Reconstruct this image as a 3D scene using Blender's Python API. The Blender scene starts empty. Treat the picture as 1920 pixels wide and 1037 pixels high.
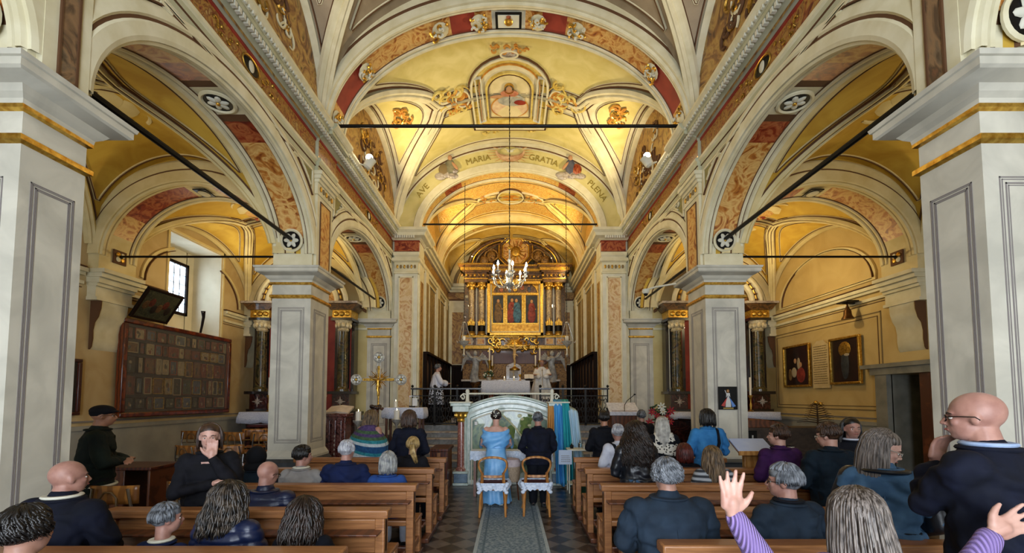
import bpy, bmesh, math, random
from mathutils import Vector, Matrix, Euler, noise
R = random.Random(7)
PI = math.pi
S = bpy.context.scene
COL = S.collection
# ------------------------------------------------------------ camera
F = 800.0; CX, CY = 962.0, 703.0; PITCH = math.atan(44.0/F); CAM = Vector((0.09, 0.0, 1.8))
cd = bpy.data.cameras.new('camera'); cam = bpy.data.objects.new('camera', cd); COL.objects.link(cam)
cam.location = CAM; cam.rotation_euler = (PI/2 + PITCH, 0, 0)
cd.sensor_fit = 'HORIZONTAL'; cd.sensor_width = 36; cd.lens = 36*F/1920.0
cd.shift_x = -(CX-960)/1920.0; cd.shift_y = (CY-518.5)/1920.0
cd.clip_start = 0.05; cd.clip_end = 200
S.camera = cam
def W(px, py, y):
    """world point seen at pixel (px,py) on the plane at depth y"""
    a = (px-CX)/F; b = (CY-py)/F
    dy = math.cos(PITCH) - b*math.sin(PITCH); dz = math.sin(PITCH) + b*math.cos(PITCH)
    return Vector((CAM.x + a*y/dy, y, CAM.z + dz*y/dy))
# ------------------------------------------------------------ view, world, lights
S.view_settings.view_transform = 'Standard'; S.view_settings.look = 'None'
S.view_settings.gamma = 1.0; S.view_settings.exposure = 0.5
try: S.view_settings.use_curve_mapping = False
except Exception: pass
try:
    S.cycles.use_denoising = True; S.cycles.max_bounces = 6; S.cycles.diffuse_bounces = 4
    S.cycles.caustics_reflective = False; S.cycles.caustics_refractive = False
    S.cycles.sample_clamp_indirect = 6.0
except Exception: pass
wd = bpy.data.worlds.new('sky'); S.world = wd; wd.use_nodes = True
bg = wd.node_tree.nodes['Background']; bg.inputs[0].default_value = (0.72, 0.84, 1.0, 1); bg.inputs[1].default_value = 2.2
def area(name, loc, rot, sx, sy, power, col):
    l = bpy.data.lights.new(name, 'AREA'); l.shape = 'RECTANGLE'; l.size = sx; l.size_y = sy; l.energy = power; l.color = col
    o = bpy.data.objects.new(name, l); COL.objects.link(o); o.location = loc; o.rotation_euler = rot; return o
def point(name, loc, power, col, r=.06):
    l = bpy.data.lights.new(name, 'POINT'); l.energy = power; l.color = col; l.shadow_soft_size = r
    o = bpy.data.objects.new(name, l); COL.objects.link(o); o.location = loc; return o
def spot(name, loc, tgt, power, col, ang=120, blend=.8, r=.08):
    l = bpy.data.lights.new(name, 'SPOT'); l.energy = power; l.color = col; l.spot_size = math.radians(ang); l.spot_blend = blend; l.shadow_soft_size = r
    o = bpy.data.objects.new(name, l); COL.objects.link(o); o.location = loc
    o.rotation_euler = (Vector(tgt)-Vector(loc)).to_track_quat('-Z', 'Y').to_euler(); return o
WARM = (1.0, .80, .46); DAY = (.84, .91, 1.0)
# daylight of the open entrance door and the window over it, in the back wall behind the camera
area('door_daylight', (0, -2.9, 1.9), (PI/2, 0, 0), 3.4, 3.6, 340, DAY)
area('facade_window_daylight', (0, -2.9, 7.0), (math.radians(65), 0, 0), 2.4, 2.0, 85, DAY)
area('aisle_door_daylight', (-5.9, -2.9, 2.2), (PI/2, 0, 0), 1.6, 2.6, 55, DAY)
area('aisle_window_daylight', (5.9, -2.9, 2.6), (PI/2, 0, 0), 1.6, 2.6, 60, DAY)
# the left aisle window
area('left_window_daylight', (-8.62, 10.4, 4.7), (0, -math.radians(80), 0), 1.0, 1.0, 60, (.85,.93,1.0))
# floodlights that stand on the cornices and light the vaults
for s in (-1, 1):
    spot('cornice_flood', (s*3.30, 11.15, 7.12), (-s*1.2, 10.6, 9.6), 240, WARM, 150)
    spot('cornice_flood', (s*3.30, 5.7, 7.12), (-s*1.5, 7.0, 9.6), 62, (1,.86,.62), 150)
    spot('cornice_flood', (s*2.35, 14.2, 7.15), (-s*1.0, 15.5, 8.8), 170, (1,.74,.32), 150)
    spot('cornice_flood', (s*2.35, 17.3, 7.1), (0, 18.4, 7.6), 45, (1,.74,.34), 150)
    spot('chancel_flood', (s*2.2, 14.0, 6.7), (0, 18.6, 4.6), 70, (1,.78,.45), 75)
    spot('aisle_flood', (s*4.6, 10.6, 4.28), (s*6.4, 10.6, 6.2), 85, (1,.76,.36), 150)
    spot('aisle_flood', (s*7.3, 10.9, 4.35), (s*5.6, 10.9, 6.0), 55, (1,.76,.36), 150)
    spot('aisle_flood', (s*7.3, 5.6, 4.3), (s*5.6, 5.7, 6.1), 44, (1,.76,.34), 150)
point('aisle_lamp', (6.2, 9.6, 4.35), 26, (1,.78,.42)); point('aisle_lamp', (-6.0, 9.4, 4.4), 12, (1,.78,.42))
point('chandelier_light', (0.0, 10.9, 4.9), 45, (1,.78,.42), .25)

# ------------------------------------------------------------ materials
def lin(h):
    if isinstance(h, str):
        h = h.lstrip('#'); c = [int(h[i:i+2], 16)/255 for i in (0, 2, 4)]
    else: c = list(h)
    return tuple((x/12.92 if x <= .04045 else ((x+.055)/1.055)**2.4) for x in c) + (1,)
MATS = {}
def M(name, c1, c2=None, scale=6, rough=.6, metal=0, bump=0, kind='noise', detail=4, dist=0, stretch=None, coat=0, lo=.35, hi=.65, emit=0, trans=0, alpha=1, sheen=0, bscale=None, spec=.5):
    if name in MATS: return MATS[name]
    m = bpy.data.materials.new(name); m.use_nodes = True; nt = m.node_tree; N = nt.nodes; L = nt.links
    b = N['Principled BSDF']; b.inputs['Roughness'].default_value = rough; b.inputs['Metallic'].default_value = metal
    b.inputs['Coat Weight'].default_value = coat; b.inputs['Transmission Weight'].default_value = trans; b.inputs['Alpha'].default_value = alpha
    b.inputs['Sheen Weight'].default_value = sheen; b.inputs['Specular IOR Level'].default_value = spec
    c1l = lin(c1); b.inputs['Base Color'].default_value = c1l
    if emit: b.inputs['Emission Color'].default_value = c1l; b.inputs['Emission Strength'].default_value = emit
    fac = None
    if c2 or bump:
        tc = N.new('ShaderNodeTexCoord'); mp = N.new('ShaderNodeMapping'); L.new(tc.outputs['Object'], mp.inputs[0])
        if stretch: mp.inputs['Scale'].default_value = stretch
        if kind == 'noise':
            t = N.new('ShaderNodeTexNoise'); t.inputs['Scale'].default_value = scale; t.inputs['Detail'].default_value = detail; t.inputs['Distortion'].default_value = dist; fac = t.outputs[0]
        elif kind == 'wave':
            t = N.new('ShaderNodeTexWave'); t.inputs['Scale'].default_value = scale; t.inputs['Distortion'].default_value = dist; t.inputs['Detail'].default_value = detail; t.inputs['Detail Scale'].default_value = 1.5; fac = t.outputs[1]
        elif kind == 'voronoi':
            t = N.new('ShaderNodeTexVoronoi'); t.inputs['Scale'].default_value = scale; fac = t.outputs[0]
        elif kind == 'checker':
            t = N.new('ShaderNodeTexChecker'); t.inputs['Scale'].default_value = scale; fac = t.outputs[1]
        L.new(mp.outputs[0], t.inputs['Vector'])
        if c2:
            cr = N.new('ShaderNodeValToRGB'); e = cr.color_ramp.elements
            cols = [c1, c2] if isinstance(c2, str) else [c1]+list(c2)
            e[0].position = lo; e[0].color = lin(cols[0]); e[1].position = hi; e[1].color = lin(cols[-1])
            for i, c in enumerate(cols[1:-1]):
                q = e.new(lo+(hi-lo)*(i+1)/(len(cols)-1)); q.color = lin(c)
            L.new(fac, cr.inputs[0]); L.new(cr.outputs[0], b.inputs['Base Color'])
        if bump:
            src = fac
            if bscale:
                t2 = N.new('ShaderNodeTexNoise'); t2.inputs['Scale'].default_value = bscale; L.new(mp.outputs[0], t2.inputs['Vector']); src = t2.outputs[0]
            bp = N.new('ShaderNodeBump'); bp.inputs['Strength'].default_value = bump; bp.inputs['Distance'].default_value = .02
            L.new(src, bp.inputs['Height']); L.new(bp.outputs[0], b.inputs['Normal'])
    MATS[name] = m; return m
white = M('plaster_white', '#c9c7b4', '#d8d6c6', 3, .75, bump=.05)
pierm = M('pier_plaster', '#b3afa0', '#cdc8b7', 2.2, .55, bump=.04, dist=1)
cream = M('cream_moulding', '#cfc6a2', '#ddd6b8', 4, .7)
creamd = M('dark_ochre_line', '#7d6a46', None, rough=.8)  # dark ochre paint for outlines, groin lines, lettering and small ornaments
brown = M('painted_brown_line', '#5a3a1e', None, rough=.8)
greyln = M('painted_grey_line', '#7f7874', None, rough=.8)
gold = M('gilding', '#b8862c', '#e6bd5a', 20, .32, .85, bump=.2)
golddk = M('old_gilding', '#8a6526', '#caa045', 24, .38, .8, bump=.3)
yellow = M('aisle_yellow_paint', '#b58e2c', '#cba840', 1.6, .8, dist=1)
yband = M('aisle_band_cream', '#cdbb84', '#dccd9c', 3, .75)
naveyel = M('nave_cream_yellow_paint', '#cbbd74', '#dccf8e', 1.8, .8, dist=1)
navegry = M('nave_grey_paint', '#8d7d66', '#a4937a', 1.8, .8, dist=1)
olive = M('olive_ornament_ground', '#7d7646', '#948c58', 5, .8, dist=2)
gry2 = M('grey_green_cornice', '#a9a88a', '#bdbb9e', 3, .7)
marbO = M('orange_painted_marble', '#7a3a14', ('#b5742f', '#d8b06a', '#c08a48', '#94461c'), 3.2, .45, dist=2.2, detail=9, lo=.3, hi=.72)
marbR = M('red_painted_marble', '#5e1a0c', ('#8a3218', '#b0663a', '#7a2410'), 4, .4, dist=2.5, detail=9, lo=.32, hi=.7)
marbF = M('frieze_painted_marble', '#5a2410', ('#8c4a22', '#a8813c', '#6e3016', '#b89a58'), 5, .5, dist=2.5, detail=9, lo=.3, hi=.7)
marbB = M('brown_painted_marble', '#4a3018', ('#8a6030', '#b4904c', '#5c4522'), 1.8, .5, dist=4.5, detail=7, lo=.28, hi=.72)
marbG = M('dark_green_marble', '#1d1f14', ('#3a3b22', '#5b4a26', '#26180e'), 3, .25, dist=3, detail=7, coat=.4)
marbD = M('dark_red_marble', '#1c0b09', ('#361511', '#522a22'), 4, .25, dist=3, detail=7, coat=.4)
marbW = M('pink_grey_marble', '#9b8f83', ('#b9aea2', '#7e7169'), 3, .3, dist=3, detail=6, coat=.3)
marbC = M('chancel_ochre_panel', '#6a5a34', ('#9a8450', '#7c643a', '#a8945e'), 2.5, .6, dist=2, detail=6, lo=.3, hi=.7)
brz = M('brown_gilt_wood', '#3c2610', ('#6e4c20', '#94703a', '#4a3014'), 12, .5, .25, bump=.3)
marbU = M('umber_painted_marble', '#3e2e20', ('#6e5a44', '#8a6a4a', '#4c3a2a', '#7a5036'), 2.2, .5, dist=2.5, detail=8, lo=.3, hi=.7)
redp = M('deep_red_panel', '#7c1d12', '#95301f', 3, .6)
black = M('wrought_iron_black', '#0d0c0c', None, rough=.45, metal=.6)
iron = M('dark_iron', '#1b1a19', '#2a2826', 30, .45, .7)
woodD = M('dark_walnut', '#120a07', '#20120b', 5, .7, kind='wave', dist=4, stretch=(1,1,.2), spec=.12)
woodR = M('red_brown_wood', '#3d170b', '#5c2712', 5, .4, kind='wave', dist=4, coat=.3)
woodP = M('pew_oak', '#845530', '#a87244', 9, .42, dist=1.5, stretch=(.25,3,3), coat=.2, detail=8)
woodPd = M('pew_oak_dark', '#4e2a18', '#6a3b22', 3, .4, kind='wave', dist=5, coat=.2)
woodC = M('chair_wood', '#a8743a', '#c08e50', 4, .4, kind='wave', dist=4, coat=.3)
steel = M('chromed_steel', '#b8b8b8', None, rough=.2, metal=1)
silver = M('silver', '#a5a39b', '#d2d0c8', 20, .35, .5, bump=.2)
marbP = M('beige_painted_marble', '#a8784a', ('#c9a876', '#d8c29a', '#b98a5a', '#cdb080'), 3, .5, dist=2.2, detail=8, lo=.3, hi=.7)
glass = M('clear_glass', '#ffffff', None, rough=.02, trans=1)
linen = M('white_linen', '#b9bcca', '#d5d8e2', 14, .85, bump=.1)
paper = M('paper_white', '#d9d7d2', None, rough=.8)
wax = M('candle_wax', '#e9e3d2', None, rough=.5)
flame = M('candle_flame', '#ffd890', None, emit=30)
bulb = M('lamp_glow', '#fff3d8', None, emit=40)
stone = M('grey_step_stone', '#6f7376', '#8f9293', 5, .5, dist=2, bump=.05)
plinthm = M('dark_stone_plinth', '#2b2f33', '#3d4246', 6, .5, dist=1)
# ------------------------------------------------------------ mesh helpers
class MB:
    def __init__(s): s.v = []; s.f = []; s.m = []; s.mats = []
    def mi(s, mat):
        if mat not in s.mats: s.mats.append(mat)
        return s.mats.index(mat)
    def add(s, vs, fs, mat):
        o = len(s.v); s.v += [tuple(v) for v in vs]; k = s.mi(mat)
        for f in fs: s.f.append(tuple(i+o for i in f)); s.m.append(k)
    def box(s, x0, x1, y0, y1, z0, z1, mat):
        s.add([(x, y, z) for z in (z0, z1) for y in (y0, y1) for x in (x0, x1)], [(0,2,3,1),(4,5,7,6),(0,1,5,4),(2,6,7,3),(0,4,6,2),(1,3,7,5)], mat)
    def cbox(s, c, size, mat, rot=None):
        h = [q/2 for q in size]; Rm = rot if rot is not None else Matrix.Identity(3); c = Vector(c)
        vs = [c + Rm @ Vector((x*h[0], y*h[1], z*h[2])) for z in (-1,1) for y in (-1,1) for x in (-1,1)]
        s.add(vs, [(0,2,3,1),(4,5,7,6),(0,1,5,4),(2,6,7,3),(0,4,6,2),(1,3,7,5)], mat)
    def beam(s, a, b, w, h, mat, up=(0,0,1)):
        a = Vector(a); b = Vector(b); d = (b-a); L = d.length; d.normalize(); u = Vector(up)
        x = d.cross(u)
        if x.length < 1e-4: x = d.cross(Vector((0,1,0)))
        x.normalize(); u = x.cross(d)
        vs = [p + x*sx*w/2 + u*sz*h/2 for p in (a, b) for sz in (-1,1) for sx in (-1,1)]
        s.add(vs, [(0,2,3,1),(4,5,7,6),(0,1,5,4),(2,6,7,3),(0,4,6,2),(1,3,7,5)], mat)
    def tube(s, pts, r, mat, seg=8, caps=True, flat=None, closed=False):
        pts = [Vector(p) for p in pts]; n = len(pts); rs = r if isinstance(r, (list, tuple)) else [r]*n
        vs = []; prev = None
        for i, p in enumerate(pts):
            if closed: t = pts[(i+1) % n] - pts[(i-1) % n]
            else: t = pts[min(i+1, n-1)] - pts[max(i-1, 0)]
            if t.length < 1e-9: t = Vector((0,0,1))
            t.normalize()
            if prev is None:
                a = Vector((0,0,1)) if abs(t.z) < .9 else Vector((1,0,0)); nx = t.cross(a).normalized()
            else:
                nx = prev - t*prev.dot(t)
                if nx.length < 1e-6: nx = t.cross(Vector((0,0,1)))
                nx.normalize()
            prev = nx; ny = t.cross(nx)
            for k in range(seg):
                an = 2*PI*k/seg; fx, fy = (1, 1) if flat is None else flat
                vs.append(p + nx*math.cos(an)*rs[i]*fx + ny*math.sin(an)*rs[i]*fy)
        fs = []; m = n if closed else n-1
        for i in range(m):
            j = (i+1) % n
            for k in range(seg): fs.append((i*seg+k, i*seg+(k+1)%seg, j*seg+(k+1)%seg, j*seg+k))
        if caps and not closed: fs.append(tuple(range(seg))[::-1]); fs.append(tuple((n-1)*seg+k for k in range(seg)))
        s.add(vs, fs, mat)
    def lathe(s, prof, c, mat, seg=20, axis=None, sx=1, sy=1, arc=None):
        c = Vector(c); vs = []; n = len(prof); Rm = axis if axis is not None else Matrix.Identity(3)
        for r, z in prof:
            for k in range(seg):
                a = 2*PI*k/seg; vs.append(c + Rm @ Vector((r*math.cos(a)*sx, r*math.sin(a)*sy, z)))
        fs = [(i*seg+k, i*seg+(k+1)%seg, (i+1)*seg+(k+1)%seg, (i+1)*seg+k) for i in range(n-1) for k in range(seg)]
        fs.append(tuple(range(seg))[::-1]); fs.append(tuple((n-1)*seg+k for k in range(seg)))
        s.add(vs, fs, mat)
    def ell(s, c, r, mat, seg=12, rings=8, rot=None):
        if not isinstance(r, (tuple, list, Vector)): r = (r, r, r)
        c = Vector(c); Rm = rot if rot is not None else Matrix.Identity(3); vs = []
        for i in range(1, rings):
            th = PI*i/rings
            for k in range(seg):
                a = 2*PI*k/seg; vs.append(c + Rm @ Vector((r[0]*math.sin(th)*math.cos(a), r[1]*math.sin(th)*math.sin(a), r[2]*math.cos(th))))
        fs = [(i*seg+k, (i+1)*seg+k, (i+1)*seg+(k+1)%seg, i*seg+(k+1)%seg) for i in range(rings-2) for k in range(seg)]
        t = len(vs); vs.append(c + Rm @ Vector((0,0,r[2]))); b = len(vs); vs.append(c - Rm @ Vector((0,0,r[2])))
        for k in range(seg):
            fs.append((t, k, (k+1)%seg)); fs.append((b, (rings-2)*seg+(k+1)%seg, (rings-2)*seg+k))
        s.add(vs, fs, mat)
    def grid(s, fn, nu, nv, mat):
        vs = [fn(i/nu, j/nv) for j in range(nv+1) for i in range(nu+1)]
        o = len(s.v); s.v += [tuple(v) for v in vs]
        for j in range(nv):
            for i in range(nu):
                a = j*(nu+1)+i; mm = mat((i+.5)/nu, (j+.5)/nv) if callable(mat) else mat
                if mm is None: continue
                s.f.append((o+a, o+a+1, o+a+nu+2, o+a+nu+1)); s.m.append(s.mi(mm))
    def prism(s, poly, a, b, mat, ax='y', place=None):
        """poly of 2D points extruded between a and b along ax; place maps (u,v,w)->point"""
        if place is None:
            place = {'y': lambda u, v, w: (u, w, v), 'x': lambda u, v, w: (w, u, v), 'z': lambda u, v, w: (u, v, w)}[ax]
        n = len(poly); vs = [place(u, v, w) for w in (a, b) for u, v in poly]
        fs = [(i, (i+1) % n, n+(i+1) % n, n+i) for i in range(n)] + [tuple(range(n))[::-1], tuple(range(n, 2*n))]
        s.add(vs, fs, mat)
    def disc(s, c, nrm, r, h, mat, seg=24, ry=None):
        q = Vector(nrm).to_track_quat('Z', 'Y').to_matrix(); s.lathe([(r*.96, h), (r, h*.5), (r, 0)][::-1], c, mat, seg, q, 1, (ry or r)/r)
    def build(s, name, parent=None, smooth=True, label=None, cat=None, group=None, kind=None, angle=38, bevel=0, loc=None):
        me = bpy.data.meshes.new(name); me.from_pydata(s.v, [], s.f); 
        for m in s.mats: me.materials.append(m)
        me.polygons.foreach_set('material_index', s.m)
        bm = bmesh.new(); bm.from_mesh(me); bmesh.ops.recalc_face_normals(bm, faces=bm.faces); bm.to_mesh(me); bm.free()
        if smooth:
            me.polygons.foreach_set('use_smooth', [True]*len(me.polygons)); me.set_sharp_from_angle(angle=math.radians(angle))
        me.update(); o = bpy.data.objects.new(name, me); COL.objects.link(o)
        if parent: o.parent = parent
        if loc is not None: o.location = loc
        if bevel:
            md = o.modifiers.new('bevel', 'BEVEL'); md.width = bevel; md.segments = 2; md.limit_method = 'ANGLE'
        tag(o, label, cat, group, kind); return o
def tag(o, label=None, cat=None, group=None, kind=None):
    if label: o['label'] = label
    if cat: o['category'] = cat
    if group: o['group'] = group
    if kind: o['kind'] = kind
    return o
def thing(name, label, cat, loc=(0,0,0), rz=0, group=None):
    o = bpy.data.objects.new(name, None); COL.objects.link(o); o.location = loc; o.rotation_euler = (0,0,rz); o.empty_display_size = .1
    return tag(o, label, cat, group)
def dup(o, loc, rz=0, label=None, group=None):
    c = o.copy(); COL.objects.link(c); c.location = loc; c.rotation_euler = (0,0,rz)
    if label: c['label'] = label
    if group: c['group'] = group
    def rec(a, b):
        for ch in a.children:
            k = ch.copy(); COL.objects.link(k); k.parent = b; k.matrix_parent_inverse = ch.matrix_parent_inverse.copy(); rec(ch, k)
    rec(o, c); return c
def ribbon(mb, pts, nrms, w, h, mat, closed=False):
    """raised flat band along pts, lifted h along nrms"""
    pts = [Vector(p) for p in pts]; n = len(pts); vs = []
    for i, p in enumerate(pts):
        t = (pts[(i+1) % n]-pts[(i-1) % n]) if closed else (pts[min(i+1, n-1)]-pts[max(i-1, 0)])
        nn = Vector(nrms[i]) if isinstance(nrms, list) else Vector(nrms); b = t.cross(nn)
        if b.length < 1e-8: b = Vector((1,0,0))
        b.normalize()
        vs += [p-b*w/2-nn*.02, p-b*w/2*.8+nn*h, p+b*w/2*.8+nn*h, p+b*w/2-nn*.02]
    fs = []
    for i in range(n if closed else n-1):
        j = (i+1) % n
        for k in range(3): fs.append((i*4+k, i*4+k+1, j*4+k+1, j*4+k))
    mb.add(vs, fs, mat)
# ============================================================ THE SETTING
XW = 3.6; XP = 4.31; XA = 7.7      # arcade face, aisle face of the arcade, outer wall
PIERS = [(3.10, 3.58), (7.7, 8.45)]; YC = 12.8; YCH = 13.4; YE = 18.9; YB = -3.0
ZCAP = 4.15; ZSP = 4.45; ZEN = 6.08; ZCO = 6.92; XCH = 2.75; ZPL = 1.0
def struct(mb, name, **k): return mb.build(name, kind='structure', **k)
# ---- floor
fm = bpy.data.materials.new('dark_patterned_tile_floor'); fm.use_nodes = True
nt = fm.node_tree; N = nt.nodes; L = nt.links; b = N['Principled BSDF']
tc = N.new('ShaderNodeTexCoord'); mp = N.new('ShaderNodeMapping'); mp.inputs['Rotation'].default_value = (0, 0, PI/4); L.new(tc.outputs['Object'], mp.inputs[0])
ck = N.new('ShaderNodeTexChecker'); ck.inputs['Scale'].default_value = 4.2; ck.inputs[1].default_value = lin('#23201f'); ck.inputs[2].default_value = lin('#5d564f'); L.new(mp.outputs[0], ck.inputs[0])
nz = N.new('ShaderNodeTexNoise'); nz.inputs['Scale'].default_value = 9; L.new(tc.outputs['Object'], nz.inputs[0])
mx = N.new('ShaderNodeMixRGB'); mx.blend_type = 'OVERLAY'; mx.inputs[0].default_value = .45; L.new(ck.outputs[0], mx.inputs[1]); L.new(nz.outputs[0], mx.inputs[2]); L.new(mx.outputs[0], b.inputs['Base Color'])
b.inputs['Roughness'].default_value = .28
mb = MB(); mb.box(-XA-1, XA+1, YB-.2, YE+.3, -.12, 0, fm); struct(mb, 'floor')
# ---- chancel platform and steps
mb = MB(); mb.box(-2.9, 2.9, YC+.02, YE, 0, ZPL, stone); struct(mb, 'floor_chancel')
mb = MB()
for i in range(5):
    yy = 12.75 - .30*(5-i); zz = ZPL*(i+1)/6.0
    mb.box(-2.72, 2.72, yy, 12.82, zz-ZPL/6, zz-.03, stone); mb.box(-2.75, 2.75, yy-.03, 12.82, zz-.035, zz, marbW)
struct(mb, 'floor_steps', bevel=.008)
# ---- pillars
def frame_on(mb, o, u, v, w, h, nrm, mat, t=.022, hh=.012, seg=None):
    o = Vector(o); u = Vector(u); v = Vector(v); nrm = Vector(nrm)
    c = [o, o+u*w, o+u*w+v*h, o+v*h]
    for i in range(4):
        a, b2 = c[i], c[(i+1) % 4]; d = (b2-a).normalized()
        mb.beam(a-d*t/2+nrm*hh/2, b2+d*t/2+nrm*hh/2, hh, t, mat, up=d.cross(nrm)) if False else ribbon(mb, [a-d*t/2, b2+d*t/2], nrm, t, hh, mat)
def loft_rect(mb, x0, x1, y0, y1, prof):
    vs = []; n = len(prof)
    for e, z, m in prof: vs += [(x0-e, y0-e, z), (x1+e, y0-e, z), (x1+e, y1+e, z), (x0-e, y1+e, z)]
    for i in range(n-1):
        mb.add([vs[i*4+k] for k in range(4)]+[vs[i*4+4+k] for k in range(4)], [(k, (k+1)%4, 4+(k+1)%4, 4+k) for k in range(4)], prof[i+1][2])
    mb.add(vs[:4], [(3,2,1,0)], prof[0][2]); mb.add(vs[-4:], [(0,1,2,3)], prof[-1][2])
CAPP = [(0, 3.62, pierm), (.035, 3.64, gold), (.035, 3.68, gold), (.0, 3.70, pierm), (0, 3.87, pierm), (.03, 3.885, gold), (.03, 3.915, gold),
        (.035, 3.95, pierm), (.07, 3.98, pierm), (.10, 4.02, pierm), (.19, 4.06, pierm), (.21, 4.075, pierm), (.21, 4.13, pierm), (.225, 4.135, pierm), (.235, 4.17, pierm)]
def pillar(x0, x1, y0, y1, name='pillar', faces='f', zb=0):
    dzc = .09 if y0 < 4 else 0
    if y0 < 4: zb = -.5
    mb = MB()
    loft_rect(mb, x0, x1, y0, y1, [(.09, min(zb, 0), plinthm), (.09, zb+.66, plinthm), (.05, zb+.72, plinthm), (.05, zb+.76, pierm), (.02, zb+.82, pierm), (0, zb+.86, pierm)] + [(e, z+dzc, m) for e, z, m in CAPP])
    zt = 3.45; z0 = zb+1.0
    for (o, u, w, nr) in (((x0, y0, z0), (1,0,0), x1-x0, (0,-1,0)), ((x1, y0, z0), (0,1,0), y1-y0, (1,0,0)), ((x0, y0, z0), (0,1,0), y1-y0, (-1,0,0)), ((x0, y1, z0), (1,0,0), x1-x0, (0,1,0))):
        o = Vector(o); u = Vector(u); nr = Vector(nr)
        for q, tt in ((.17, .012), (.195, .008), (.235, .014), (.26, .008)):
            frame_on(mb, o+u*(w*q)+Vector((0,0,(q-.17)*w)), u, (0,0,1), w*(1-2*q), zt-z0-2*(q-.17)*w, nr, greyln, tt, .003)
    return struct(mb, name)
for s in (-1, 1):
    for (a, c) in PIERS: pillar(min(s*XW, s*XP), max(s*XW, s*XP), a, c)
    pillar(min(s*XW, s*XP), max(s*XW, s*XP), YC+.0, YCH)
# ---- arches (sweep of a section along a half ellipse)
def arch(mb, plane, c, half, zs, rise, prof, n=40, t0=0, t1=PI, stilt=0):
    """prof: list of (r, d, mat) - r out from the intrados, d depth; mat of the segment that ends there (may be callable of t)"""
    def P(t, r, d):
        x = -half*math.cos(t); z = rise*math.sin(t); nx = x/half**2; nz_ = z/rise**2; l = math.hypot(nx, nz_) or 1
        u = c + x + r*nx/l; z = zs + z + r*nz_/l
        return (u, d, z) if plane == 'x' else (d, u, z)
    ts = [t0+(t1-t0)*i/n for i in range(n+1)]
    for k in range(len(prof)-1):
        r0, d0, _ = prof[k]; r1, d1, mt = prof[k+1]
        vs = []; 
        for t in ts: vs += [P(t, r0, d0), P(t, r1, d1)]
        if stilt and t0 == 0:
            pass
        o = len(mb.v); mb.v += vs
        for i in range(n):
            m = mt((ts[i]+ts[i+1])/2) if callable(mt) else mt
            mb.f.append((o+2*i, o+2*i+1, o+2*i+3, o+2*i+2)); mb.m.append(mb.mi(m))
    return P
def soffit(a, b, base, panel, edge=.0, relief=.03, line=brown, wide=.17):
    """intrados section from depth a to b, moulded edges, a sunk panel between"""
    w = b-a; s = 1 if w > 0 else -1; w = abs(w); D = lambda f: a+s*f*w; W_ = wide
    return [(0, D(0), base), (-relief, D(.02), base), (-relief, D(W_*.5), base), (0, D(W_*.6), base), (0, D(W_*.72), line), (-relief*.6, D(W_*.8), base), (-relief*.6, D(W_*1.1), base), (0, D(W_*1.2), line), (.012, D(W_*1.3), panel), (.012, D(1-W_*1.3), panel),
            (0, D(1-W_*1.2), line), (-relief*.6, D(1-W_*1.1), base), (-relief*.6, D(1-W_*.8), base), (0, D(1-W_*.72), base), (0, D(1-W_*.6), line), (-relief, D(1-W_*.5), base), (-relief, D(.98), base), (0, D(1), base)]
def rosette(mb, c, nrm, r, up=(0,0,1), gr=black):
    nrm = Vector(nrm).normalized(); c = Vector(c); q = nrm.to_track_quat('Z', 'Y').to_matrix()
    mb.lathe([(r*1.5, 0), (r*1.5, .02), (r*1.32, .035), (r*1.2, .02), (r*1.15, .012)], c, cream, 24, q)
    mb.lathe([(r*1.15, .0), (r*1.15, .016)], c, gr, 24, q)
    for k in range(6):
        a = k*PI/3; p = c + q @ Vector((math.cos(a)*r*.52, math.sin(a)*r*.52, .02)); rot = q @ Matrix.Rotation(a, 3, 'Z')
        mb.ell(p, (r*.46, r*.27, .022), white, 8, 6, rot)
    mb.ell(c+nrm*.03, (r*.2, r*.2, r*.2), gold, 8, 6)
def scroll(mb, P, mat, n=10, size=.5, r=.02, seed=0, sx=1):
    """acanthus scrollwork: P(u,v)->(point, normal) on a surface, u,v in metres about the centre"""
    rr = random.Random(seed)
    for i in range(n):
        a0 = rr.uniform(0, 2*PI); u0 = rr.uniform(-.6, .6)*size*sx; v0 = rr.uniform(-.6, .6)*size; sg = rr.choice((-1, 1)); q = rr.uniform(.14, .3)*size
        pts = []
        for k in range(12):
            t = k/11; rad = q*(1-t*.8); a = a0+sg*t*4.2; pts.append(P(u0+rad*math.cos(a), v0+rad*math.sin(a)))
        mb.tube([p for p, _ in pts], [r*(1.25-.9*abs(k/11-.35)) for k in range(12)], mat, 5)
# ---- arcade walls between nave and aisles (holes under the arches)
def ent_profile(mb, s, y0, y1, xo=0.0):
    X = lambda e: s*(XW-e-xo)
    pr = [(0, ZEN-.06, cream), (.02, ZEN-.05, cream), (.02, ZEN+.02, gry2), (.04, ZEN+.03, brown), (.04, ZEN+.10, gry2), (.07, ZEN+.12, cream), (.07, ZEN+.17, cream), (.02, ZEN+.19, brown),
          (.02, ZEN+.21, gold), (.02, ZEN+.50, marbF), (.035, ZEN+.51, redp), (.035, ZEN+.55, redp), (.06, ZEN+.56, gry2), (.12, ZEN+.60, gry2), (.20, ZEN+.63, gry2), (.21, ZEN+.635, brown), (.27, ZEN+.64, gry2),
          (.27, ZEN+.72, gry2), (.31, ZEN+.74, cream), (.36, ZEN+.79, cream), (.36, ZEN+.84, cream), (.0, ZEN+.86, cream)]
    for k in range(len(pr)-1):
        (e0, z0, _), (e1, z1, m) = pr[k], pr[k+1]
        mb.add([(X(e0), y0, z0), (X(e0), y1, z0), (X(e1), y1, z1), (X(e1), y0, z1)], [(0,1,2,3)], m)
    # returns
    for yy in (y0, y1):
        mb.add([(X(e), yy, z) for e, z, m in pr]+[(s*XW, yy, ZEN+.86), (s*XW, yy, ZEN-.06)], [tuple(range(len(pr)+2))], gry2)
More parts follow.
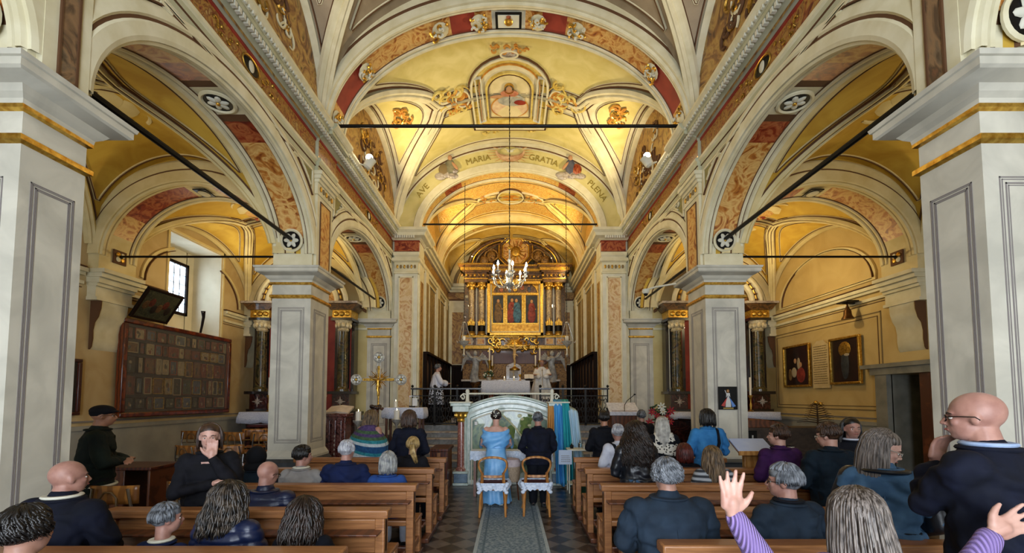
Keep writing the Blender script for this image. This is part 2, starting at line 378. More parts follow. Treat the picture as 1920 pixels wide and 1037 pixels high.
for s in (-1, 1):
    side = 'left' if s < 0 else 'right'
    mb = MB()
    bays = [(-.95, 3.10), (3.58, 7.7), (8.45, YC)]
    for bi, (y0, y1) in enumerate(bays):
        c = (y0+y1)/2; hf = (y1-y0)/2; a = s*XW; bX = s*XP
        def pan(t, bi=bi):
            f = t/PI
            if abs(f-.5) < .045 or f < .05 or f > .95: return cream
            if abs(f-.5) < .055 or f < .06 or f > .94: return brown
            return marbR if .38 < f < .62 else marbO
        P = arch(mb, 'y', c, hf, ZSP, 1.42, [(.34, a-s*.004, cream), (.34, a-s*.02, brown), (.30, a-s*.03, cream), (.22, a-s*.05, cream), (.20, a-s*.03, cream), (.17, a-s*.03, brown), (.15, a-s*.045, cream), (.04, a-s*.045, cream), (0, a-s*.03, cream)], 48)
        arch(mb, 'y', c, hf, ZSP, 1.42, [(0, a-s*.03, cream), (0, a, cream)]+soffit(a, bX, cream, pan)+[(0, bX, cream), (.12, bX+s*.03, yband), (.14, bX+s*.005, yband)], 48)
        # spandrel plates on both faces
        for X, mm in ((a, cream), (bX, yellow)):
            n = 48; vs = []
            for i in range(n+1):
                t = PI*i/n; u, z = c-hf*math.cos(t), ZSP+1.42*math.sin(t); vs += [(X, u, z), (X, u, 6.95 if X == bX else ZEN)]
            mb.add(vs, [(2*i, 2*i+1, 2*i+3, 2*i+2) for i in range(n)], mm)
        # olive scrollwork spandrels on the nave face
        def E(t, r): 
            x = -hf*math.cos(t); z = 1.42*math.sin(t); nx = x/hf**2; nz_ = z/1.42**2; l = math.hypot(nx, nz_); return c+x+r*nx/l, ZSP+z+r*nz_/l
        for e in (0, 1):
            yb = y0+.12 if e == 0 else y1-.12
            pts = []
            for k in range(15):
                t = (.42+.83*k/14) if e == 0 else PI-(.42+.83*k/14)
                u, z = E(t, .42); pts.append((min(max(u, y0+.12), y1-.12), min(z, ZEN-.14)))
            q_ = pts[::-1] if pts[0][0] > pts[-1][0] else pts; zt_ = ZEN-.11; xs_ = [q_[0][0]+(q_[-1][0]-q_[0][0])*k/20 for k in range(21)]
            def lo_(u):
                if e == 0 and u < y0+.20: pass
                x_ = abs(u-c); n_ = hf+.40; return min(zt_-.02, ZSP+(1.42+.38)*math.sqrt(max(0, 1-(x_/n_)**2)))
            ua, ub = (y0+.10, c-.55) if e == 0 else (c+.55, y1-.10); us_ = [ua+(ub-ua)*k/24 for k in range(25)]; X_ = a-s*.012
            vs = []
            for u in us_: vs += [(X_, u, lo_(u)), (X_, u, zt_)]
            mb.add(vs, [(2*i, 2*i+1, 2*i+3, 2*i+2) for i in range(24)], olive)
            ring = [(X_, u, lo_(u)) for u in us_]+[(X_, u, zt_) for u in us_[::-1]]
            ribbon(mb, ring, (-s, 0, 0), .045, .02, cream, closed=True); ribbon(mb, [(X_-s*.012, u, lo_(u)-.03) for u in us_], (-s, 0, 0), .018, .02, brown)
            ccy = yb+(.38 if e == 0 else -.38)
            scroll(mb, lambda u, v: (Vector((a-s*.03, min(max(ccy+u, y0+.16), y1-.16), min(ZEN-.17, max(5.72+v, lo_(ccy+u)+.05)))), None), cream, 11, .45, .018, seed=bi*7+e+(3 if s > 0 else 0), sx=.9)
            mb2 = None
        # rosettes: crown of the soffit, both springings
        for tt in (PI/2,):
            rosette(mb, (s*(XW+XP)/2, c, ZSP+1.42-.005), (0, 0, -1), .15)
        for tt in (.62*PI, .38*PI):
            pass
        rosette(mb, (s*(XW+XP)/2, y1-.05, 4.68), (0, -1, -.12), .14); rosette(mb, (s*(XW+XP)/2, y0+.05, 4.68), (0, 1, -.12), .14)
    # wall over the pillars
    for (y0, y1) in PIERS+[(YC, YCH)]:
        mb.box(min(s*XW, s*XP), max(s*XW, s*XP), y0, y1, ZCAP-.05, 6.95, cream)
        # pilaster strip with marble panel and little capital
        xx = s*XW
        mb.box(min(xx, xx-s*.05), max(xx, xx-s*.05), y0+.06, y1-.06, ZCAP, 5.72, cream)
        mb.box(min(xx, xx-s*.058), max(xx, xx-s*.058), y0+.17, y1-.17, ZCAP+.12, 5.5, marbU if y0 < 4 else marbO)
        frame_on(mb, (xx-s*.055, y0+.17, ZCAP+.12), (0,1,0), (0,0,1), y1-y0-.34, 5.38-ZCAP, (-s,0,0), brown, .02, .012)
        for (e, z0, z1) in ((.07, 5.60, 5.64), (.06, 5.64, 5.82), (.09, 5.82, 5.88), (.13, 5.88, 5.95), (.16, 5.95, 6.02)):
            mb.box(min(xx, xx-s*e), max(xx, xx-s*e), y0+.07-e*.6, y1-.07+e*.6, z0, z1, cream)
        for k in range(5):
            yk = y0+.14+(y1-y0-.28)*k/4; mb.ell((xx-s*.07, yk, 5.73), (.02, .035, .055), creamd if k % 2 else gold, 8, 6)
    mb.box(min(s*XW, s*XP), max(s*XW, s*XP), YB, -.95, 0, 6.95, cream)
    mb.box(min(s*XW, s*XP)+ (0 if s<0 else .01), max(s*XW, s*XP)-(0 if s>0 else .01), YB, YCH, 6.1, 6.94, cream)
    struct(mb, 'wall_'+side)
    # entablature
    mb = MB()
    ent_profile(mb, s, YB, YC)
    for (y0, y1) in PIERS: ent_profile(mb, s, y0-.02, y1+.02, .06)
    y = 2.2
    while y < YC-.1:
        mb.box(min(s*(XW-.20), s*(XW-.262)), max(s*(XW-.20), s*(XW-.262)), y, y+.045, ZEN+.565, ZEN+.635, white); 
        mb.box(min(s*(XW-.30), s*(XW-.33)), max(s*(XW-.30), s*(XW-.33)), y, y+.04, ZEN+.70, ZEN+.745, white); y += .085
    for k in range(5):   # painted medallions in the frieze
        yc_ = 5.72 if k == 0 else (10.6 if k == 1 else 1.2)
        if k > 2: break
        q = Matrix.Rotation(PI/2, 3, 'Y')
        mb.ell((s*(XW-.025), yc_, ZEN+.35), (.012, .17, .10), black, 16, 8); mb.ell((s*(XW-.032), yc_, ZEN+.35), (.012, .07, .08), white, 12, 8)
        mb.tube([(s*(XW-.03), yc_+.19*math.cos(a*PI/12), ZEN+.35+.12*math.sin(a*PI/12)) for a in range(24)], .012, gold, 5, closed=True)
        for sg in (-1, 1):
            scroll(mb, lambda u, v: (Vector((s*(XW-.03), yc_+sg*.5+u, ZEN+.35+v)), None), golddk, 7, .2, .012, seed=k*3+sg+5, sx=2)
    struct(mb, 'cornice_'+side)
    # outer aisle wall with corbel, mouldings, window opening on the left
    mb = MB(); xo = s*XA; T = s*.95
    def wbox(y0, y1, z0, z1, m): mb.box(min(xo, xo+T), max(xo, xo+T), y0, y1, z0, z1, m)
    wallp = M('aisle_wall_ochre_'+side, '#b39a6c' if s < 0 else '#c0a468', '#c4ae82' if s < 0 else '#cdb478', 1.5, .8, dist=1)
    if s < 0:
        wbox(YB, 9.5, 0, 7, wallp); wbox(11.25, YCH, 0, 7, wallp); wbox(9.5, 11.25, 0, 3.35, wallp); wbox(9.5, 11.25, 5.62, 7, wallp)
    else:
        wbox(YB, 7.92, 0, 7, wallp); wbox(8.58, YCH, 0, 7, wallp); wbox(7.92, 8.58, 2.28, 7, wallp)
    xi = xo - s*.0
    def strip(y0, y1, z0, z1, e, m): mb.box(min(xo, xo-s*e), max(xo, xo-s*e), y0, y1, z0, z1, m)
    grey = M('wainscot_grey', '#8b8b84', '#a09f96', 2, .7)
    segs = [(YB, 12.8)] if s < 0 else [(YB, 7.6), (8.9, 12.8)]
    for (a0, a1) in segs:
        strip(a0, a1, 0, 1.22, .02, grey); strip(a0, a1, 1.22, 1.30, .05, grey); strip(a0, a1, 1.36, 1.39, .02, greyln)
    for (y0, y1) in ([(YB, 7.6), (8.55, 9.42), (11.35, 12.8)] if s < 0 else [(YB, 7.6), (8.55, 12.8)]):
        strip(y0, y1, 3.86, 3.92, .05, cream); strip(y0, y1, 4.02, 4.08, .07, cream); strip(y0, y1, 4.08, 4.15, .12, cream); strip(y0, y1, 4.17, 4.19, .10, brown); strip(y0, y1, 3.80, 3.815, .012, brown)
    # painted panel outlines
    for (y0, y1) in ([(4.1, 7.2), (8.75, 12.3)] if s > 0 else [(4.1, 7.2)]):
        frame_on(mb, (xo, y0, 1.55), (0,1,0), (0,0,1), y1-y0, 2.05, (-s,0,0), creamd, .03, .01)
        frame_on(mb, (xo, y0+.08, 1.63), (0,1,0), (0,0,1), y1-y0-.16, 1.89, (-s,0,0), brown, .014, .01)
    # corbels under the transverse arches
    for (y0, y1) in PIERS+[(12.25, 12.8)]:
        for e, z0, z1, m in ((.20, 3.60, 3.66, cream), (.16, 3.66, 3.86, cream), (.20, 3.86, 3.92, cream), (.24, 3.92, 4.02, cream), (.30, 4.02, 4.10, cream), (.36, 4.10, 4.17, cream), (.20, 4.17, 4.6, yband)):
            strip(y0-e*.3+.05, y1+e*.3-.05, z0, z1, e, m)
        prof = [(0, 3.6), (.18, 3.6), (.17, 3.45), (.13, 3.3), (.07, 3.2), (.045, 3.05), (.05, 2.9), (.03, 2.75), (0, 2.7)]
        mb.prism([(xo-s*e, z) for e, z in prof], y0+.1, y1-.1, cream, 'y')
        mb.prism([(xo-s*(e+.02), z) for e, z in prof[1:]]+[(xo, 2.7), (xo, 3.6)], y0+.08, y0+.1, brown, 'y')
    if s < 0:   # window embrasure lining
        for sg, yy in ((1, 9.5), (-1, 11.25)):
            frame_on(mb, (xo, 9.46, 3.3), (0,1,0), (0,0,1), 1.83, 2.36, (1,0,0), yband, .07, .03); break
    struct(mb, 'wall_aisle_'+side)
    # end wall of the aisle
    mb = MB(); ypl = M('aisle_end_wall_yellow_'+side, '#c2ae74', '#d2c288', 1.6, .8)
    mb.box(min(s*XP, s*XA), max(s*XP, s*XA), YC, YCH, 0, 7, ypl)
    for z0, z1, e, m in ((3.86, 3.92, .04, cream), (4.02, 4.08, .06, cream), (4.08, 4.15, .10, cream), (4.17, 4.19, .08, brown), (1.22, 1.30, .05, grey), (0, 1.22, .02, grey)):
        mb.box(min(s*XP, s*XA), max(s*XP, s*XA), YC-e, YC, z0, z1, m)
    struct(mb, 'wall_aisle_end_'+side)
    # transverse arches of the aisle
    mb = MB(); c = s*(XP+XA-.2)/2; hf = (XA-.2-XP)/2
    def pan2(t):
        f = t/PI
        if abs(f-.5) < .05 or f < .09 or f > .91: return yband
        if abs(f-.5) < .062 or f < .10 or f > .90: return brown
        return marbR if (.2 < f < .45) else marbO
    for (y0, y1) in PIERS+[(12.35, 12.8)]:
        arch(mb, 'x', c, hf, ZSP, 1.36, [(.50, y0-.0, yellow), (.42, y0-.005, yellow), (.40, y0-.03, brown), (.36, y0-.05, yband), (.26, y0-.05, yband), (.24, y0-.02, yband), (.215, y0-.02, brown), (.20, y0-.04, yband), (.02, y0-.04, yband), (0, y0-.03, yband)]+soffit(y0, y1, yband, pan2)+[(0, y1+.03, yband), (.36, y1+.03, yband), (.5, y1, yband)], 40)
        n = 40; 
        for yy in (y0, y1):
            vs = []
            for i in range(n+1):
                t = PI*i/n; vs += [(c-hf*math.cos(t), yy, ZSP+1.36*math.sin(t)), (c-hf*math.cos(t), yy, 6.9)]
            mb.add(vs, [(2*i, 2*i+1, 2*i+3, 2*i+2) for i in range(n)], yellow)
        # crown cartouche and square flowers at the springing
        mb.cbox((c, (y0+y1)/2, ZSP+1.33), (.24, .3, .02), black); mb.ell((c, (y0+y1)/2, ZSP+1.31), (.1, .12, .02), cream, 12, 6)
        for e in (-1, 1):
            xx = c+e*(hf-.02); mb.cbox((xx, (y0+y1)/2, 4.5), (.03, .26, .26), brown)
            for k in range(4):
                a = k*PI/2+PI/4; mb.ell((xx-e*.02, (y0+y1)/2+.06*math.cos(a), 4.5+.06*math.sin(a)), (.015, .05, .05), gold if k % 2 else cream, 8, 6)
    struct(mb, 'arch_beam_aisle_'+side)
# ---- vaults
class Vault:
    def __init__(s, xc, hx, y0, y1, zs, rise, srise): s.xc, s.hx, s.y0, s.y1, s.zs, s.rise, s.srise = xc, hx, y0, y1, zs, rise, srise; s.yc = (y0+y1)/2; s.hy = (y1-y0)/2
    def zb(s, x): u = (x-s.xc)/s.hx; return s.zs+s.rise*math.sqrt(max(0, 1-u*u))
    def zc(s, x, y):
        u = min(1, abs(x-s.xc)/s.hx); w = (y-s.yc)/s.hy
        return s.zs+(s.srise+(s.rise-s.srise)*(1-u))*math.sqrt(max(0, 1-w*w))
    def z(s, x, y): return max(s.zb(x), s.zc(x, y))
    def P(s, x, y): return Vector((x, y, s.z(x, y)))
    def n(s, x, y, e=.03):
        dx = (s.z(x+e, y)-s.z(x-e, y))/(2*e); dy = (s.z(x, y+e)-s.z(x, y-e))/(2*e); v = Vector((dx, dy, -1)); v.normalize(); return v
    def wg(s, x):   # |w| on the groin at x
        u = min(1, abs(x-s.xc)/s.hx); k = (s.rise*math.sqrt(1-u*u))/(s.srise+(s.rise-s.srise)*(1-u)); return math.sqrt(max(0, 1-min(1, k)**2))
    def mesh(s, mb, m_main, m_side, n=56):
        def fn(i, j):
            x = s.xc+s.hx*math.sin((i-.5)*PI); y = s.yc+s.hy*math.sin((j-.5)*PI); return (x, y, s.z(x, y))
        def mt(i, j):
            x = s.xc+s.hx*math.sin((i-.5)*PI); y = s.yc+s.hy*math.sin((j-.5)*PI); return m_main if s.zb(x) >= s.zc(x, y) else m_side
        mb.grid(fn, n, n, mt)
    def lunette(s, mb, sg, mat, zl=None):
        n = 40; x = s.xc+sg*s.hx; vs = []; zl = zl or s.zs-.3
        for i in range(n+1):
            y = s.yc+s.hy*math.sin((i/n-.5)*PI); vs += [(x, y, zl), (x, y, s.zc(x, y))]
        mb.add(vs, [(2*i, 2*i+1, 2*i+3, 2*i+2) for i in range(n)], mat)
    def path(s, mb, pts, w, h, mat, closed=False):
        P = [s.P(x, y) for x, y in pts]; Nn = [s.n(x, y) for x, y in pts]; ribbon(mb, P, Nn, w, h, mat, closed)
    def groins(s, mb, w, base, line):
        for sx in (-1, 1):
            for sy in (-1, 1):
                pts = []
                for k in range(33):
                    u = math.sin((.02+.96*k/32)*PI/2); x = s.xc+sx*u*s.hx; pts.append((x, s.yc+sy*s.wg(x)*s.hy))
                for off, ww, hh, mm in ((0, w, .045, base), (0, w*.28, .075, base), (w*.62, .02, .03, line), (-w*.62, .02, .03, line), (w*.2, .015, .06, line), (-w*.2, .015, .06, line)):
                    P = []; Nn = []
                    for i, (x, y) in enumerate(pts):
                        a = Vector(pts[max(i-1, 0)]); b_ = Vector(pts[min(i+1, len(pts)-1)]); d = (b_-a).normalized(); nn = Vector((-d.y, d.x))*off*(1-.35*(i/32))
                        xx = max(s.xc-s.hx+.01, min(s.xc+s.hx-.01, x+nn.x)); yy = max(s.y0+.01, min(s.y1-.01, y+nn.y))
                        P.append(s.P(xx, yy)); Nn.append((s.n(x+.05, y)+s.n(x-.05, y)+s.n(x, y+.05)+s.n(x, y-.05)).normalized())
                    ribbon(mb, P, Nn, ww, hh, mm)
    def panels(s, mb, d, fill, line, edge, sidefill=None, dc=.0, ends=(-1, 1), sides=(-1, 1)):
        N_ = 26
        for e in ends:     # end panels of the main barrel
            us = []; 
            for k in range(-60, 61):
                x = s.xc+s.hx*k/61.0; lo = s.wg(x)*s.hy+d*1.1; hi = s.hy-d*.8
                if lo < hi and (abs(x-s.xc) > 0): us.append((x, max(lo, dc), hi))
            us = [q for q in us if q[1] < q[2]-.02]
            if len(us) < 3: continue
            vs = []
            for x, lo, hi in us:
                for q in range(7):
                    y = s.yc+e*(lo+(hi-lo)*q/6); vs.append(s.P(x, y)+s.n(x, y)*.012)
            mb.add(vs, [(7*i+q, 7*i+q+1, 7*i+q+8, 7*i+q+7) for i in range(len(us)-1) for q in range(6)], fill)
            ring = [(x, s.yc+e*lo) for x, lo, hi in us]+[(x, s.yc+e*hi) for x, lo, hi in us[::-1]]
            s.path(mb, ring, .05, .03, edge, True); s.path(mb, ring, .018, .042, line, True)
        for e in sides:
            us = []
            for k in range(-60, 61):
                w = k/61.0; y = s.yc+w*s.hy
                # find u where groin
                lo = None
                for q in range(401):
                    u = q/400
                    if s.wg(s.xc+u*s.hx) > abs(w): lo = u; break
                if lo is None: continue
                a = lo*s.hx+d*1.2; b_ = s.hx-d*.8
                if max(a, dc) < b_-.02: us.append((y, max(a, dc), b_))
            if len(us) < 3: continue
            vs = []
            for y, lo, hi in us:
                for q in range(7):
                    x = s.xc+e*(lo+(hi-lo)*q/6); vs.append(s.P(x, y)+s.n(x, y)*.012)
            mb.add(vs, [(7*i+q, 7*i+q+1, 7*i+q+8, 7*i+q+7) for i in range(len(us)-1) for q in range(6)], sidefill or fill)
            ring = [(s.xc+e*lo, y) for y, lo, hi in us]+[(s.xc+e*hi, y) for y, lo, hi in us[::-1]]
            s.path(mb, ring, .05, .03, edge, True); s.path(mb, ring, .018, .042, line, True)
HX = 3.5
# nave bays
v0 = Vault(0, HX, -3.0, 3.10, ZCO, 2.78, 2.0); v1 = Vault(0, HX, 3.58, 7.7, ZCO, 2.78, 2.0); v2 = Vault(0, HX, 8.45, YC, ZCO, 2.78, 2.0)
mb = MB(); v0.mesh(mb, navegry, navegry, 30)
for s in (-1, 1): v0.lunette(mb, s, marbB)
v1.mesh(mb, navegry, navegry)
for s in (-1, 1): v1.lunette(mb, s, marbB)
v1.groins(mb, .30, cream, brown); v1.panels(mb, .34, navegry, brown, cream)
for s in (-1, 1):
    v1.path(mb, [(s*(HX-.05), v1.yc+v1.hy*math.sin((k/30-.5)*PI*.97)) for k in range(31)], .16, .05, cream)
    v1.path(mb, [(s*(HX-.16), v1.yc+v1.hy*math.sin((k/30-.5)*PI*.95)) for k in range(31)], .02, .05, brown)
# zigzag line ornaments in the grey severies of the near bay
for sg in (-1, 1):
    for i, (o_) in enumerate((0, .09, .18)):
        pts = [(sg*(1.75+q[0]), 6.3+q[1]+o_*.0) for q in ((-.42-o_, -.5), (-.2-o_*.4, .34-o_), (-.07, .06-o_*.9), (.0, .38-o_), (.1, .06-o_*.9), (.3+o_*.4, .30-o_), (.62+o_, -.6))]
        v1.path(mb, [( sg*(2.55 + (p[0]*sg-1.75)*.9), p[1]) for p in pts], .016, .035, brown)
        v1.path(mb, [( sg*(2.55 + (p[0]*sg-1.75)*.9), p[1]-.03) for p in pts], .035, .025, cream)
for v_ in (v1, v2):
    for s in (-1, 1):
        for k_, (mm_, nn_, rr_) in enumerate(((brown, 16, .026), (golddk, 12, .022), (cream, 8, .018))):
            scroll(mb, lambda u, w: (Vector((s*(HX-.02), v_.yc+u, min(ZCO+.85+w, ZCO+1.75*math.sqrt(max(0, 1-(u/v_.hy)**2))))), None), mm_, nn_, .95, rr_, seed=91+k_+s+int(v_.yc), sx=1.6)
v2.mesh(mb, cream, cream)
for s in (-1, 1): v2.lunette(mb, s, marbB)
v2.groins(mb, .36, cream, brown); v2.panels(mb, .36, naveyel, brown, cream)
for s in (-1, 1):
    v2.path(mb, [(s*(HX-.05), v2.yc+v2.hy*math.sin((k/30-.5)*PI*.97)) for k in range(31)], .20, .05, cream)
    v2.path(mb, [(s*(HX-.18), v2.yc+v2.hy*math.sin((k/30-.5)*PI*.95)) for k in range(31)], .02, .05, brown)

# painted cartouche on the crown of the vault before the chancel
def vpatch(v, ring, mat, lift):
    cx_ = sum(p[0] for p in ring)/len(ring); cy_ = sum(p[1] for p in ring)/len(ring); vs = []; n = len(ring)
    for q in range(0, 7):
        f = q/6
        for x, y in ring:
            X_, Y_ = cx_+(x-cx_)*f, cy_+(y-cy_)*f; vs.append(v.P(X_, Y_)+v.n(X_, Y_)*lift)
    mb.add(vs, [(q*n+i, q*n+(i+1) % n, (q+1)*n+(i+1) % n, (q+1)*n+i) for q in range(6) for i in range(n)], mat)
fles = M('painted_flesh', '#b88a62', None, rough=.8)
def oval(cx_, cy_, a, b_, n=40, t0=0, t1=2*PI): return [(cx_+a*math.cos(t0+(t1-t0)*k/n), cy_+b_*math.sin(t0+(t1-t0)*k/n)) for k in range(n)]
cy0 = 10.62
def arched(w, y0_, y1_, n=14):   # y0_ = near side (image top) arched, y1_ far side square
    return [(w*math.cos(PI*k/n), y0_+w*.9-w*.9*math.sin(PI*k/n)) for k in range(n+1)]+[(-w, y1_), (w, y1_)]
yel2 = M('cartouche_yellow', '#c4a646', '#dcc978', 5, .7, dist=1); ora = M('cartouche_orange', '#b06c1e', '#d09a3c', 6, .7)
vpatch(v2, arched(.98, 9.45, 11.85), yel2, .03); v2.path(mb, arched(.98, 9.45, 11.85), .07, .07, cream, True); v2.path(mb, arched(1.04, 9.38, 11.9), .02, .06, brown, True)
vpatch(v2, arched(.80, 9.62, 11.7), cream, .045); v2.path(mb, arched(.78, 9.62, 11.7), .02, .07, ora, True)
vpatch(v2, arched(.60, 9.85, 11.5), M('cartouche_sky', '#cdbf8c', '#e2d4a8', 3, .8), .06); v2.path(mb, arched(.60, 9.85, 11.5), .06, .10, yel2, True); v2.path(mb, arched(.54, 9.92, 11.44), .015, .085, brown, True)
vpatch(v2, oval(0, 11.05, .50, .42), M('painted_cloud_rose', '#c9a686', '#e0cba6', 6, .8), .075); v2.path(mb, oval(0, 11.05, .50, .42), .02, .09, ora, True)
vpatch(v2, oval(.05, 10.78, .36, .22), M('painted_robe_silver', '#8f9088', '#b4b3a8', 8, .8), .09); vpatch(v2, oval(.0, 10.52, .24, .12), M('painted_robe_rose', '#b3684a', '#c48a68', 8, .8), .10)
vpatch(v2, oval(.28, 10.85, .16, .09), redp, .10); vpatch(v2, oval(-.01, 10.36, .075, .10), fles, .11); v2.path(mb, oval(-.01, 10.36, .12, .15), .015, .12, gold, True)
vpatch(v2, oval(-.34, 10.62, .18, .06), fles, .10)
for s in (-1, 1):
    ring = [(s*q[0], q[1]) for q in ((.72, 9.95), (.86, 9.95), (.84, 11.6), (.68, 11.55))]; v2.path(mb, ring, .04, .10, white, True)
    v2.path(mb, oval(s*1.22, 10.55, .17, .28), .05, .07, cream, True); vpatch(v2, oval(s*1.22, 10.55, .15, .25), ora, .05); v2.path(mb, oval(s*1.22, 10.55, .25, .42), .03, .06, yel2, True)
    scroll(mb, lambda u, w: (v2.P(s*1.35+u, 10.55+w)+v2.n(s*1.35+u, 10.55+w)*.05, None), ora, 11, .62, .028, seed=11+s, sx=.7)
    scroll(mb, lambda u, w: (v2.P(s*1.45+u, 10.55+w)+v2.n(s*1.45+u, 10.55+w)*.05, None), yel2, 12, .8, .032, seed=21+s, sx=.7)
    scroll(mb, lambda u, w: (v2.P(s*.25+u, 9.25+w)+v2.n(s*.25+u, 9.25+w)*.05, None), ora, 6, .3, .02, seed=31+s, sx=1)
    scroll(mb, lambda u, w: (v2.P(s*.5+u, 11.95+w)+v2.n(s*.5+u, 11.95+w)*.05, None), yel2, 7, .35, .025, seed=41+s, sx=1.3)
    scroll(mb, lambda u, w: (v2.P(s*2.82+u*.8, 10.6+w)+v2.n(s*2.82+u*.8, 10.6+w)*.05, None), ora, 14, .6, .024, seed=51+s, sx=.6)
    scroll(mb, lambda u, w: (v2.P(s*2.82+u*.8, 10.6+w)+v2.n(s*2.82+u*.8, 10.6+w)*.05, None), gold, 9, .5, .02, seed=61+s, sx=.6)
for (xa, sgn) in ((0, 1),):
    v2.path(mb, oval(0, 9.32, .2, .10), .05, .08, cream, True); vpatch(v2, oval(0, 9.32, .16, .08), marbW, .06)
struct(mb, 'ceiling_nave')
# chancel vaults
golm = M('chancel_gold_paint', '#c9a040', '#e0bf66', 1.8, .7, dist=1)
gob = M('chancel_band', '#d8c078', '#e6d49a', 3, .7)
gorn = M('chancel_arabesque', '#a86c24', ('#dcc070', '#c48a3a', '#e8d494'), 5, .6, dist=2.5, detail=5, lo=.3, hi=.7)
v3 = Vault(0, XCH+.05, YCH, 15.9, ZCO, 1.98, 1.5); v4 = Vault(0, XCH-.05, 16.4, YE, ZCO, 1.75, 1.3)
mb = MB(); v3.mesh(mb, golm, golm)
for s in (-1, 1): v3.lunette(mb, s, gorn)
v3.groins(mb, .22, gob, creamd); v3.panels(mb, .22, gorn, brown, gob)
v4.mesh(mb, golm, golm)
for s in (-1, 1): v4.lunette(mb, s, golm)
v4.groins(mb, .18, gob, creamd)

for (xx, yy, a) in ((0, 14.6, .75),):
    vpatch(v3, oval(xx, yy, 1.15, .35), gob, .03); v3.path(mb, oval(xx, yy, 1.15, .35), .05, .06, cream, True)
    vpatch(v3, oval(xx, yy, .45, .5), yel2, .04); v3.path(mb, oval(xx, yy, .45, .5), .05, .08, cream, True); vpatch(v3, oval(xx, yy+.05, .34, .2), ora, .06); v3.path(mb, oval(xx, yy, .5, .55), .015, .07, brown, True)
    for s in (-1, 1): scroll(mb, lambda u, w: (v3.P(s*.85+u, yy+w)+v3.n(s*.85+u, yy+w)*.05, None), ora, 9, .4, .02, seed=71+s, sx=1)
struct(mb, 'ceiling_chancel')
mb = MB()
def pan3(t):
    k = int(t/PI*13); return gob if k % 3 == 0 else gorn
arch(mb, 'x', 0, XCH-.12, ZCO-.1, 1.72, [(.6, 15.9, gob), (.3, 15.88, gob), (.28, 15.86, creamd), (.2, 15.84, gob), (0, 15.86, gob)]+soffit(15.9, 16.4, gob, pan3)+[(.5, 16.4, gob)], 48)
struct(mb, 'arch_beam_chancel')
# aisle vaults
for s in (-1, 1):
    side = 'left' if s < 0 else 'right'; mb = MB(); c = s*(XP+XA-.02)/2; hf = (XA-.02-XP)/2
    for (y0, y1) in ((-3.0, 3.10), (3.58, 7.7), (8.45, 12.35)):
        v = Vault(c, hf, y0, y1, ZSP, 1.80, 1.47); v.mesh(mb, yellow, yellow, 44)
        
        v.groins(mb, .20, yband, brown); v.panels(mb, .20, yellow, brown, yband)
        for e in (-1, 1):
            v.path(mb, [(c+e*(hf-.05), v.yc+v.hy*math.sin((k/30-.5)*PI*.97)) for k in range(31)], .14, .05, yband)
            if e == s:   # outline on the lunette wall
                pts = [(c+e*(hf-.0), v.yc+(v.hy-.35)*math.cos(PI*k/24), 4.32+1.05*math.sin(PI*k/24)) for k in range(25)]
                if not (s < 0 and y0 > 8):
                    ribbon(mb, pts, (-e, 0, 0), .07, .02, yband, True); ribbon(mb, [(p[0], v.yc+(p[1]-v.yc)*.95, p[2]*.98+.1) for p in pts], (-e,0,0), .02, .02, brown, True)
                else:
                    for (ta, tb) in ((0, 8), (16, 24)):
                        ribbon(mb, pts[ta:tb+1], (-e, 0, 0), .07, .02, yband); ribbon(mb, [(p[0], v.yc+(p[1]-v.yc)*.95, p[2]*.98+.06) for p in pts[ta:tb+1]], (-e,0,0), .02, .02, brown)
        # crown medallion
        q = Vector((c, v.yc, v.z(c, v.yc)))
        mb.lathe([(.62, 0), (.62, -.05), (.55, -.07), (.47, -.05), (.45, -.04)], q, yband, 32, None, 1.0, 1.35)
        mb.lathe([(.45, 0), (.45, -.045)], q, marbO if y0 > 4 else yband, 32, None, 1.0, 1.35)
        scroll(mb, lambda u, w: (q+Vector((u, w, -.05)), None), redp if y0 > 4 else brown, 9, .38, .02, seed=3+int(y0))
        for k in range(8):
            a = k*PI/4; mb.tube([q+Vector((math.cos(a+t)*(.66+.1*math.sin(t*3)), 1.35*math.sin(a+t)*(.66+.1*math.sin(t*3)), -.04)) for t in (0, .12, .24, .36, .48)], .03, yband, 6)
    struct(mb, 'ceiling_aisle_'+side)
# ---- nave transverse arches
mb = MB()
gpan = marbO
def pan4(t):
    f = abs(t/PI-.5)*2
    if f < .05: return white
    if f < .07: return redp
    if f < .12: return gold and marbO
    if f < .23: return redp
    if f < .62: return marbO
    if f < .84: return redp
    return marbO
for (y0, y1) in PIERS:
    arch(mb, 'x', 0, HX-.1, ZCO-.02, 2.42, [(.55, y0, cream), (.42, y0-.005, cream), (.40, y0-.04, brown), (.34, y0-.06, cream), (.2, y0-.06, cream), (.18, y0-.02, brown), (.13, y0-.02, cream), (.11, y0-.05, cream), (0, y0-.05, cream)]+soffit(y0, y1, cream, pan4, relief=.05, wide=.16)+[(0, y1+.04, cream), (.25, y1+.04, cream), (.5, y1, cream)], 64)
# acanthus clusters and crest on the arch at the middle pillars
y0, y1 = PIERS[1]
def AP(t, r=0, y=None): return Vector((-(HX-.1)*math.cos(t), (y0+y1)/2 if y is None else y, ZCO-.02+2.42*math.sin(t)-r))
for f in (.5-.055, .5+.055, .5-.13, .5+.13, .5-.31, .5+.31, .5-.45, .5+.45):
    t = f*PI; c = AP(t, .04); T = (AP(t+.01)-AP(t-.01)).normalized(); Nn = T.cross(Vector((0,1,0))).normalized()
    if Nn.z > 0: Nn = -Nn
    mb.ell(c, (.17, .19, .03), cream, 12, 6, Matrix.Rotation(-math.atan2(T.z, T.x), 3, 'Y'))
    scroll(mb, lambda u, v: (c+T*u+Vector((0, v, 0))+Nn*.04, None), gold, 9, .26, .02, seed=int(f*100))
    scroll(mb, lambda u, v: (c+T*u+Vector((0, v, 0))+Nn*.05, None), white, 5, .22, .02, seed=int(f*100)+1)
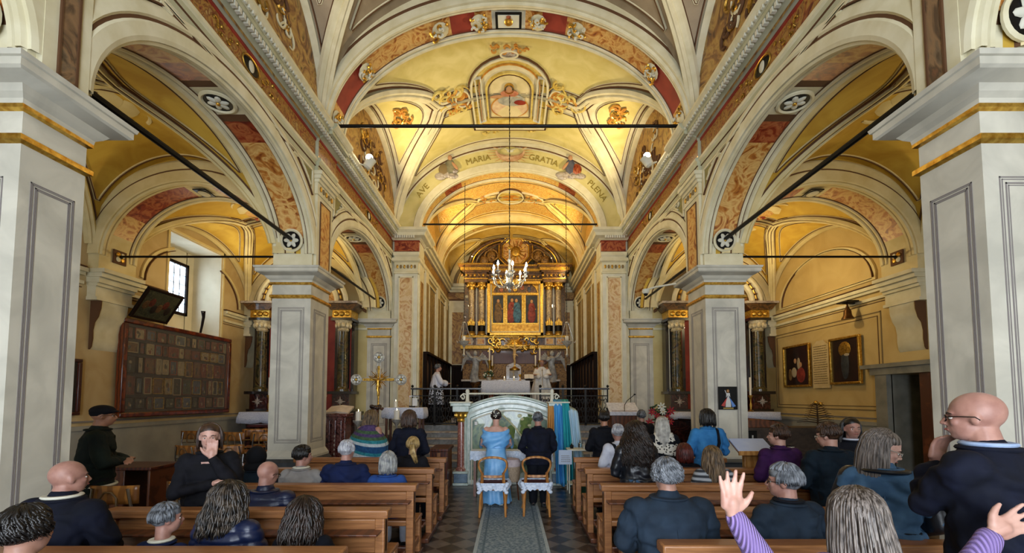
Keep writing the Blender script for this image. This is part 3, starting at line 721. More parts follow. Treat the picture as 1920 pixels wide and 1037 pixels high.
c = AP(PI/2, .03); mb.cbox(c, (.52, .36, .02), black); mb.cbox(c-Vector((0,0,.015)), (.42, .28, .02), white); mb.ell(c-Vector((0,0,.03)), (.09, .1, .02), gold, 10, 6); mb.ell(c-Vector((0,.11,.03)), (.05, .04, .02), marbR, 10, 6)
struct(mb, 'arch_beam_nave')
# ---- chancel arch wall
mb = MB()
HA = XCH; RA = 1.93; ZA = ZCO
def CAP_(t, r): 
    x = -HA*math.cos(t); z = RA*math.sin(t); nx = x/HA**2; nz_ = z/RA**2; l = math.hypot(nx, nz_); return x+r*nx/l, ZA+z+r*nz_/l
# wall plate between the arch and the vault
n = 60; vs = []
for i in range(n+1):
    t = PI*i/n; x, z = CAP_(t, 0); k = 4.2; xo_ = -3.62*math.cos(t); vs += [(x, YC, z), (-3.62*math.cos(t)*1.0, YC, ZCO+3.3*math.sin(t)+.0)]
mb.add(vs, [(2*i, 2*i+1, 2*i+3, 2*i+2) for i in range(n)], cream)
arch(mb, 'x', 0, HA, ZA, RA, [(.86, YC-.01, cream), (.84, YC-.05, brown), (.72, YC-.06, cream), (.70, YC-.02, brown), (.66, YC-.02, cream), (.22, YC-.02, naveyel), (.20, YC-.06, brown), (.02, YC-.06, cream), (0, YC-.04, cream), (0, YC, cream)]+soffit(YC, YCH, cream, lambda t: marbR if .18 < abs(t/PI-.5) < .27 else gorn)+[(0, YCH, cream), (.6, YCH, gob)], 64)
for s in (-1, 1):
    x0, x1 = sorted((s*XCH, s*(XW+.02))); mb.box(x0, x1, YC, YCH, 0, ZCO+.02, cream)
    # pilaster on the arch pier with marble panel
    a, b_ = sorted((s*(XCH+.04), s*(XW-.12))); mb.box(a, b_, YC-.10, YC, ZPL-.02, 6.1, white)
    mb.box(a+.14, b_-.14, YC-.112, YC-.1, ZPL+.25, 5.45, marbP); frame_on(mb, (a+.14, YC-.112, ZPL+.25), (1,0,0), (0,0,1), b_-a-.28, 4.2, (0,-1,0), cream, .04, .02)
    loft_rect(mb, a, b_, YC-.10, YCH, [(.0, 5.55, white), (.03, 5.57, cream), (.03, 5.62, cream), (.0, 5.64, cream), (.02, 5.9, cream), (.08, 5.94, cream), (.08, 6.02, cream), (.02, 6.04, brown), (.02, 6.08, cream), (.05, 6.12, cream), (.05, 6.22, cream), (.02, 6.25, brown), (.02, 6.55, marbR), (.05, 6.57, redp), (.12, 6.62, cream), (.24, 6.66, cream), (.26, 6.74, cream), (.33, 6.80, cream), (.33, 6.88, cream), (.0, 6.93, cream)])
    for k in range(9):
        mb.box(a+.04+k*(b_-a-.08)/9, a+.09+k*(b_-a-.08)/9, YC-.34, YC-.3, 6.58, 6.66, white)
        if k < 6: mb.ell((a+.08+k*(b_-a-.16)/5, YC-.13, 5.77), (.035, .02, .06), creamd if k % 2 else gold, 8, 6)
    # inner face marble panel
    xx = s*XCH; mb.box(min(xx, xx-s*.01), max(xx, xx-s*.01), YC+.12, YCH-.12, ZPL+.6, 5.4, marbB)
    # chancel side wall
    xs = s*(XCH+.08); chw = M('chancel_wall_ochre', '#a88f58', '#bda66e', 2, .75, dist=1)
    mb.box(min(xs, xs+s*.4), max(xs, xs+s*.4), YCH, YE, 0, 9, chw)
    for (yy, wd_) in ((14.0, .5), (16.2, .5), (18.2, .5)):
        mb.box(min(xs, xs-s*.08), max(xs, xs-s*.08), yy-wd_/2, yy+wd_/2, ZPL, 6.1, cream); mb.box(min(xs, xs-s*.09), max(xs, xs-s*.09), yy-wd_/2+.1, yy+wd_/2-.1, 3.2, 5.6, marbC)
    for (yy, wd_) in ((15.1, 1.2), (17.2, 1.1)):
        mb.box(min(xs, xs-s*.02), max(xs, xs-s*.02), yy-wd_/2, yy+wd_/2, 3.2, 5.7, marbC); frame_on(mb, (xs-s*.02, yy-wd_/2, 3.2), (0,1,0), (0,0,1), wd_, 2.5, (-s,0,0), cream, .06, .04)
    for e, z0, z1, m in ((.05, 5.9, 6.0, cream), (.09, 6.0, 6.12, cream), (.03, 6.12, 6.2, brown), (.04, 6.2, 6.5, marbB), (.12, 6.5, 6.6, cream), (.2, 6.6, 6.72, cream), (.28, 6.72, 6.85, cream), (.05, 6.85, 6.93, cream)):
        mb.box(min(xs, xs-s*e), max(xs, xs-s*e), YCH, YE, z0, z1, m)
# clouds with painted figures at the arch
for s in (-1, 1):
    t = PI*(.5+s*.205); x, z = CAP_(t, .42)
    for k in range(9): mb.ell((x+R.uniform(-.34, .34), YC-.06, z-.22+R.uniform(-.08, .08)+abs(k-4)*.02), (.16, .05, .09), marbW, 8, 6)
    mb.ell((x, YC-.08, z+.05), (.16, .05, .25), M('painted_robe_blue', '#2c3550', '#5a5a66', 5, .8) if s > 0 else M('painted_robe_grey', '#5c5a48', '#8a8568', 5, .8), 12, 8)
    mb.ell((x+s*.18, YC-.08, z-.02), (.17, .05, .18), marbR if s > 0 else creamd, 12, 8); mb.ell((x, YC-.1, z+.33), (.07, .05, .085), M('painted_flesh', '#b88a62', None, rough=.8), 10, 8)
    mb.ell((x-s*.15, YC-.1, z+.08), (.05, .04, .16), M('painted_flesh', '#b88a62'), 8, 6, Matrix.Rotation(s*.7, 3, 'Y'))
x, z = CAP_(PI/2, .45)
mb.tube([(x+.42*math.cos(PI+a*PI/16*1.0), YC-.07, z+.1+.24*math.sin(PI+a*PI/16)) for a in range(17)], [.03+.06*math.sin(PI*a/16) for a in range(17)], M('cloud_ring_rose', '#b0825a', '#d8b890', 5, .8), 8)
mb.ell((x, YC-.04, z+.06), (.34, .03, .2), naveyel, 20, 8); mb.ell((x, YC-.07, z+.1), (.1, .03, .05), white, 10, 6); mb.tube([(x-.18, YC-.08, z+.18), (x, YC-.1, z+.08), (x+.18, YC-.08, z+.18)], [.005, .035, .005], white, 6)
for k in range(22):
    a = PI*2*k/22; mb.tube([(x+.44*math.cos(a), YC-.04, z+.06+.26*math.sin(a)), (x+.72*math.cos(a), YC-.04, z+.06+.36*math.sin(a))], [.014, .004], marbO, 4)
struct(mb, 'wall_chancel_arch')
# inscription along the arch
def arc_text(txt, tc_, r, size, mat, mbname='trim_inscription'):
    cu = bpy.data.curves.new('inscription', 'FONT'); cu.body = txt; cu.size = size; cu.extrude = .006; cu.align_x = 'CENTER'
    o = bpy.data.objects.new('inscription', cu); COL.objects.link(o); bpy.context.view_layer.update()
    me = bpy.data.meshes.new_from_object(o.evaluated_get(bpy.context.evaluated_depsgraph_get())); bpy.data.objects.remove(o)
    for v in me.vertices:
        ux, uy, uz = v.co; t = tc_
        # walk along the arc
        x0_, z0_ = CAP_(tc_, r); st = .01; d = 0; sg = 1 if ux > 0 else -1; px_, pz_ = x0_, z0_
        while d < abs(ux):
            t += sg*st; nx_, nz2 = CAP_(t, r); dd = math.hypot(nx_-px_, nz2-pz_)
            if d+dd > abs(ux): t -= sg*st*(1-(abs(ux)-d)/dd); break
            d += dd; px_, pz_ = nx_, nz2
        x1_, z1_ = CAP_(t, r+uy); v.co = (x1_, YC-.03-uz, z1_)
    ob = bpy.data.objects.new(mbname, me); COL.objects.link(ob); me.materials.append(mat); ob['kind'] = 'structure'
letm = M('gold_ochre_letters', '#8f7c2a', None, rough=.7)
arc_text('AVE', PI*.17, .34, .26, letm); arc_text('MARIA', PI*.395, .34, .26, letm); arc_text('GRATIA', PI*.61, .34, .26, letm); arc_text('PLENA', PI*.83, .34, .26, letm)
# ---- back wall of the chancel with apse niche arcs
mb = MB(); chw = MATS['chancel_wall_ochre']
mb.box(-3.2, 3.2, YE-.1, YE+.3, 0, 9.2, chw)
for s in (-1, 1):
    mb.box(min(s*1.95, s*2.75), max(s*1.95, s*2.75), YE-.2, YE-.1, ZPL, 6.1, cream); mb.box(min(s*2.1, s*2.6), max(s*2.1, s*2.6), YE-.21, YE-.2, 3.3, 5.6, marbB)
for e, z0, z1, m in ((.05, 5.9, 6.0, cream), (.09, 6.0, 6.12, cream), (.03, 6.12, 6.2, brown), (.04, 6.2, 6.5, marbB), (.12, 6.5, 6.6, cream), (.2, 6.6, 6.72, cream), (.28, 6.72, 6.85, cream)):
    mb.box(-2.8, 2.8, YE-.1-e, YE-.1, z0, z1, m)
for r, m, d in ((0, gob, .25), (.14, creamd, .22), (.2, gorn, .18), (.42, gob, .16), (.5, golm, .12), (.8, creamd, .11)):
    arch(mb, 'x', 0, 2.55-r, ZCO-.1, 1.62-r*.8, [(.2, YE-.1-d, m), (0, YE-.1-d, m), (0, YE-.1, m)], 40)
struct(mb, 'wall_chancel_back')
# ---- rear wall (behind the viewer) with open door, lid over everything
mb = MB()
for x0, x1, z0, z1 in ((-XA-1, -6.8, 0, 10), (-5.0, -1.8, 0, 10), (1.8, 5.0, 0, 10), (6.8, XA+1, 0, 10), (-6.8, -5.0, 3.6, 10), (5.0, 6.8, 4, 10), (5.0, 6.8, 0, 1.2), (-1.8, 1.8, 3.8, 6), (-1.8, 1.8, 8, 10.4)):
    mb.box(x0, x1, YB-.3, YB, z0, z1, white)
struct(mb, 'wall_rear')
mb = MB(); mb.box(-XA-1, XA+1, YB-.3, YE+.3, 9.9, 10.0, white); mb.box(-XA-1, -XW-.1, YB-.3, YE+.3, 6.95, 7.05, white); mb.box(XW+.1, XA+1, YB-.3, YE+.3, 6.95, 7.05, white)
mb.box(-XW-.2, -XW-.1, YB, YE, 6.9, 10, white); mb.box(XW+.1, XW+.2, YB, YE, 6.9, 10, white)
struct(mb, 'roof')
# ---- left aisle window (leaded panes) in its deep splayed opening
mb = MB(); xg = -8.45
wlin = M('embrasure_white', '#cfc7ae', '#ddd6c0', 2, .8)
mb.box(xg-.12, xg, 9.5, 9.78, 3.35, 5.62, wlin); mb.box(xg-.12, xg, 10.98, 11.25, 3.35, 5.62, wlin); mb.box(xg-.12, xg, 9.7, 11.0, 3.35, 3.95, wlin); mb.box(xg-.12, xg, 9.7, 11.0, 5.25, 5.62, wlin)
mb.box(-8.62, -7.71, 11.235, 11.25, 3.35, 5.62, wlin); mb.box(-8.62, -7.71, 9.5, 9.515, 3.35, 5.62, wlin); mb.box(-8.62, -7.71, 9.5, 11.25, 3.35, 3.365, wlin); mb.box(-8.62, -7.71, 9.5, 11.25, 5.6, 5.62, wlin)
struct(mb, 'trim_1')
w = MB(); 
for a, b2, z0, z1 in ((9.76, 9.82, 3.93, 5.27), (10.96, 11.02, 3.93, 5.27), (9.76, 11.02, 3.93, 4.0), (9.76, 11.02, 5.2, 5.27)): w.box(xg-.02, xg+.05, a, b2, z0, z1, woodD)
for k in range(1, 6): w.box(xg, xg+.015, 9.82+k*.19-.006, 9.82+k*.19+.006, 4.0, 5.2, iron)
for k in range(1, 5): w.box(xg, xg+.015, 9.82, 10.96, 4.0+k*.24-.006, 4.0+k*.24+.006, iron)
wf = struct(w, 'window_1', smooth=False)
w = MB(); w.box(xg-.01, xg-.004, 9.8, 10.98, 3.98, 5.22, M('daylit_pane', '#eef4ff', '#cfdff5', 6, .3, kind='voronoi', emit=0)); 
pm = bpy.data.materials.new('bright_window_pane'); pm.use_nodes = True; nt = pm.node_tree; b = nt.nodes['Principled BSDF']; b.inputs['Base Color'].default_value = (.8,.9,1,1); b.inputs['Emission Strength'].default_value = 7
vr = nt.nodes.new('ShaderNodeTexVoronoi'); vr.inputs['Scale'].default_value = 9; cr = nt.nodes.new('ShaderNodeValToRGB'); cr.color_ramp.elements[0].color = (.75,.88,1,1); cr.color_ramp.elements[1].color = (.25,.36,.5,1); cr.color_ramp.elements[1].position = .8
tcn = nt.nodes.new('ShaderNodeTexCoord'); nt.links.new(tcn.outputs['Object'], vr.inputs['Vector']); nt.links.new(vr.outputs[0], cr.inputs[0]); nt.links.new(cr.outputs[0], b.inputs['Emission Color'])
w.mats = [pm]; w.build('pane', parent=wf)
# ---- right aisle doorway (dark passage) with stone frame
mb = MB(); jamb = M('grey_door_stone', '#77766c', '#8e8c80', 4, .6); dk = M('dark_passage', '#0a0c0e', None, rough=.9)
mb.box(XA-.06, XA+.02, 7.72, 7.92, 0, 2.35, woodPd); mb.box(XA-.10, XA+.02, 8.58, 8.85, 0, 2.28, jamb); mb.box(XA-.12, XA+.02, 7.65, 8.95, 2.28, 2.42, jamb); mb.box(XA-.16, XA+.02, 7.55, 9.15, 2.42, 2.50, jamb)
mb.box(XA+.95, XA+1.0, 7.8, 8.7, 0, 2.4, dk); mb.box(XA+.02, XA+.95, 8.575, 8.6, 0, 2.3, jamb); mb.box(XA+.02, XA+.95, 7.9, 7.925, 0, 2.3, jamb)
struct(mb, 'door_1')
# ============================================================ FIXTURES OF THE CHURCH
def rod(a, b, r, label, group, name='tie_rod'):
    mb = MB(); a = Vector(a); b = Vector(b); mb.tube([a, b], r, black, 8)
    for p, q in ((a, b), (b, a)):
        d = (q-p).normalized(); mb.tube([p, p+d*.05], r*2.2, black, 8)
    return mb.build(name, label=label, cat='tie rod', group=group)
rod((-3.42, 8.07, 7.12), (3.42, 8.07, 7.12), .032, 'long black iron tie rod across the nave high between the middle pillars', 'iron tie rods')
rod((-2.78, 13.1, 7.25), (2.78, 13.1, 7.25), .028, 'black iron tie rod across the opening of the chancel arch', 'iron tie rods')
for s in (-1, 1):
    sd = 'left' if s < 0 else 'right'; xm = s*(XW+XP)/2; oth = 'white window' if s < 0 else 'dark doorway'
    hint = 'on the window side' if s < 0 else 'on the doorway side'
    rod((xm, 3.72, 4.72), (xm, 7.72, 4.70), .036, 'thick black tie rod %s from the nearest great pillar to the next' % hint, 'iron tie rods')
    rod((xm, 8.43, 4.70), (xm, 12.82, 4.70), .03, 'black tie rod %s from the middle pillar towards the chancel' % hint, 'iron tie rods')
    rod((s*XP, 8.07, 4.52), (s*7.5, 8.07, 4.52), .022, 'thin black tie rod crossing the aisle %s' % hint, 'iron tie rods')
# security camera on the right pillar
c = thing('security_camera', 'small white dome camera on a bracket at the capital above the Jesus picture', 'camera')
mb = MB(); mb.tube([(3.42, 8.5, 4.12), (3.1, 8.9, 4.15), (2.95, 9.0, 4.12)], .02, white, 6); mb.build('bracket', c)
mb = MB(); mb.lathe([(.0, .06), (.07, .05), (.08, 0), (.06, -.04), (0, -.06)], (2.93, 9.02, 4.08), white, 14); mb.build('housing', c); mb = MB(); mb.ell((2.93, 9.02, 4.03), .045, black); mb.build('lens', c)
# cornice spotlights
def flood(x, y, z, s, label):
    t = thing('spotlight', label, 'spotlight', (x, y, z), 0, 'spotlights on the cornice')
    m = MB(); m.lathe([(.05, -.12), (.09, -.08), (.11, .1), (.12, .12), (.1, .12)], (0, 0, .06), white, 14, Matrix.Rotation(-.5*s, 3, 'Y')); m.build('housing', t)
    m = MB(); m.tube([(s*.2, 0, .06), (s*.1, 0, .02), (0, 0, 0)], .015, white, 6); m.build('bracket', t)
    m = MB(); m.ell((-s*.03, -.05, .16), (.075, .075, .075), bulb); m.build('bulb', t); return t
flood(-3.06, 9.05, 6.86, -1, 'glowing white spotlight on the cornice above the pillar without a picture')
flood(3.03, 9.05, 6.90, 1, 'glowing white spotlight on the cornice above the pillar with the Jesus picture')
# ---- chandelier
ch = thing('chandelier', 'brass and crystal chandelier with lit candle bulbs hanging before the altar', 'chandelier', (0, 10.6, 0))
m = MB(); zc0 = 4.75
z = 9.6
pts = [(.005*math.sin(k*2), 0, 9.62-k*(9.62-5.62)/80) for k in range(81)]
m.tube(pts, [.008 if k % 2 else .014 for k in range(81)], black, 5); m.lathe([(.0, 5.68), (.05, 5.62), (.06, 5.6), (.02, 5.56), (0, 5.5)], (0,0,0), golddk, 12); m.build('chain', ch)
m = MB(); m.lathe([(0, 4.45), (.03, 4.47), (.05, 4.52), (.02, 4.57), (.09, 4.63), (.12, 4.68), (.05, 4.74), (.04, 4.82), (.10, 4.88), (.11, 4.93), (.04, 5.0), (.03, 5.2), (.06, 5.28), (.02, 5.35), (.02, 5.55), (0, 5.6)], (0,0,0), silver, 18); m.build('stem', ch)
for k in range(8):
    a = k*PI/4+.2; d = Vector((math.cos(a), math.sin(a), 0)); Z = lambda z: Vector((0,0,z)); rr_ = .50 if k % 2 else .40; zt = 4.98 if k % 2 else 5.16
    m = MB(); P_ = [d*.05+Z(4.70), d*.16+Z(4.60), d*.30+Z(4.62), d*(rr_-.04)+Z(4.74), d*rr_+Z(4.86)]; m.tube(P_, .014, silver, 6)
    m.tube([d*.2+Z(4.63), d*.25+Z(4.74), d*.2+Z(4.80), d*.16+Z(4.75)], .008, golddk, 5)
    m.lathe([(0, 0), (.06, .01), (.07, .035), (.02, .03), (.02, .05), (0, .05)], d*rr_+Z(4.86), silver, 12); arm = m.build('arm', ch)
    m = MB(); m.tube([d*rr_+Z(4.9), d*rr_+Z(5.02)], .016, wax, 8); m.build('candle_sleeve', arm)
    m = MB(); m.lathe([(0, 0), (.022, .02), (.028, .05), (.012, .1), (0, .13)], d*rr_+Z(5.02), bulb, 10); m.build('bulb', arm)
    m = MB()
    m.ell(d*rr_+Z(4.80), (.016, .016, .05), glass, 6, 5); m.build('crystal', arm)
# ---- hanging sanctuary lamps
def hang_lamp(px, lab):
    p = W(px, 640, 13.1); t = thing('sanctuary_lamp', lab, 'hanging lamp', (p.x, 13.1, p.z), 0, 'silver sanctuary lamps hung from the chancel arch')
    ztop = ZCO+1.93*math.sqrt(1-(p.x/XCH)**2)-p.z
    m = MB(); n_ = 90; m.tube([(0, 0, .62+(ztop-.62)*k/n_) for k in range(n_+1)], [.006 if k % 2 else .013 for k in range(n_+1)], iron, 5); m.build('chain', t)
    m = MB(); m.lathe([(0, -.5), (.02, -.47), (.05, -.42), (.02, -.37), (.03, -.25), (.01, -.2), (.05, -.14), (.13, -.08), (.16, -.02), (.17, 0), (.14, .01), (.08, .02), (0, .02)], (0,0,0), silver, 18)
    m.lathe([(0, .62), (.05, .6), (.06, .56), (0, .54)], (0,0,0), silver, 12)
    for k in range(3):
        a = k*2*PI/3+.4; e = Vector((math.cos(a), math.sin(a), 0)); m.tube([e*.16, e*.22+Vector((0,0,.06)), e*.20+Vector((0,0,.12)), e*.05+Vector((0,0,.58))], .009, silver, 5); m.tube([e*.16, e*.28+Vector((0,0,-.03)), e*.31+Vector((0,0,.04))], .014, silver, 5)
    m.build('bowl', t); m = MB(); m.lathe([(.04, 0), (.055, .08), (.05, .14), (0, .14)], (0,0,.02), redp if False else wax, 10); m.build('glass_cup', t)
hang_lamp(870, 'silver oil lamp hanging on a long chain beside the angel statue at the altar server')
hang_lamp(1063, 'silver oil lamp hanging on a long chain above the priest')
# ---- dark wooden choir stalls round the chancel
for s in (-1, 1):
    x = s*2.80; t = thing('choir_stall', ('dark carved wooden choir stall panelling behind the altar server' if s < 0 else 'dark carved wooden choir stall panelling on the chancel side beside the priest'), 'choir stall', (x, 0, ZPL), 0, 'dark choir stalls')
    m = MB(); x0, x1 = sorted((0, -s*.10)); m.box(x0, x1, 13.46, 18.6, 0, 2.2, woodD); x0, x1 = sorted((0, -s*.22)); m.box(x0, x1, 13.44, 18.6, 2.2, 2.28, woodD); m.build('back_panel', t, bevel=.01)
    m = MB()
    for k in range(9): 
        x0, x1 = sorted((-s*.10, -s*.15)); m.box(x0, x1, 13.46+k*.63, 13.56+k*.63, 0, 2.2, woodD)
        if k < 8: m.prism([(13.66+k*.63+.0, 1.0), (13.96+k*.63, 1.0), (13.96+k*.63, 1.9), (13.81+k*.63, 2.05), (13.66+k*.63, 1.9)], min(-s*.10, -s*.12), max(-s*.10, -s*.12), M('walnut_panel', '#2a160d', '#3d2416', 5, .35, coat=.3), 'x')
    m.build('pilaster', t)
    m = MB(); x0, x1 = sorted((-s*.15, -s*.55)); m.box(x0, x1, 13.5, 18.6, .38, .44, woodD); m.box(x0, x1, 13.5, 18.6, 0, .38, woodD); m.build('bench', t)
t = thing('choir_stall', 'low dark wooden panelling along the back wall under the great altarpiece', 'choir stall', (0, YE-.2, ZPL)); m = MB(); m.box(-2.6, 2.6, -.1, .05, 0, 2.15, woodD); m.box(-2.6, 2.6, -.2, .05, 2.15, 2.25, woodD); m.build('back_panel', t)
m = MB(); 
for k in range(10): m.box(-2.55+k*.55, -2.47+k*.55, -.16, -.1, 0, 2.15, woodD)
m.build('pilaster', t)
# ---- wrought iron chancel railing
for s in (-1, 1):
    x0, x1 = (-2.95, -.86) if s < 0 else (.86, 2.95)
    t = thing('iron_railing', 'black wrought iron railing %s' % ('in front of the altar server' if s < 0 else 'behind the blue and orange cloth'), 'railing', ((x0+x1)/2, 12.70, ZPL), 0, 'chancel railings')
    L_ = x1-x0; h = L_/2; m = MB(); m.box(-h, h, -.04, .04, 1.06, 1.11, M('rail_top_steel', '#44464a', '#5a5c60', 20, .35, .8)); m.build('top_rail', t, bevel=.008)
    m = MB(); m.box(-h, h, -.03, .03, .04, .08, iron); m.box(-h, h, -.02, .02, .86, .89, iron); m.build('bottom_rail', t)
    for k in range(4):
        m = MB(); xx = -h+.04+k*(L_-.08)/3; m.box(xx-.03, xx+.03, -.03, .03, 0, 1.1, iron); m.ell((xx, 0, 1.16), .045, iron); m.build('post', t)
    m = MB()
    for k in range(int(L_/.17)):
        xx = -h+.1+k*.17
        for q in range(3):
            zz = .2+q*.25; sg = 1 if (k+q) % 2 else -1
            m.tube([(xx+sg*.06*(1-a/14)*math.cos(a*.62), 0, zz+.09*(1-a/14)*math.sin(a*.62)*1.2) for a in range(12)], .011, iron, 5)
            m.tube([(xx, 0, zz-.12), (xx+.04*sg, 0, zz), (xx, 0, zz+.13)], .009, iron, 5)
            m.ell((xx-sg*.05, 0, zz+.05), (.03, .012, .02), iron, 6, 4)
        m.tube([(xx+.085, 0, .08), (xx+.085, 0, .88)], .008, iron, 5)
    m.build('scrollwork', t)
# gate panels, partly hidden by the shrine
t = thing('iron_gate', 'low black iron gate of the chancel seen above the arched shrine', 'gate', (0, 12.7, ZPL)); m = MB()
for k in range(11): m.tube([(-.8+k*.16, 0, 0), (-.8+k*.16, 0, .95)], .012, iron, 5)
m.box(-.82, .82, -.02, .02, .92, .96, iron); m.box(-.82, .82, -.02, .02, .05, .09, iron); m.build('leaf', t)
# ---- altar predella and mass altar with cloth
m = MB(); m.box(-1.9, 1.9, 13.75, 17.6, ZPL, ZPL+.17, marbW); m.box(-1.6, 1.6, 13.95, 17.4, ZPL+.17, ZPL+.33, marbW); struct(m, 'floor_predella', bevel=.01)
ZA_ = ZPL+.33
t = thing('altar_table', 'marble mass altar table behind the railing, under a white lace cloth', 'altar', (-.15, 14.35, ZA_))
m = MB(); m.box(-.72, .72, -.35, .35, .96, 1.04, marbW); m.build('table_top', t, bevel=.01)
for e in (-1, 1):
    m = MB(); m.lathe([(.14, 0), (.14, .05), (.1, .1), (.12, .4), (.09, .7), (.13, .96)], (e*.5, 0, 0), gold if False else marbR, 14); m.build('leg', t)
def drape(name, w, d, z, drop, cx, cy, label, cat, mat, n=60, scal=8, amp=.045, group=None, zz=0):
    """cloth over a table: top, hanging front and sides with scalloped lace hem"""
    m = MB(); ring = []
    def edge(q):   # perimeter 0..1
        per = [(-w/2, -d/2), (w/2, -d/2), (w/2, d/2), (-w/2, d/2)]; q *= 4; i = int(q) % 4; f = q-int(q); a = per[i]; b_ = per[(i+1) % 4]; return a[0]+(b_[0]-a[0])*f, a[1]+(b_[1]-a[1])*f
    N_ = 4*n; vs = []
    for i in range(N_):
        x, y = edge(i/N_); fold = 1+.018*math.sin(i*.9)+.012*math.sin(i*.37+1); hem = drop*(1-.0)+amp*abs(math.sin(i/N_*PI*scal*4/2))
        vs += [(x, y, z), (x*1.012, y*1.015, z-.015), (x*(1.02*fold), y*(1.03*fold), z-hem*.5), (x*(1.03*fold), y*(1.06*fold), z-hem)]
    fs = []
    for i in range(N_):
        j = (i+1) % N_
        for k in range(3): fs.append((4*i+k, 4*j+k, 4*j+k+1, 4*i+k+1))
    fs.append(tuple(4*i for i in range(N_))); m.add(vs, fs, mat)
    o = m.build(name, label=label, cat=cat, group=group, loc=(cx, cy, zz)); md = o.modifiers.new('solid', 'SOLIDIFY'); md.thickness = .004; return o
lace = M('white_lace', '#b4b9cc', '#dfe2ee', 60, .8, bump=.3)
drape('altar_cloth', 1.56, .76, 1.05, .42, -.15, 14.35, 'white lace cloth covering the mass altar between altar server and priest', 'altar cloth', lace, scal=7, zz=ZA_)
# book / gospel stand and items on the mass altar
def candle(x, y, z, h, r, label, lit=True, group=None, stick=None, mat=wax):
    t = thing('candle', label, 'candle', (x, y, z), 0, group); zz = 0
    if stick:
        m = MB(); m.lathe([(.05*stick[1], 0), (.055*stick[1], .015), (.02*stick[1], .04), (.03*stick[1], stick[0]*.4), (.014*stick[1], stick[0]*.55), (.022*stick[1], stick[0]*.8), (.05*stick[1], stick[0]*.96), (.05*stick[1], stick[0])], (0,0,0), stick[2], 14); m.build('candlestick', t); zz = stick[0]
    m = MB(); m.lathe([(r, zz), (r, zz+h*.98), (r*.8, zz+h), (r*.2, zz+h*.985)], (0,0,0), mat, 14); w_ = m.build('wax_column', t)
    if lit:
        m = MB(); m.lathe([(0, 0), (.006, .008), (.008, .018), (.003, .034), (0, .04)], (0, 0, zz+h+.005), flame, 8); m.build('flame', t)
    return t
t = thing('tabernacle', 'small white marble tabernacle with closed door standing on the high altar', 'tabernacle', (0, 17.05, 2.55)); p = W(963, 712, 17.05); t.location = (p.x, 17.05, p.z)
m = MB(); m.box(-.30, .30, -.15, .25, 0, .52, marbW); m.prism([(-.30, .52), (.30, .52), (.20, .60), (0, .68), (-.20, .60)], -.15, .25, marbW); m.build('housing', t, bevel=.01); m = MB(); m.box(-.17, .17, -.17, -.15, .06, .46, M('tabernacle_door', '#a89f90', '#8b8070', 9, .4)); m.box(-.008, .008, -.19, -.17, .1, .42, golddk); m.box(-.07, .07, -.19, -.17, .29, .305, golddk); m.build('door', t)
t = thing('high_altar', 'stone high altar block behind the mass altar carrying tabernacle and statues', 'altar', (0, 17.1, ZA_)); zt_ = t_z = p.z-ZA_
m = MB(); m.box(-1.9, 1.9, -.3, .6, 0, zt_, woodD); m.box(-1.95, 1.95, -.35, .6, zt_-.08, zt_, marbW); m.build('altar_block', t, bevel=.01)
# gilt crucifix on the tabernacle
def corpus(m, c, s, mat, sg=1):
    """small figure of Christ on the cross, s = body height"""
    c = Vector(c); V = lambda x, y, z: c+Vector((x, y, z))*s
    m.tube([V(0,-.03,0), V(.02,-.06,.18), V(-.02,-.05,.30), V(0,-.04,.46), V(0,-.05,.62), V(0,-.05,.74), V(0,-.06,.8)], [.035*s, .04*s, .05*s, .075*s, .07*s, .085*s, .03*s], mat, 8)
    for e in (-1, 1): m.tube([V(e*.06,-.04,.73), V(e*.22,-.04,.80), V(e*.40,-.03,.90)], [.04*s, .028*s, .02*s], mat, 6); m.ell(V(e*.41,-.03,.91), (.03*s, .02*s, .03*s), mat, 6, 5)
    m.ell(V(.02,-.08,.86), (.055*s, .06*s, .075*s), mat, 10, 8); m.ell(V(0,-.05,.47), (.10*s, .07*s, .06*s), mat, 8, 6); m.tube([V(.08,-.06,.47), V(.16,-.06,.40)], [.03*s,.01*s], mat, 5)
p = W(965, 687, 16.6); t = thing('crucifix', 'small gilded crucifix standing on the tabernacle of the high altar', 'crucifix', p)
m = MB(); m.box(-.03, .03, -.02, .02, -.1, .98, golddk); m.box(-.42, .42, -.02, .02, .78, .84, golddk); m.build('cross', t); m = MB(); corpus(m, (0, -.02, .05), .85, M('ivory_corpus', '#d8b070', '#e9cb94', 9, .4, .3)); m.build('christ_figure', t)
m = MB(); m.lathe([(.2, -.16), (.2, -.1), (.05, -.02), (.04, .0)], (0,0,0), golddk, 12); m.build('foot', t)
# ---- the great altarpiece
ra = thing('altarpiece', 'huge gilded and marble altarpiece with twin columns filling the chancel back wall', 'altarpiece', (0, 18.2, 0))
def Z(py, d=18.2): return W(964, py, d).z
def X(px, d=18.2): return W(px, 600, d).x
retw = M('altarpiece_brown_marble', '#1e1009', ('#452a14', '#6a4622', '#2c1a0e'), 3, .35, dist=3, detail=6, coat=.3)
colm = M('spiral_column_marble', '#6b5a48', ('#a08c70', '#c9b48c', '#7c664c'), 4, .3, dist=3, detail=6, coat=.4)
m = MB(); m.box(X(868), X(1062), 0, .5, ZA_, Z(655), brz); m.box(X(905), X(1025), -.03, 0, Z(682), Z(658), woodR); m.box(X(872), X(900), -.03, 0, Z(682), Z(658), retw); m.box(X(1030), X(1058), -.03, 0, Z(682), Z(658), retw); m.box(X(864), X(1066), -.12, .5, Z(655), Z(648), golddk); m.build('base', ra, bevel=.01)
m = MB(); m.box(X(870), X(1060), -.05, .5, Z(648), Z(634), retw); m.box(X(866), X(1064), -.2, .5, Z(634), Z(630), golddk)
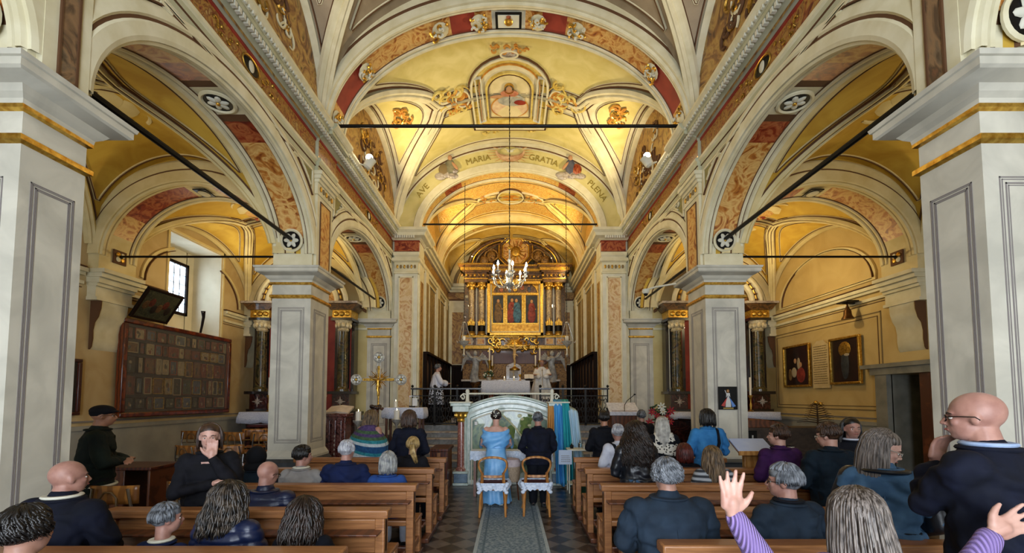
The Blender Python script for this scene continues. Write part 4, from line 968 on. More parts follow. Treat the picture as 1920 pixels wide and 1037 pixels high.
for x in (878, 902, 1030, 1050): m.box(X(x)-.2, X(x)+.2, -.16, 0, Z(648), Z(634), marbW); m.box(X(x)-.14, X(x)+.14, -.17, -.1, Z(646), Z(636), marbO)
m.build('pedestal', ra)
for x in (884.5, 903.4, 1029, 1046.5):
    m = MB(); zb, zt = Z(630), Z(533); r = .13; n_ = 28
    m.lathe([(r*1.5, zb), (r*1.5, zb+.06), (r*1.15, zb+.1), (r*1.25, zb+.14), (r, zb+.18)], (X(x), -.12, 0), golddk, 18)
    prof = [(r*(1-.1*k/n_), zb+.18+(zt-zb-.45)*k/n_) for k in range(n_+1)]; m.lathe(prof, (X(x), -.12, 0), colm, 18)
    c0 = m.build('column', ra)
    m = MB(); m.lathe([(r*1.15, zb+.18), (r*1.2, zb+.5), (r*1.05, zb+.56)], (X(x), -.12, 0), black, 16)
    for k in range(5): a = -PI/2+(k-2)*.5; m.tube([(X(x)+r*1.0*math.cos(a), -.12+r*1.15*math.sin(a), zb+.42), (X(x)+r*1.25*math.cos(a), -.12+r*1.3*math.sin(a), zb+.58), (X(x)+r*1.0*math.cos(a), -.12+r*1.1*math.sin(a), zb+.78-.08*abs(k-2))], [.04, .03, .004], gold, 5)
    m.build('gilded_sleeve', c0)
    m = MB(); m.lathe([(r*.95, zt-.3), (r*1.05, zt-.28), (r*1.0, zt-.2), (r*1.6, zt-.04), (r*1.7, zt), (r*1.0, zt)], (X(x), -.12, 0), gold, 16)
    for k in range(8): a = k*PI/4; m.ell((X(x)+r*1.35*math.cos(a), -.12+r*1.35*math.sin(a), zt-.12), (.05, .05, .08), gold, 6, 5)
    m.build('capital', c0)
m = MB(); ze = Z(533); zt = Z(501)
for x0, x1, f in ((872, 914, .32), (1018, 1060, .32), (872, 1060, .12)):
    for e, a, b_, mm in ((.0, 0, .12, retw), (.03, .12, .16, golddk), (-.02, .16, .38, retw), (.08, .38, .44, retw), (.16, .44, .54, golddk), (.22, .54, .62, retw), (.26, .62, .68, golddk)):
        m.box(X(x0)-e, X(x1)+e, -f-e, .4, ze+a*(zt-ze)/.68, ze+b_*(zt-ze)/.68, mm)
for k in range(26):
    xx = X(868)+(X(1064)-X(868))*k/25; m.ell((xx, -.36 if (k < 7 or k > 18) else -.17, ze+.27*(zt-ze)/.68), (.055, .03, .07), golddk if k % 2 else brz, 6, 5)
m.build('entablature', ra)
# pediment
m = MB(); zp = zt; 
for s in (-1, 1):
    for rr2, th, mm, dd in ((1.95, .12, retw, -.25), (1.82, .05, gold, -.28), (1.68, .09, retw, -.2)):
        m.tube([(X(965)+s*rr2*math.cos(a*PI/2/14*.86), dd, zp+.0+rr2*.62*math.sin(a*PI/2/14*.86)) for a in range(15)], th*.6, mm, 6)
    m.prism([(X(965)+s*(1.65*math.cos(a*.105)), zp+1.0*math.sin(a*.105)) for a in range(13)]+[(X(965)+s*.7, zp+.9), (X(965)+s*.9, zp)], -.05, .3, retw)
    for k in range(2): m.ell((X(965)+s*(1.0+.32*k), -.18, zp+.42-.16*k), (.2, .08, .28-.07*k), brz, 10, 8)
    m.tube([(X(965)+s*(.95+.35*(1-a/16)*math.cos(a*.55)), -.25, zp+.4+.35*(1-a/16)*math.sin(a*.55)) for a in range(15)], .04, brz, 6)
m.build('broken_pediment', ra)
m = MB(); cc = Vector((X(967), 0, Z(474)))
for rr2, dd, mm, th in ((.78, -.2, gold, .035), (.70, -.16, retw, .09), (.60, -.2, gold, .03)):
    m.tube([cc+Vector((rr2*math.cos(k*PI/4+PI/8), dd, rr2*math.sin(k*PI/4+PI/8))) for k in range(8)], th, mm, 6, closed=True)
m.prism([(cc.x+.62*math.cos(k*PI/4+PI/8), cc.z+.62*math.sin(k*PI/4+PI/8)) for k in range(8)], -.1, .3, marbO); m.build('octagonal_frame', ra)
m = MB()
for k in range(14): a = k*2*PI/14; m.tube([cc+Vector((.2*math.cos(a), -.15, .2*math.sin(a))), cc+Vector((.5*math.cos(a), -.13, .5*math.sin(a)))], [.03, .005], gold, 4)
m.ell(cc+Vector((0, -.15, 0)), (.2, .06, .24), golddk, 12, 8); m.build('relief', ra)
# wall field behind, centre frame, paintings
m = MB(); m.box(X(870), X(1060), 0, .45, Z(634), Z(505), retw)
for x in (893.5, 912, 1019, 1038): m.box(X(x)-.025, X(x)+.025, -.03, 0, Z(628), Z(535), white)
m.build('back_board', ra)
fx0, fx1, fz0, fz1 = X(914), X(1018), Z(631), Z(530)
m = MB()
for (a, b_, c_, d_) in ((fx0, fx1, fz0, fz0+.14), (fx0, fx1, fz1-.14, fz1), (fx0, fx0+.14, fz0, fz1), (fx1-.14, fx1, fz0, fz1)): m.box(a, b_, -.3, -.02, c_, d_, gold); 
for (a, b_, c_, d_) in ((fx0+.14, fx1-.14, fz0+.14, fz0+.18), (fx0+.14, fx0+.18, fz0, fz1-.1), (fx1-.18, fx1-.14, fz0, fz1-.1)): m.box(a, b_, -.26, -.02, c_, d_, white)
fr = m.build('picture_frame', ra, bevel=.02)
m = MB(); ix0, ix1, iz0, iz1 = fx0+.18, fx1-.18, fz0+.16, fz1-.14; tri = M('triptych_gold_ground', '#b07a1e', '#e0ae48', 9, .4, .5)
m.box(ix0, ix1, -.05, -.01, iz0, iz1, tri)
zl = Z(553)
m.box(ix0, ix1, -.14, -.05, zl-.03, zl+.06, gold); m.box(ix0, ix1, -.14, -.05, iz0, iz0+.36, tri); m.box(ix0, ix1, -.16, -.05, iz0+.34, iz0+.40, gold); m.box(ix0, ix1, -.16, -.05, iz0, iz0+.05, gold)
for q in (0, .27, .31, .66, .70, 1): m.box(ix0+(ix1-ix0)*q-.045, ix0+(ix1-ix0)*q+.045, -.12, -.05, iz0+.4, zl, gold)
m.build('triptych', fr)
m = MB(); lunm = M('lunette_painting', '#2c2420', ('#59402c', '#8a5e3c'), 6, .5, dist=2); hw = (ix1-ix0)/2-.05; cxm = (ix0+ix1)/2
m.prism([(cxm+hw*math.cos(k*PI/20), zl+.08+.52*math.sin(k*PI/20)) for k in range(21)], -.08, -.05, lunm)
m.tube([(cxm+hw*math.cos(k*PI/20), -.1, zl+.08+.52*math.sin(k*PI/20)) for k in range(21)], .03, gold, 5)
for k in range(5): m.ell((cxm-.6+.3*k, -.1, zl+.22+.08*(k % 2)), (.08, .02, .12), [marbR, M('painted_robe_blue', '#2c3550'), golddk][k % 3], 8, 6); m.ell((cxm-.6+.3*k, -.11, zl+.36+.08*(k % 2)), (.035, .02, .045), fles, 6, 5)
m.build('lunette_picture', fr)
def fig(m, x, z, h, robe, robe2, lean=0, y=-.1):
    m.ell((x+lean*.3*h, y, z+.30*h), (.16*h, .018, .32*h), robe, 12, 8); m.ell((x+lean*.5*h, y-.012, z+.62*h), (.13*h, .018, .2*h), robe2, 12, 8)
    m.ell((x+lean*.7*h, y-.02, z+.86*h), (.055*h, .02, .075*h), fles, 10, 8); m.tube([(x+lean*.5*h, y-.025, z+.7*h), (x+lean*.5*h+.14*h*(1 if lean >= 0 else -1), y-.03, z+.55*h)], [.04*h, .025*h], robe2, 6); m.ell((x+lean*.5*h+.15*h*(1 if lean >= 0 else -1), y-.03, z+.54*h), (.03*h, .015, .03*h), fles, 6, 5)
blu = M('painting_blue_robe', '#274a66', '#3f7590', 12, .6); rdr = M('painting_red_robe', '#6e221c', '#94382c', 12, .6); brn = M('painting_brown_robe', '#5a4426', '#7c5e36', 12, .6); pnt = M('painting_dark_ground', '#1c2028', '#343a40', 7, .6)
W3 = ix1-ix0; pz0 = iz0+.42; pz1 = zl-.05; H3 = pz1-pz0
for i, (q0, q1) in enumerate(((.03, .25), (.335, .635), (.725, .97))):
    m = MB(); m.box(ix0+W3*q0, ix0+W3*q1, -.085, -.05, pz0, pz1, pnt); xc_ = ix0+W3*(q0+q1)/2
    if i == 0: fig(m, xc_, pz0, H3*.92, brn, brn)
    if i == 1: fig(m, xc_-.17, pz0, H3*.95, rdr, rdr, .08); fig(m, xc_+.14, pz0, H3*.93, blu, blu, -.08, -.12)
    if i == 2: fig(m, xc_, pz0, H3*.9, rdr, rdr)
    m.build('painted_panel', fr)
# carved gold relief under the painting
m = MB()
for s in (-1, 1): scroll(m, lambda u, w: (Vector((X(965)+s*.62+u, -.25, Z(648)+w)), None), gold, 16, .55, .03, seed=80+s, sx=1.2)
for k in range(18): a = PI*k/17; m.tube([(X(965)+.12*math.cos(a), -.3, Z(650)+.12*math.sin(a)), (X(965)+(.42+.1*(k % 2))*math.cos(a), -.26, Z(650)+(.42+.1*(k % 2))*math.sin(a))], [.04, .008], gold, 5)
m.ell((X(965), -.3, Z(650)), (.2, .08, .2), gold, 12, 8); m.build('gilded_carving', ra)
# angel statues on the high altar
def angel(px, s, label):
    p = W(px, 691, 16.9); t = thing('angel_statue', label, 'statue', p, 0, 'angel statues by the high altar'); mt = M('silvery_stucco', '#8d8f90', '#b3b5b5', 9, .5, .1)
    m = MB(); m.tube([(0,0,-.55), (.05*s,0,-.3), (0,0,-.05), (-.03*s,0,.22), (0,-.02,.42), (0,-.02,.5)], [.22, .17, .15, .13, .16, .05], mt, 12); m.ell((0, -.04, .60), (.085, .09, .11), mt, 12, 10); m.ell((0,-.13,.6), (.015,.02,.02), mt, 6, 5)
    m.tube([(s*.14,-.02,.42), (s*.28,-.12,.52), (s*.34,-.16,.66)], [.06,.045,.035], mt, 8); m.tube([(-s*.14,-.02,.42), (-s*.2,-.2,.3), (-s*.05,-.25,.36)], [.06,.045,.035], mt, 8)
    for k in range(5): m.tube([(s*(-.12+.05*k), -.16, -.5), (s*(-.08+.04*k), -.14, .1)], [.03, .015], mt, 6)
    m.build('body', t)
    m = MB()
    for e in (-1, 1):
        for k in range(5): m.tube([(e*.08, .1, .35), (e*(.28+.05*k), .14, .62-.06*k), (e*(.36+.05*k), .12, .38-.12*k)], [.03, .055, .01], mt, 6)
    m.build('wings', t)
    m = MB(); m.lathe([(.22, -1.1), (.22, -1.0), (.14, -.95), (.16, -.7), (.24, -.6), (.24, -.55)], (0,0,0), retw, 14); m.build('pedestal', t)
angel(891, -1, 'pale angel statue with raised wings behind the altar, nearer the altar server')
angel(1035, 1, 'pale angel statue with raised wings behind the altar, above the priest')
for px, lb in ((923, 'tall white candle beside the tabernacle, nearer the altar server'), (1004, 'tall white candle beside the tabernacle, just above the priest')):
    p = W(px, 668, 16.9); candle(p.x, p.y, W(px, 712, 16.9).z, .42, .03, lb, False, 'tall altar candles', (.55, 1.6, golddk))
for i, (px, h) in enumerate(((917, .5), (1011, .5))):
    p = W(px, 712, 16.75); candle(p.x+.02, 16.65, p.z, .5, .03, ['second tall candle outward from the tabernacle near the pale angel by the altar server', 'second tall candle outward from the tabernacle near the pale angel above the priest'][i], False, 'tall altar candles', (.75, 1.8, golddk))
# items on the mass altar
zt = ZA_+1.056
t = thing('flower_arrangement', 'small dark flower arrangement with white blooms at the server end of the mass altar', 'flowers', (-.72, 14.25, zt)); m = MB()
for k in range(26): m.ell((R.uniform(-.16, .16), R.uniform(-.1, .1), .1+R.uniform(0, .22)), (.035, .035, .03), M('dark_leaf', '#16301a', '#28502a', 9, .6), 6, 5)
m.build('foliage', t)
m = MB()
for k in range(8): m.ell((R.uniform(-.18, .18), R.uniform(-.14, .0), .16+R.uniform(0, .2)), (.032, .032, .028), white, 8, 5)
m.build('blossoms', t)
m = MB(); m.lathe([(.06, 0), (.09, .08), (.07, .12)], (0,0,0), silver, 12); m.build('vase', t)
t = thing('missal', 'open white missal on a small dark stand before the priest', 'book', (.62, 14.2, zt)); m = MB(); m.cbox((0, 0, .12), (.34, .24, .02), woodD, Matrix.Rotation(.7, 3, 'X')); m.box(-.12, .12, -.08, .08, 0, .04, woodD); m.build('stand', t)
m = MB()
for s in (-1, 1): m.cbox((s*.08, -.01, .14), (.155, .22, .02), paper, Matrix.Rotation(.7, 3, 'X') @ Matrix.Rotation(s*.1, 3, 'Y'))
m.build('pages', t)
for i, (x, lb) in enumerate(((-.2, 'short white candle at the middle of the mass altar'), (.12, 'short white candle on the mass altar nearer the priest'))):
    candle(x, 14.2, zt, .10, .035, lb, True, 'short candles on the mass altar')
t = thing('chalice', 'small golden chalice on the mass altar cloth', 'chalice', (.33, 14.3, zt)); m = MB(); m.lathe([(.06, 0), (.06, .01), (.015, .03), (.02, .09), (.015, .11), (.05, .15), (.055, .22), (.045, .22), (.03, .15)], (0,0,0), gold, 14); m.build('cup', t)
# ---- glowing relief and figure on the mass altar front
m = MB(); m.box(-.35, .35, 0, .03, 0, .3, golddk); m.build('altar_front_relief', label='glowing golden relief panel under the cloth of the mass altar', cat='relief', loc=(-.1, 13.96, ZA_+.18))
# ---- side altars
blkm = M('altar_black_marble', '#14100e', '#2a2220', 5, .25, dist=2, coat=.4)
for s in (-1, 1):
    sd = 'with a lace cloth beyond the chairs' if s < 0 else 'with a white cloth behind the wooden cabinet'
    a = thing('side_altar', 'dark marble side altar with gilded capitals %s' % sd, 'altar', (s*5.97, 12.1, 0), 0, 'side altars at the ends of the aisles')
    m = MB(); m.box(-1.55, 1.55, .1, .7, 0, 1.35, marbD); m.box(-1.6, 1.6, .05, .7, 1.35, 1.42, blkm); m.build('altar_block', a, bevel=.01)
    m = MB(); m.box(-1.32, 1.32, -.45, .1, 1.34, 1.42, marbW); m.box(-.85, -.62, -.3, .1, 0, 1.34, marbD); m.box(.62, .85, -.3, .1, 0, 1.34, marbD); m.box(-.62, .62, -.1, .1, 0, 1.34, blkm)
    for e in (-1, 1): m.prism([(e*.735+.09*q[0], .75+.28*q[1]) for q in ((0, -1), (1, -.6), (1, .6), (0, 1), (-1, .6), (-1, -.6))], -.32, -.3, marbR); m.prism([(e*.735+.06*q[0], .75+.2*q[1]) for q in ((0, -1), (1, -.6), (1, .6), (0, 1), (-1, .6), (-1, -.6))], -.33, -.32, marbW)
    for k in range(6): m.tube([(-.5+.2*k+.08*math.cos(q*.8)*(1-q/10), -.12, .75+.2*math.sin(q*.8)*(1-q/10)) for q in range(8)], .02, marbW, 5)
    m.build('mensa', a)
    for e in (-1, 1):
        x = e*1.17
        m = MB(); m.box(x-.3, x+.3, -.05, .5, 1.42, 1.50, blkm); m.box(x-.24, x+.24, 0, .5, 1.50, 1.92, marbD); m.box(x-.34, x+.34, -.10, .5, 1.92, 2.0, blkm)
        for k in range(8): q = k*PI/4; m.tube([(x, -.02, 1.71), (x+(.15 if k % 2 == 0 else .09)*math.cos(q), -.02, 1.71+(.15 if k % 2 == 0 else .09)*math.sin(q))], [.04, .006], marbW, 4)
        m.build('pedestal', a, bevel=.01)
        m = MB(); m.box(x-.28, x+.28, .22, .5, 2.0, 4.0, blkm); m.box(x-.19, x-.17, .20, .22, 2.0, 4.0, white); m.box(x+.17, x+.19, .20, .22, 2.0, 4.0, redp); m.build('pilaster', a)
        m = MB(); m.lathe([(.2, 2.0), (.2, 2.06), (.16, 2.1), (.15, 2.14), (.145, 3.0), (.13, 3.72)], (x, .12, 0), marbG, 18); c0 = m.build('column', a)
        m = MB(); m.lathe([(.13, 3.72), (.16, 3.76), (.14, 3.8), (.22, 3.98), (.24, 4.02), (.16, 4.02)], (x, .12, 0), M('pale_gilt_capital', '#c9b78a', '#ece0bc', 20, .5, .3), 14)
        for k in range(10): q = k*PI/5; m.ell((x+.19*math.cos(q), .12+.19*math.sin(q), 3.88), (.05, .05, .08), MATS['pale_gilt_capital'], 6, 5)
        m.build('capital', c0)
        m = MB(); m.box(x-.3, x+.3, -.06, .5, 4.02, 4.10, blkm); m.box(x-.27, x+.27, -.03, .5, 4.10, 4.32, gold); 
        for k in range(3): m.ell((x-.16+.16*k, -.05, 4.21), (.07, .03, .07), golddk if k % 2 else gold, 8, 6)
        m.prism([(x-.3, 4.32), (x+.3, 4.32), (x+.46, 4.5), (x-.46, 4.5)], -.1, .5, retw); m.box(x-.48, x+.48, -.16, .5, 4.5, 4.56, marbW); m.build('entablature_block', a)
    m = MB(); m.box(-.86, .86, .3, .5, 1.42, 4.2, redp); m.box(-.6, .6, .26, .3, 1.6, 3.9, M('side_altar_painting', '#1c1a18', ('#4a3a28', '#20303a'), 3, .5, dist=2)); m.build('painting', a)
    m = MB()
    for rr2, mm, th in ((1.25, cream, .07), (1.12, gold, .035), (1.0, cream, .08), (.72, redp, .05)):
        m.tube([(rr2*math.cos(k*PI/28), .05, 4.55+rr2*.82*math.sin(k*PI/28)) for k in range(29)], th, mm, 8)
    for k in range(18): q = (k+.5)*PI/18; m.cbox((1.12*math.cos(q), .0, 4.55+.92*math.sin(q)), (.06, .05, .05), brown, Matrix.Rotation(-q, 3, 'Y'))
    m.prism([(.98*math.cos(k*PI/28), 4.55+.8*math.sin(k*PI/28)) for k in range(29)], .2, .5, marbO); m.ell((0, .05, 4.9), (.25, .1, .3), golddk, 12, 8)
    m.build('arched_pediment', a)
    drape('altar_cloth', 2.75, .6, 1.43, .28 if s < 0 else .17, s*5.97, 11.93, 'white lace-edged cloth on the side altar %s' % ('beyond the stacked chairs' if s < 0 else 'behind the purple sweater'), 'altar cloth', lace, scal=9 if s < 0 else 3, group='side altar cloths')
    for e in (-1, 1):
        candle(s*5.97+e*.78, 11.98, 1.44, .5, .028, 'tall white candle in a brass stick on the side altar %s, %s' % ('past the chairs' if s < 0 else 'by the doorway', 'outer end' if e*s > 0 else 'pillar end'), False, 'side altar candles', (.45, 1.3, golddk))
# ---- pictures and things on the aisle walls
def wall_frame(x, y0, y1, z0, z1, s, name, label, cat, fw, fmat, art, depth=.07, tilt=0, group=None):
    """framed picture hung on a side wall (normal points to the nave)"""
    t = thing(name, label, cat, (x, (y0+y1)/2, z0), 0, group); h = (y1-y0)/2; H = z1-z0; X0, X1 = sorted((0, -s*depth))
    m = MB()
    for (a, b_, c_, d_) in ((-h, h, 0, fw), (-h, h, H-fw, H), (-h, -h+fw, fw, H-fw), (h-fw, h, fw, H-fw)): m.box(X0, X1, a, b_, c_, d_, fmat)
    m.build('frame', t, bevel=fw*.2); m = MB(); xa, xb = sorted((0, -s*depth*.5)); m.box(xa, xb, -h+fw, h-fw, fw, H-fw, art[0])
    for q in art[1:]:   # (u, v, ru, rv, mat) relative
        u, v, ru, rv, mm = q; m.ell((-s*depth*.52, -h+2*h*u, H*v), (.012, ru*2*h, rv*H), mm, 12, 8)
    m.build('picture', t); return t
skn = fles
p1 = dict()
wall_frame(XA-.03, 10.80, 11.85, 2.1, 3.22, 1, 'framed_painting', 'dark religious painting in a gilded frame next to the inscription, on its altar side', 'painting', .055, gold, [M('old_varnish_dark', '#160b07', '#2a130b', 3, .4, coat=.5), (.35, .28, .16, .18, rdr), (.42, .55, .06, .14, M('painting_pale_cloth', '#a89a80')), (.6, .35, .1, .12, M('painting_pale_cloth', '#a89a80')), (.35, .52, .05, .06, skn), (.55, .62, .05, .06, skn), (.75, .3, .07, .14, brn)], group='gilded paintings on the right aisle wall')
wall_frame(XA-.03, 9.22, 10.12, 2.12, 3.2, 1, 'framed_painting', 'dark painting of a robed standing figure in a carved gilded frame nearest the doorway', 'painting', .055, gold, [MATS['old_varnish_dark'], (.5, .74, .2, .16, golddk), (.5, .42, .13, .32, pnt), (.5, .76, .05, .06, skn), (.45, .62, .1, .04, M('painting_pale_cloth', '#a89a80'))], group='gilded paintings on the right aisle wall')
# inscription plaque
t = thing('inscription_plaque', 'pale painted inscription tablet between the two gilded paintings', 'plaque', (XA-.03, 10.45, 2.05)); m = MB()
m.prism([(-.28, 0), (.28, 0), (.28, 1.05), (.18, 1.1), (.12, 1.17), (-.12, 1.17), (-.18, 1.1), (-.28, 1.05)], -.03, 0, M('plaque_plaster', '#c2ab78', '#cdb88a', 5, .8), 'x'); m.build('tablet', t); m = MB()
rr3 = random.Random(5)
for k in range(17):
    zz = 1.02-k*.057; y = -.24+rr3.uniform(0, .05)
    while y < .22:
        w_ = rr3.uniform(.02, .07); m.box(-.035, -.03, y, min(y+w_, .24), zz, zz+.018, creamd); y += w_+.015
m.build('writing', t)
# wall bracket lamp
t = thing('wall_bell', 'small dark bronze bell bracket high above the gilded paintings', 'bell', (XA-.05, 9.35, 3.55)); m = MB(); m.box(-.26, 0, -.02, .02, .34, .38, black); m.box(-.28, -.02, -.16, .16, .36, .39, black); m.build('bracket', t)
m = MB(); m.lathe([(.12, 0), (.115, .02), (.08, .08), (.07, .18), (.04, .24), (.02, .3), (.02, .34)], (-.16, 0, 0), M('bronze', '#4a3018', '#6a4a26', 12, .4, .8), 16); m.build('bell_body', t)
# ex-voto board on the left wall
t = thing('votive_board', 'big dark glazed wooden case full of small framed votive pictures on the left aisle wall', 'display case', (-XA+.02, 9.92, 1.42)); h = 1.6; H = 1.98; m = MB(); fm_ = M('red_varnished_frame', '#4a1a0a', '#7a3414', 5, .3, kind='wave', dist=3, coat=.6)
for (a, b_, c_, d_) in ((-h, h, 0, .10), (-h, h, H-.10, H), (-h, -h+.10, .1, H-.1), (h-.10, h, .1, H-.1)): m.box(0, .14, a, b_, c_, d_, fm_)
m.build('frame', t, bevel=.02); m = MB(); m.box(0, .05, -h+.1, h-.1, .1, H-.1, M('case_back', '#1f130c', '#2c1c12', 6, .7)); m.build('back_board', t)
rr3 = random.Random(12); y = -h+.13
arts = [M('votive_%s' % n, c1, c2, 14, .5, dist=2) for n, c1, c2 in (('green', '#20241a', '#4a4a34'), ('sepia', '#3a2616', '#6a4c2c'), ('blue', '#222a34', '#4c5660'), ('red', '#3a140e', '#6a3020'), ('ivory', '#6a5c42', '#8f8060'), ('black', '#120e0c', '#2c221a'))]
vfr = [golddk, fm_, woodD, M('pale_mat', '#8a7a58'), woodR]
rows = [(.13, .42), (.44, .85), (.87, 1.26), (1.28, 1.55), (1.57, 1.84)]
def ordn(k): return ('first','second','third','fourth','fifth','sixth','seventh','eighth','ninth','tenth','eleventh','twelfth','thirteenth','fourteenth','fifteenth','sixteenth','seventeenth','eighteenth')[k]
grp = 'votive pictures in the glazed case'; colr = ('green', 'sepia', 'blue', 'red', 'ivory', 'black')
for ri, (z0, z1) in enumerate(rows):
    y = -h+.13; ci = 0
    while y < h-.2:
        w_ = rr3.uniform(.14, .32); y1 = min(y+w_, h-.13)
        if y1-y < .1: break
        hh_ = (z1-z0)*rr3.uniform(.82, 1.0); am = rr3.randrange(6); m = MB(); f2 = .018; vm = rr3.choice(vfr)
        yc_, zc_ = (y+y1)/2, (z0+z1)/2; w2, h2 = (y1-y)/2-.012, hh_/2-.006
        q = MB()
        for (a, b_, c_, d_) in ((-w2, w2, -h2, -h2+f2), (-w2, w2, h2-f2, h2), (-w2, -w2+f2, -h2, h2), (w2-f2, w2, -h2, h2)): q.box(0, .025, a, b_, c_, d_, vm)
        q.box(0, .012, -w2+f2, w2-f2, -h2+f2, h2-f2, arts[am])
        for _ in range(3): q.ell((.012, rr3.uniform(-.5, .5)*w2, rr3.uniform(-.6, .3)*h2), (.004, w2*rr3.uniform(.12, .3), h2*rr3.uniform(.15, .4)), arts[rr3.randrange(6)], 8, 5)
        q.build('votive_picture', label='%s votive picture in the glazed case, %s row, %s from the near end' % (('greenish','sepia','bluish','reddish','ivory','blackish')[am], ('bottom','second lowest','middle','second highest','top')[ri], ordn(ci)), cat='picture', group=grp, loc=(-XA+.072, 9.92+yc_, 1.42+zc_)); y = y1+.005; ci += 1
m = MB(); m.box(.115, .12, -h+.1, h-.1, .1, H-.1, M('case_glass', '#ffffff', None, rough=.03, alpha=.04)); m.build('glass_front', t)
# picture leaning out above the board
t = thing('framed_painting', 'dark green painting leaning forward from the wall on top of the votive case', 'painting', (-XA+.22, 8.78, 3.42)); t.rotation_euler = (0, math.radians(32), 0)
m = MB()
for (a, b_, c_, d_) in ((-.45, .45, 0, .05), (-.45, .45, .65, .7), (-.45, -.4, .05, .65), (.4, .45, .05, .65)): m.box(-.03, .03, a, b_, c_, d_, woodD)
m.build('frame', t, bevel=.01); m = MB(); m.box(-.02, .01, -.4, .4, .05, .65, arts[0])
for k in range(6): m.ell((.012, -.28+.11*k, .32+.08*math.sin(k*2)), (.006, .07, .1), arts[(k*2+1) % 6], 8, 6)
m.build('canvas', t)
m = MB(); pts = [(0, 0, 0), (.02, .02, .2), (.04, .03, .4), (.05, .0, .55)]; m.tube(pts, [.03, .035, .04, .06], woodD, 8, flat=(.4, 1)); m.ell((.055, 0, .52), (.02, .018, .018), white, 8, 6)
m.build('wooden_paddle', label='dark narrow wooden paddle standing upright on the votive case before the window', cat='paddle', loc=(-XA+.1, 10.42, 3.40))
wall_frame(-XA+.02, 7.0, 7.62, 1.5, 2.5, -1, 'framed_painting', 'dark framed picture on the left aisle wall half hidden by the nearest pillar', 'painting', .06, woodR, [arts[5], (.5, .5, .2, .3, arts[1])])
# Divine mercy style picture on the right pillar
t = thing('jesus_picture', 'small picture of Jesus with red and pale rays hung on the pillar', 'picture', (0, 0, 0)); a = W(1347, 768, 7.68); b_ = W(1381, 725, 7.68); t.location = (a.x, 7.66, a.z); w_ = b_.x-a.x; h_ = b_.z-a.z
m = MB(); m.box(0, w_, 0, .02, 0, h_, black); m.build('board', t)
m = MB(); cxp = w_/2; m.prism([(cxp-.05, .045), (cxp+.05, .045), (cxp+.03, h_*.72), (cxp-.03, h_*.72)], -.008, 0, M('robe_white', '#c9c6bf')); m.ell((cxp, -.006, h_*.8), (.018, .008, .025), fles); m.tube([(cxp+.022*math.cos(k*PI/8), -.004, h_*.8+.032*math.sin(k*PI/8)) for k in range(16)], .003, gold, 4, closed=True)
m.prism([(cxp-.01, h_*.62), (cxp-.015, h_*.55), (cxp-.13, h_*.18), (cxp-.07, h_*.12)], -.012, -.008, M('ray_red', '#b03c34')); m.prism([(cxp+.01, h_*.62), (cxp+.015, h_*.55), (cxp+.13, h_*.15), (cxp+.07, h_*.10)], -.012, -.008, M('ray_blue', '#5c86c8'))
m.box(cxp-.09, cxp+.09, -.006, 0, .015, .032, M('caption_gold', '#b89a4a')); m.tube([(cxp-.03, -.01, h_*.68), (cxp-.06, -.015, h_*.84)], .007, MATS['robe_white'], 5); m.build('figure', t)
# ============================================================ FURNITURE
# ---- runner carpet
rm = bpy.data.materials.new('blue_grey_runner_weave'); rm.use_nodes = True; nt = rm.node_tree; N = nt.nodes; L = nt.links; b = N['Principled BSDF']
tc = N.new('ShaderNodeTexCoord'); vo = N.new('ShaderNodeTexVoronoi'); vo.inputs['Scale'].default_value = 26; no = N.new('ShaderNodeTexNoise'); no.inputs['Scale'].default_value = 60
mx = N.new('ShaderNodeMath'); mx.operation = 'MULTIPLY'; cr = N.new('ShaderNodeValToRGB'); cr.color_ramp.elements[0].color = lin('#566a78'); cr.color_ramp.elements[0].position = .1; cr.color_ramp.elements[1].color = lin('#8d9ba2'); cr.color_ramp.elements[1].position = .42
L.new(tc.outputs['Object'], vo.inputs['Vector']); L.new(tc.outputs['Object'], no.inputs['Vector']); L.new(vo.outputs[0], mx.inputs[0]); L.new(no.outputs[0], mx.inputs[1]); L.new(mx.outputs[0], cr.inputs[0]); L.new(cr.outputs[0], b.inputs['Base Color']); b.inputs['Roughness'].default_value = .95
rug = thing('carpet_runner', 'long blue-grey woven runner down the centre of the nave', 'carpet', (.12, 0, 0)); rug.rotation_euler = (0, 0, .009)
m = MB(); m.box(-.45, .45, 1.2, 7.75, 0, .012, rm); m.build('field', rug)
m = MB()
for e in (-1, 1):
    m.box(e*.43-.02, e*.43+.02, 1.2, 7.75, .001, .0145, M('runner_border_light', '#98a5aa', '#aab4b6', 40, .95)); m.box(e*.34-.012, e*.34+.012, 1.2, 7.75, .001, .0140, M('runner_border_dark', '#4f616d', '#5f717c', 40, .95))
m.build('border', rug)
# ---- pews
def make_pew(w=2.3):
    t = thing('pew', 'oak pew', 'pew', (0, 0, 0)); h = w/2
    # local: front (towards altar) is +y ; back rest at y=0
    m = MB(); m.box(-h, h, -.025, .03, .52, .80, woodP); m.box(-h-.03, h+.03, -.07, .07, .81, .88, woodP); m.box(-h, h, -.045, .0, .44, .50, woodP); m.build('backrest', t, bevel=.012)
    m = MB(); m.box(-h, h, .04, .42, .43, .465, woodP); m.build('seat', t, bevel=.01)
    for e in (-1, 1):
        m = MB(); x = e*(h-.04)
        m.box(x-.04, x+.04, -.055, .055, 0, .82, woodP); m.box(x-.035, x+.035, .30, .40, 0, .43, woodP); m.box(x-.03, x+.03, .05, .30, .16, .24, woodP); m.box(x-.05, x+.05, -.30, .46, 0, .06, woodPd); m.build('pew_end', t, bevel=.01)
    m = MB(); m.box(-h+.05, h-.05, -.34, -.18, .20, .235, woodPd); m.box(-h+.05, h-.05, -.03, .03, .14, .22, woodPd); m.build('kneeler', t, bevel=.01)
    m = MB(); m.box(-h+.02, h-.02, -.19, -.04, .70, .72, woodPd); m.build('book_ledge', t, bevel=.005)
    return t
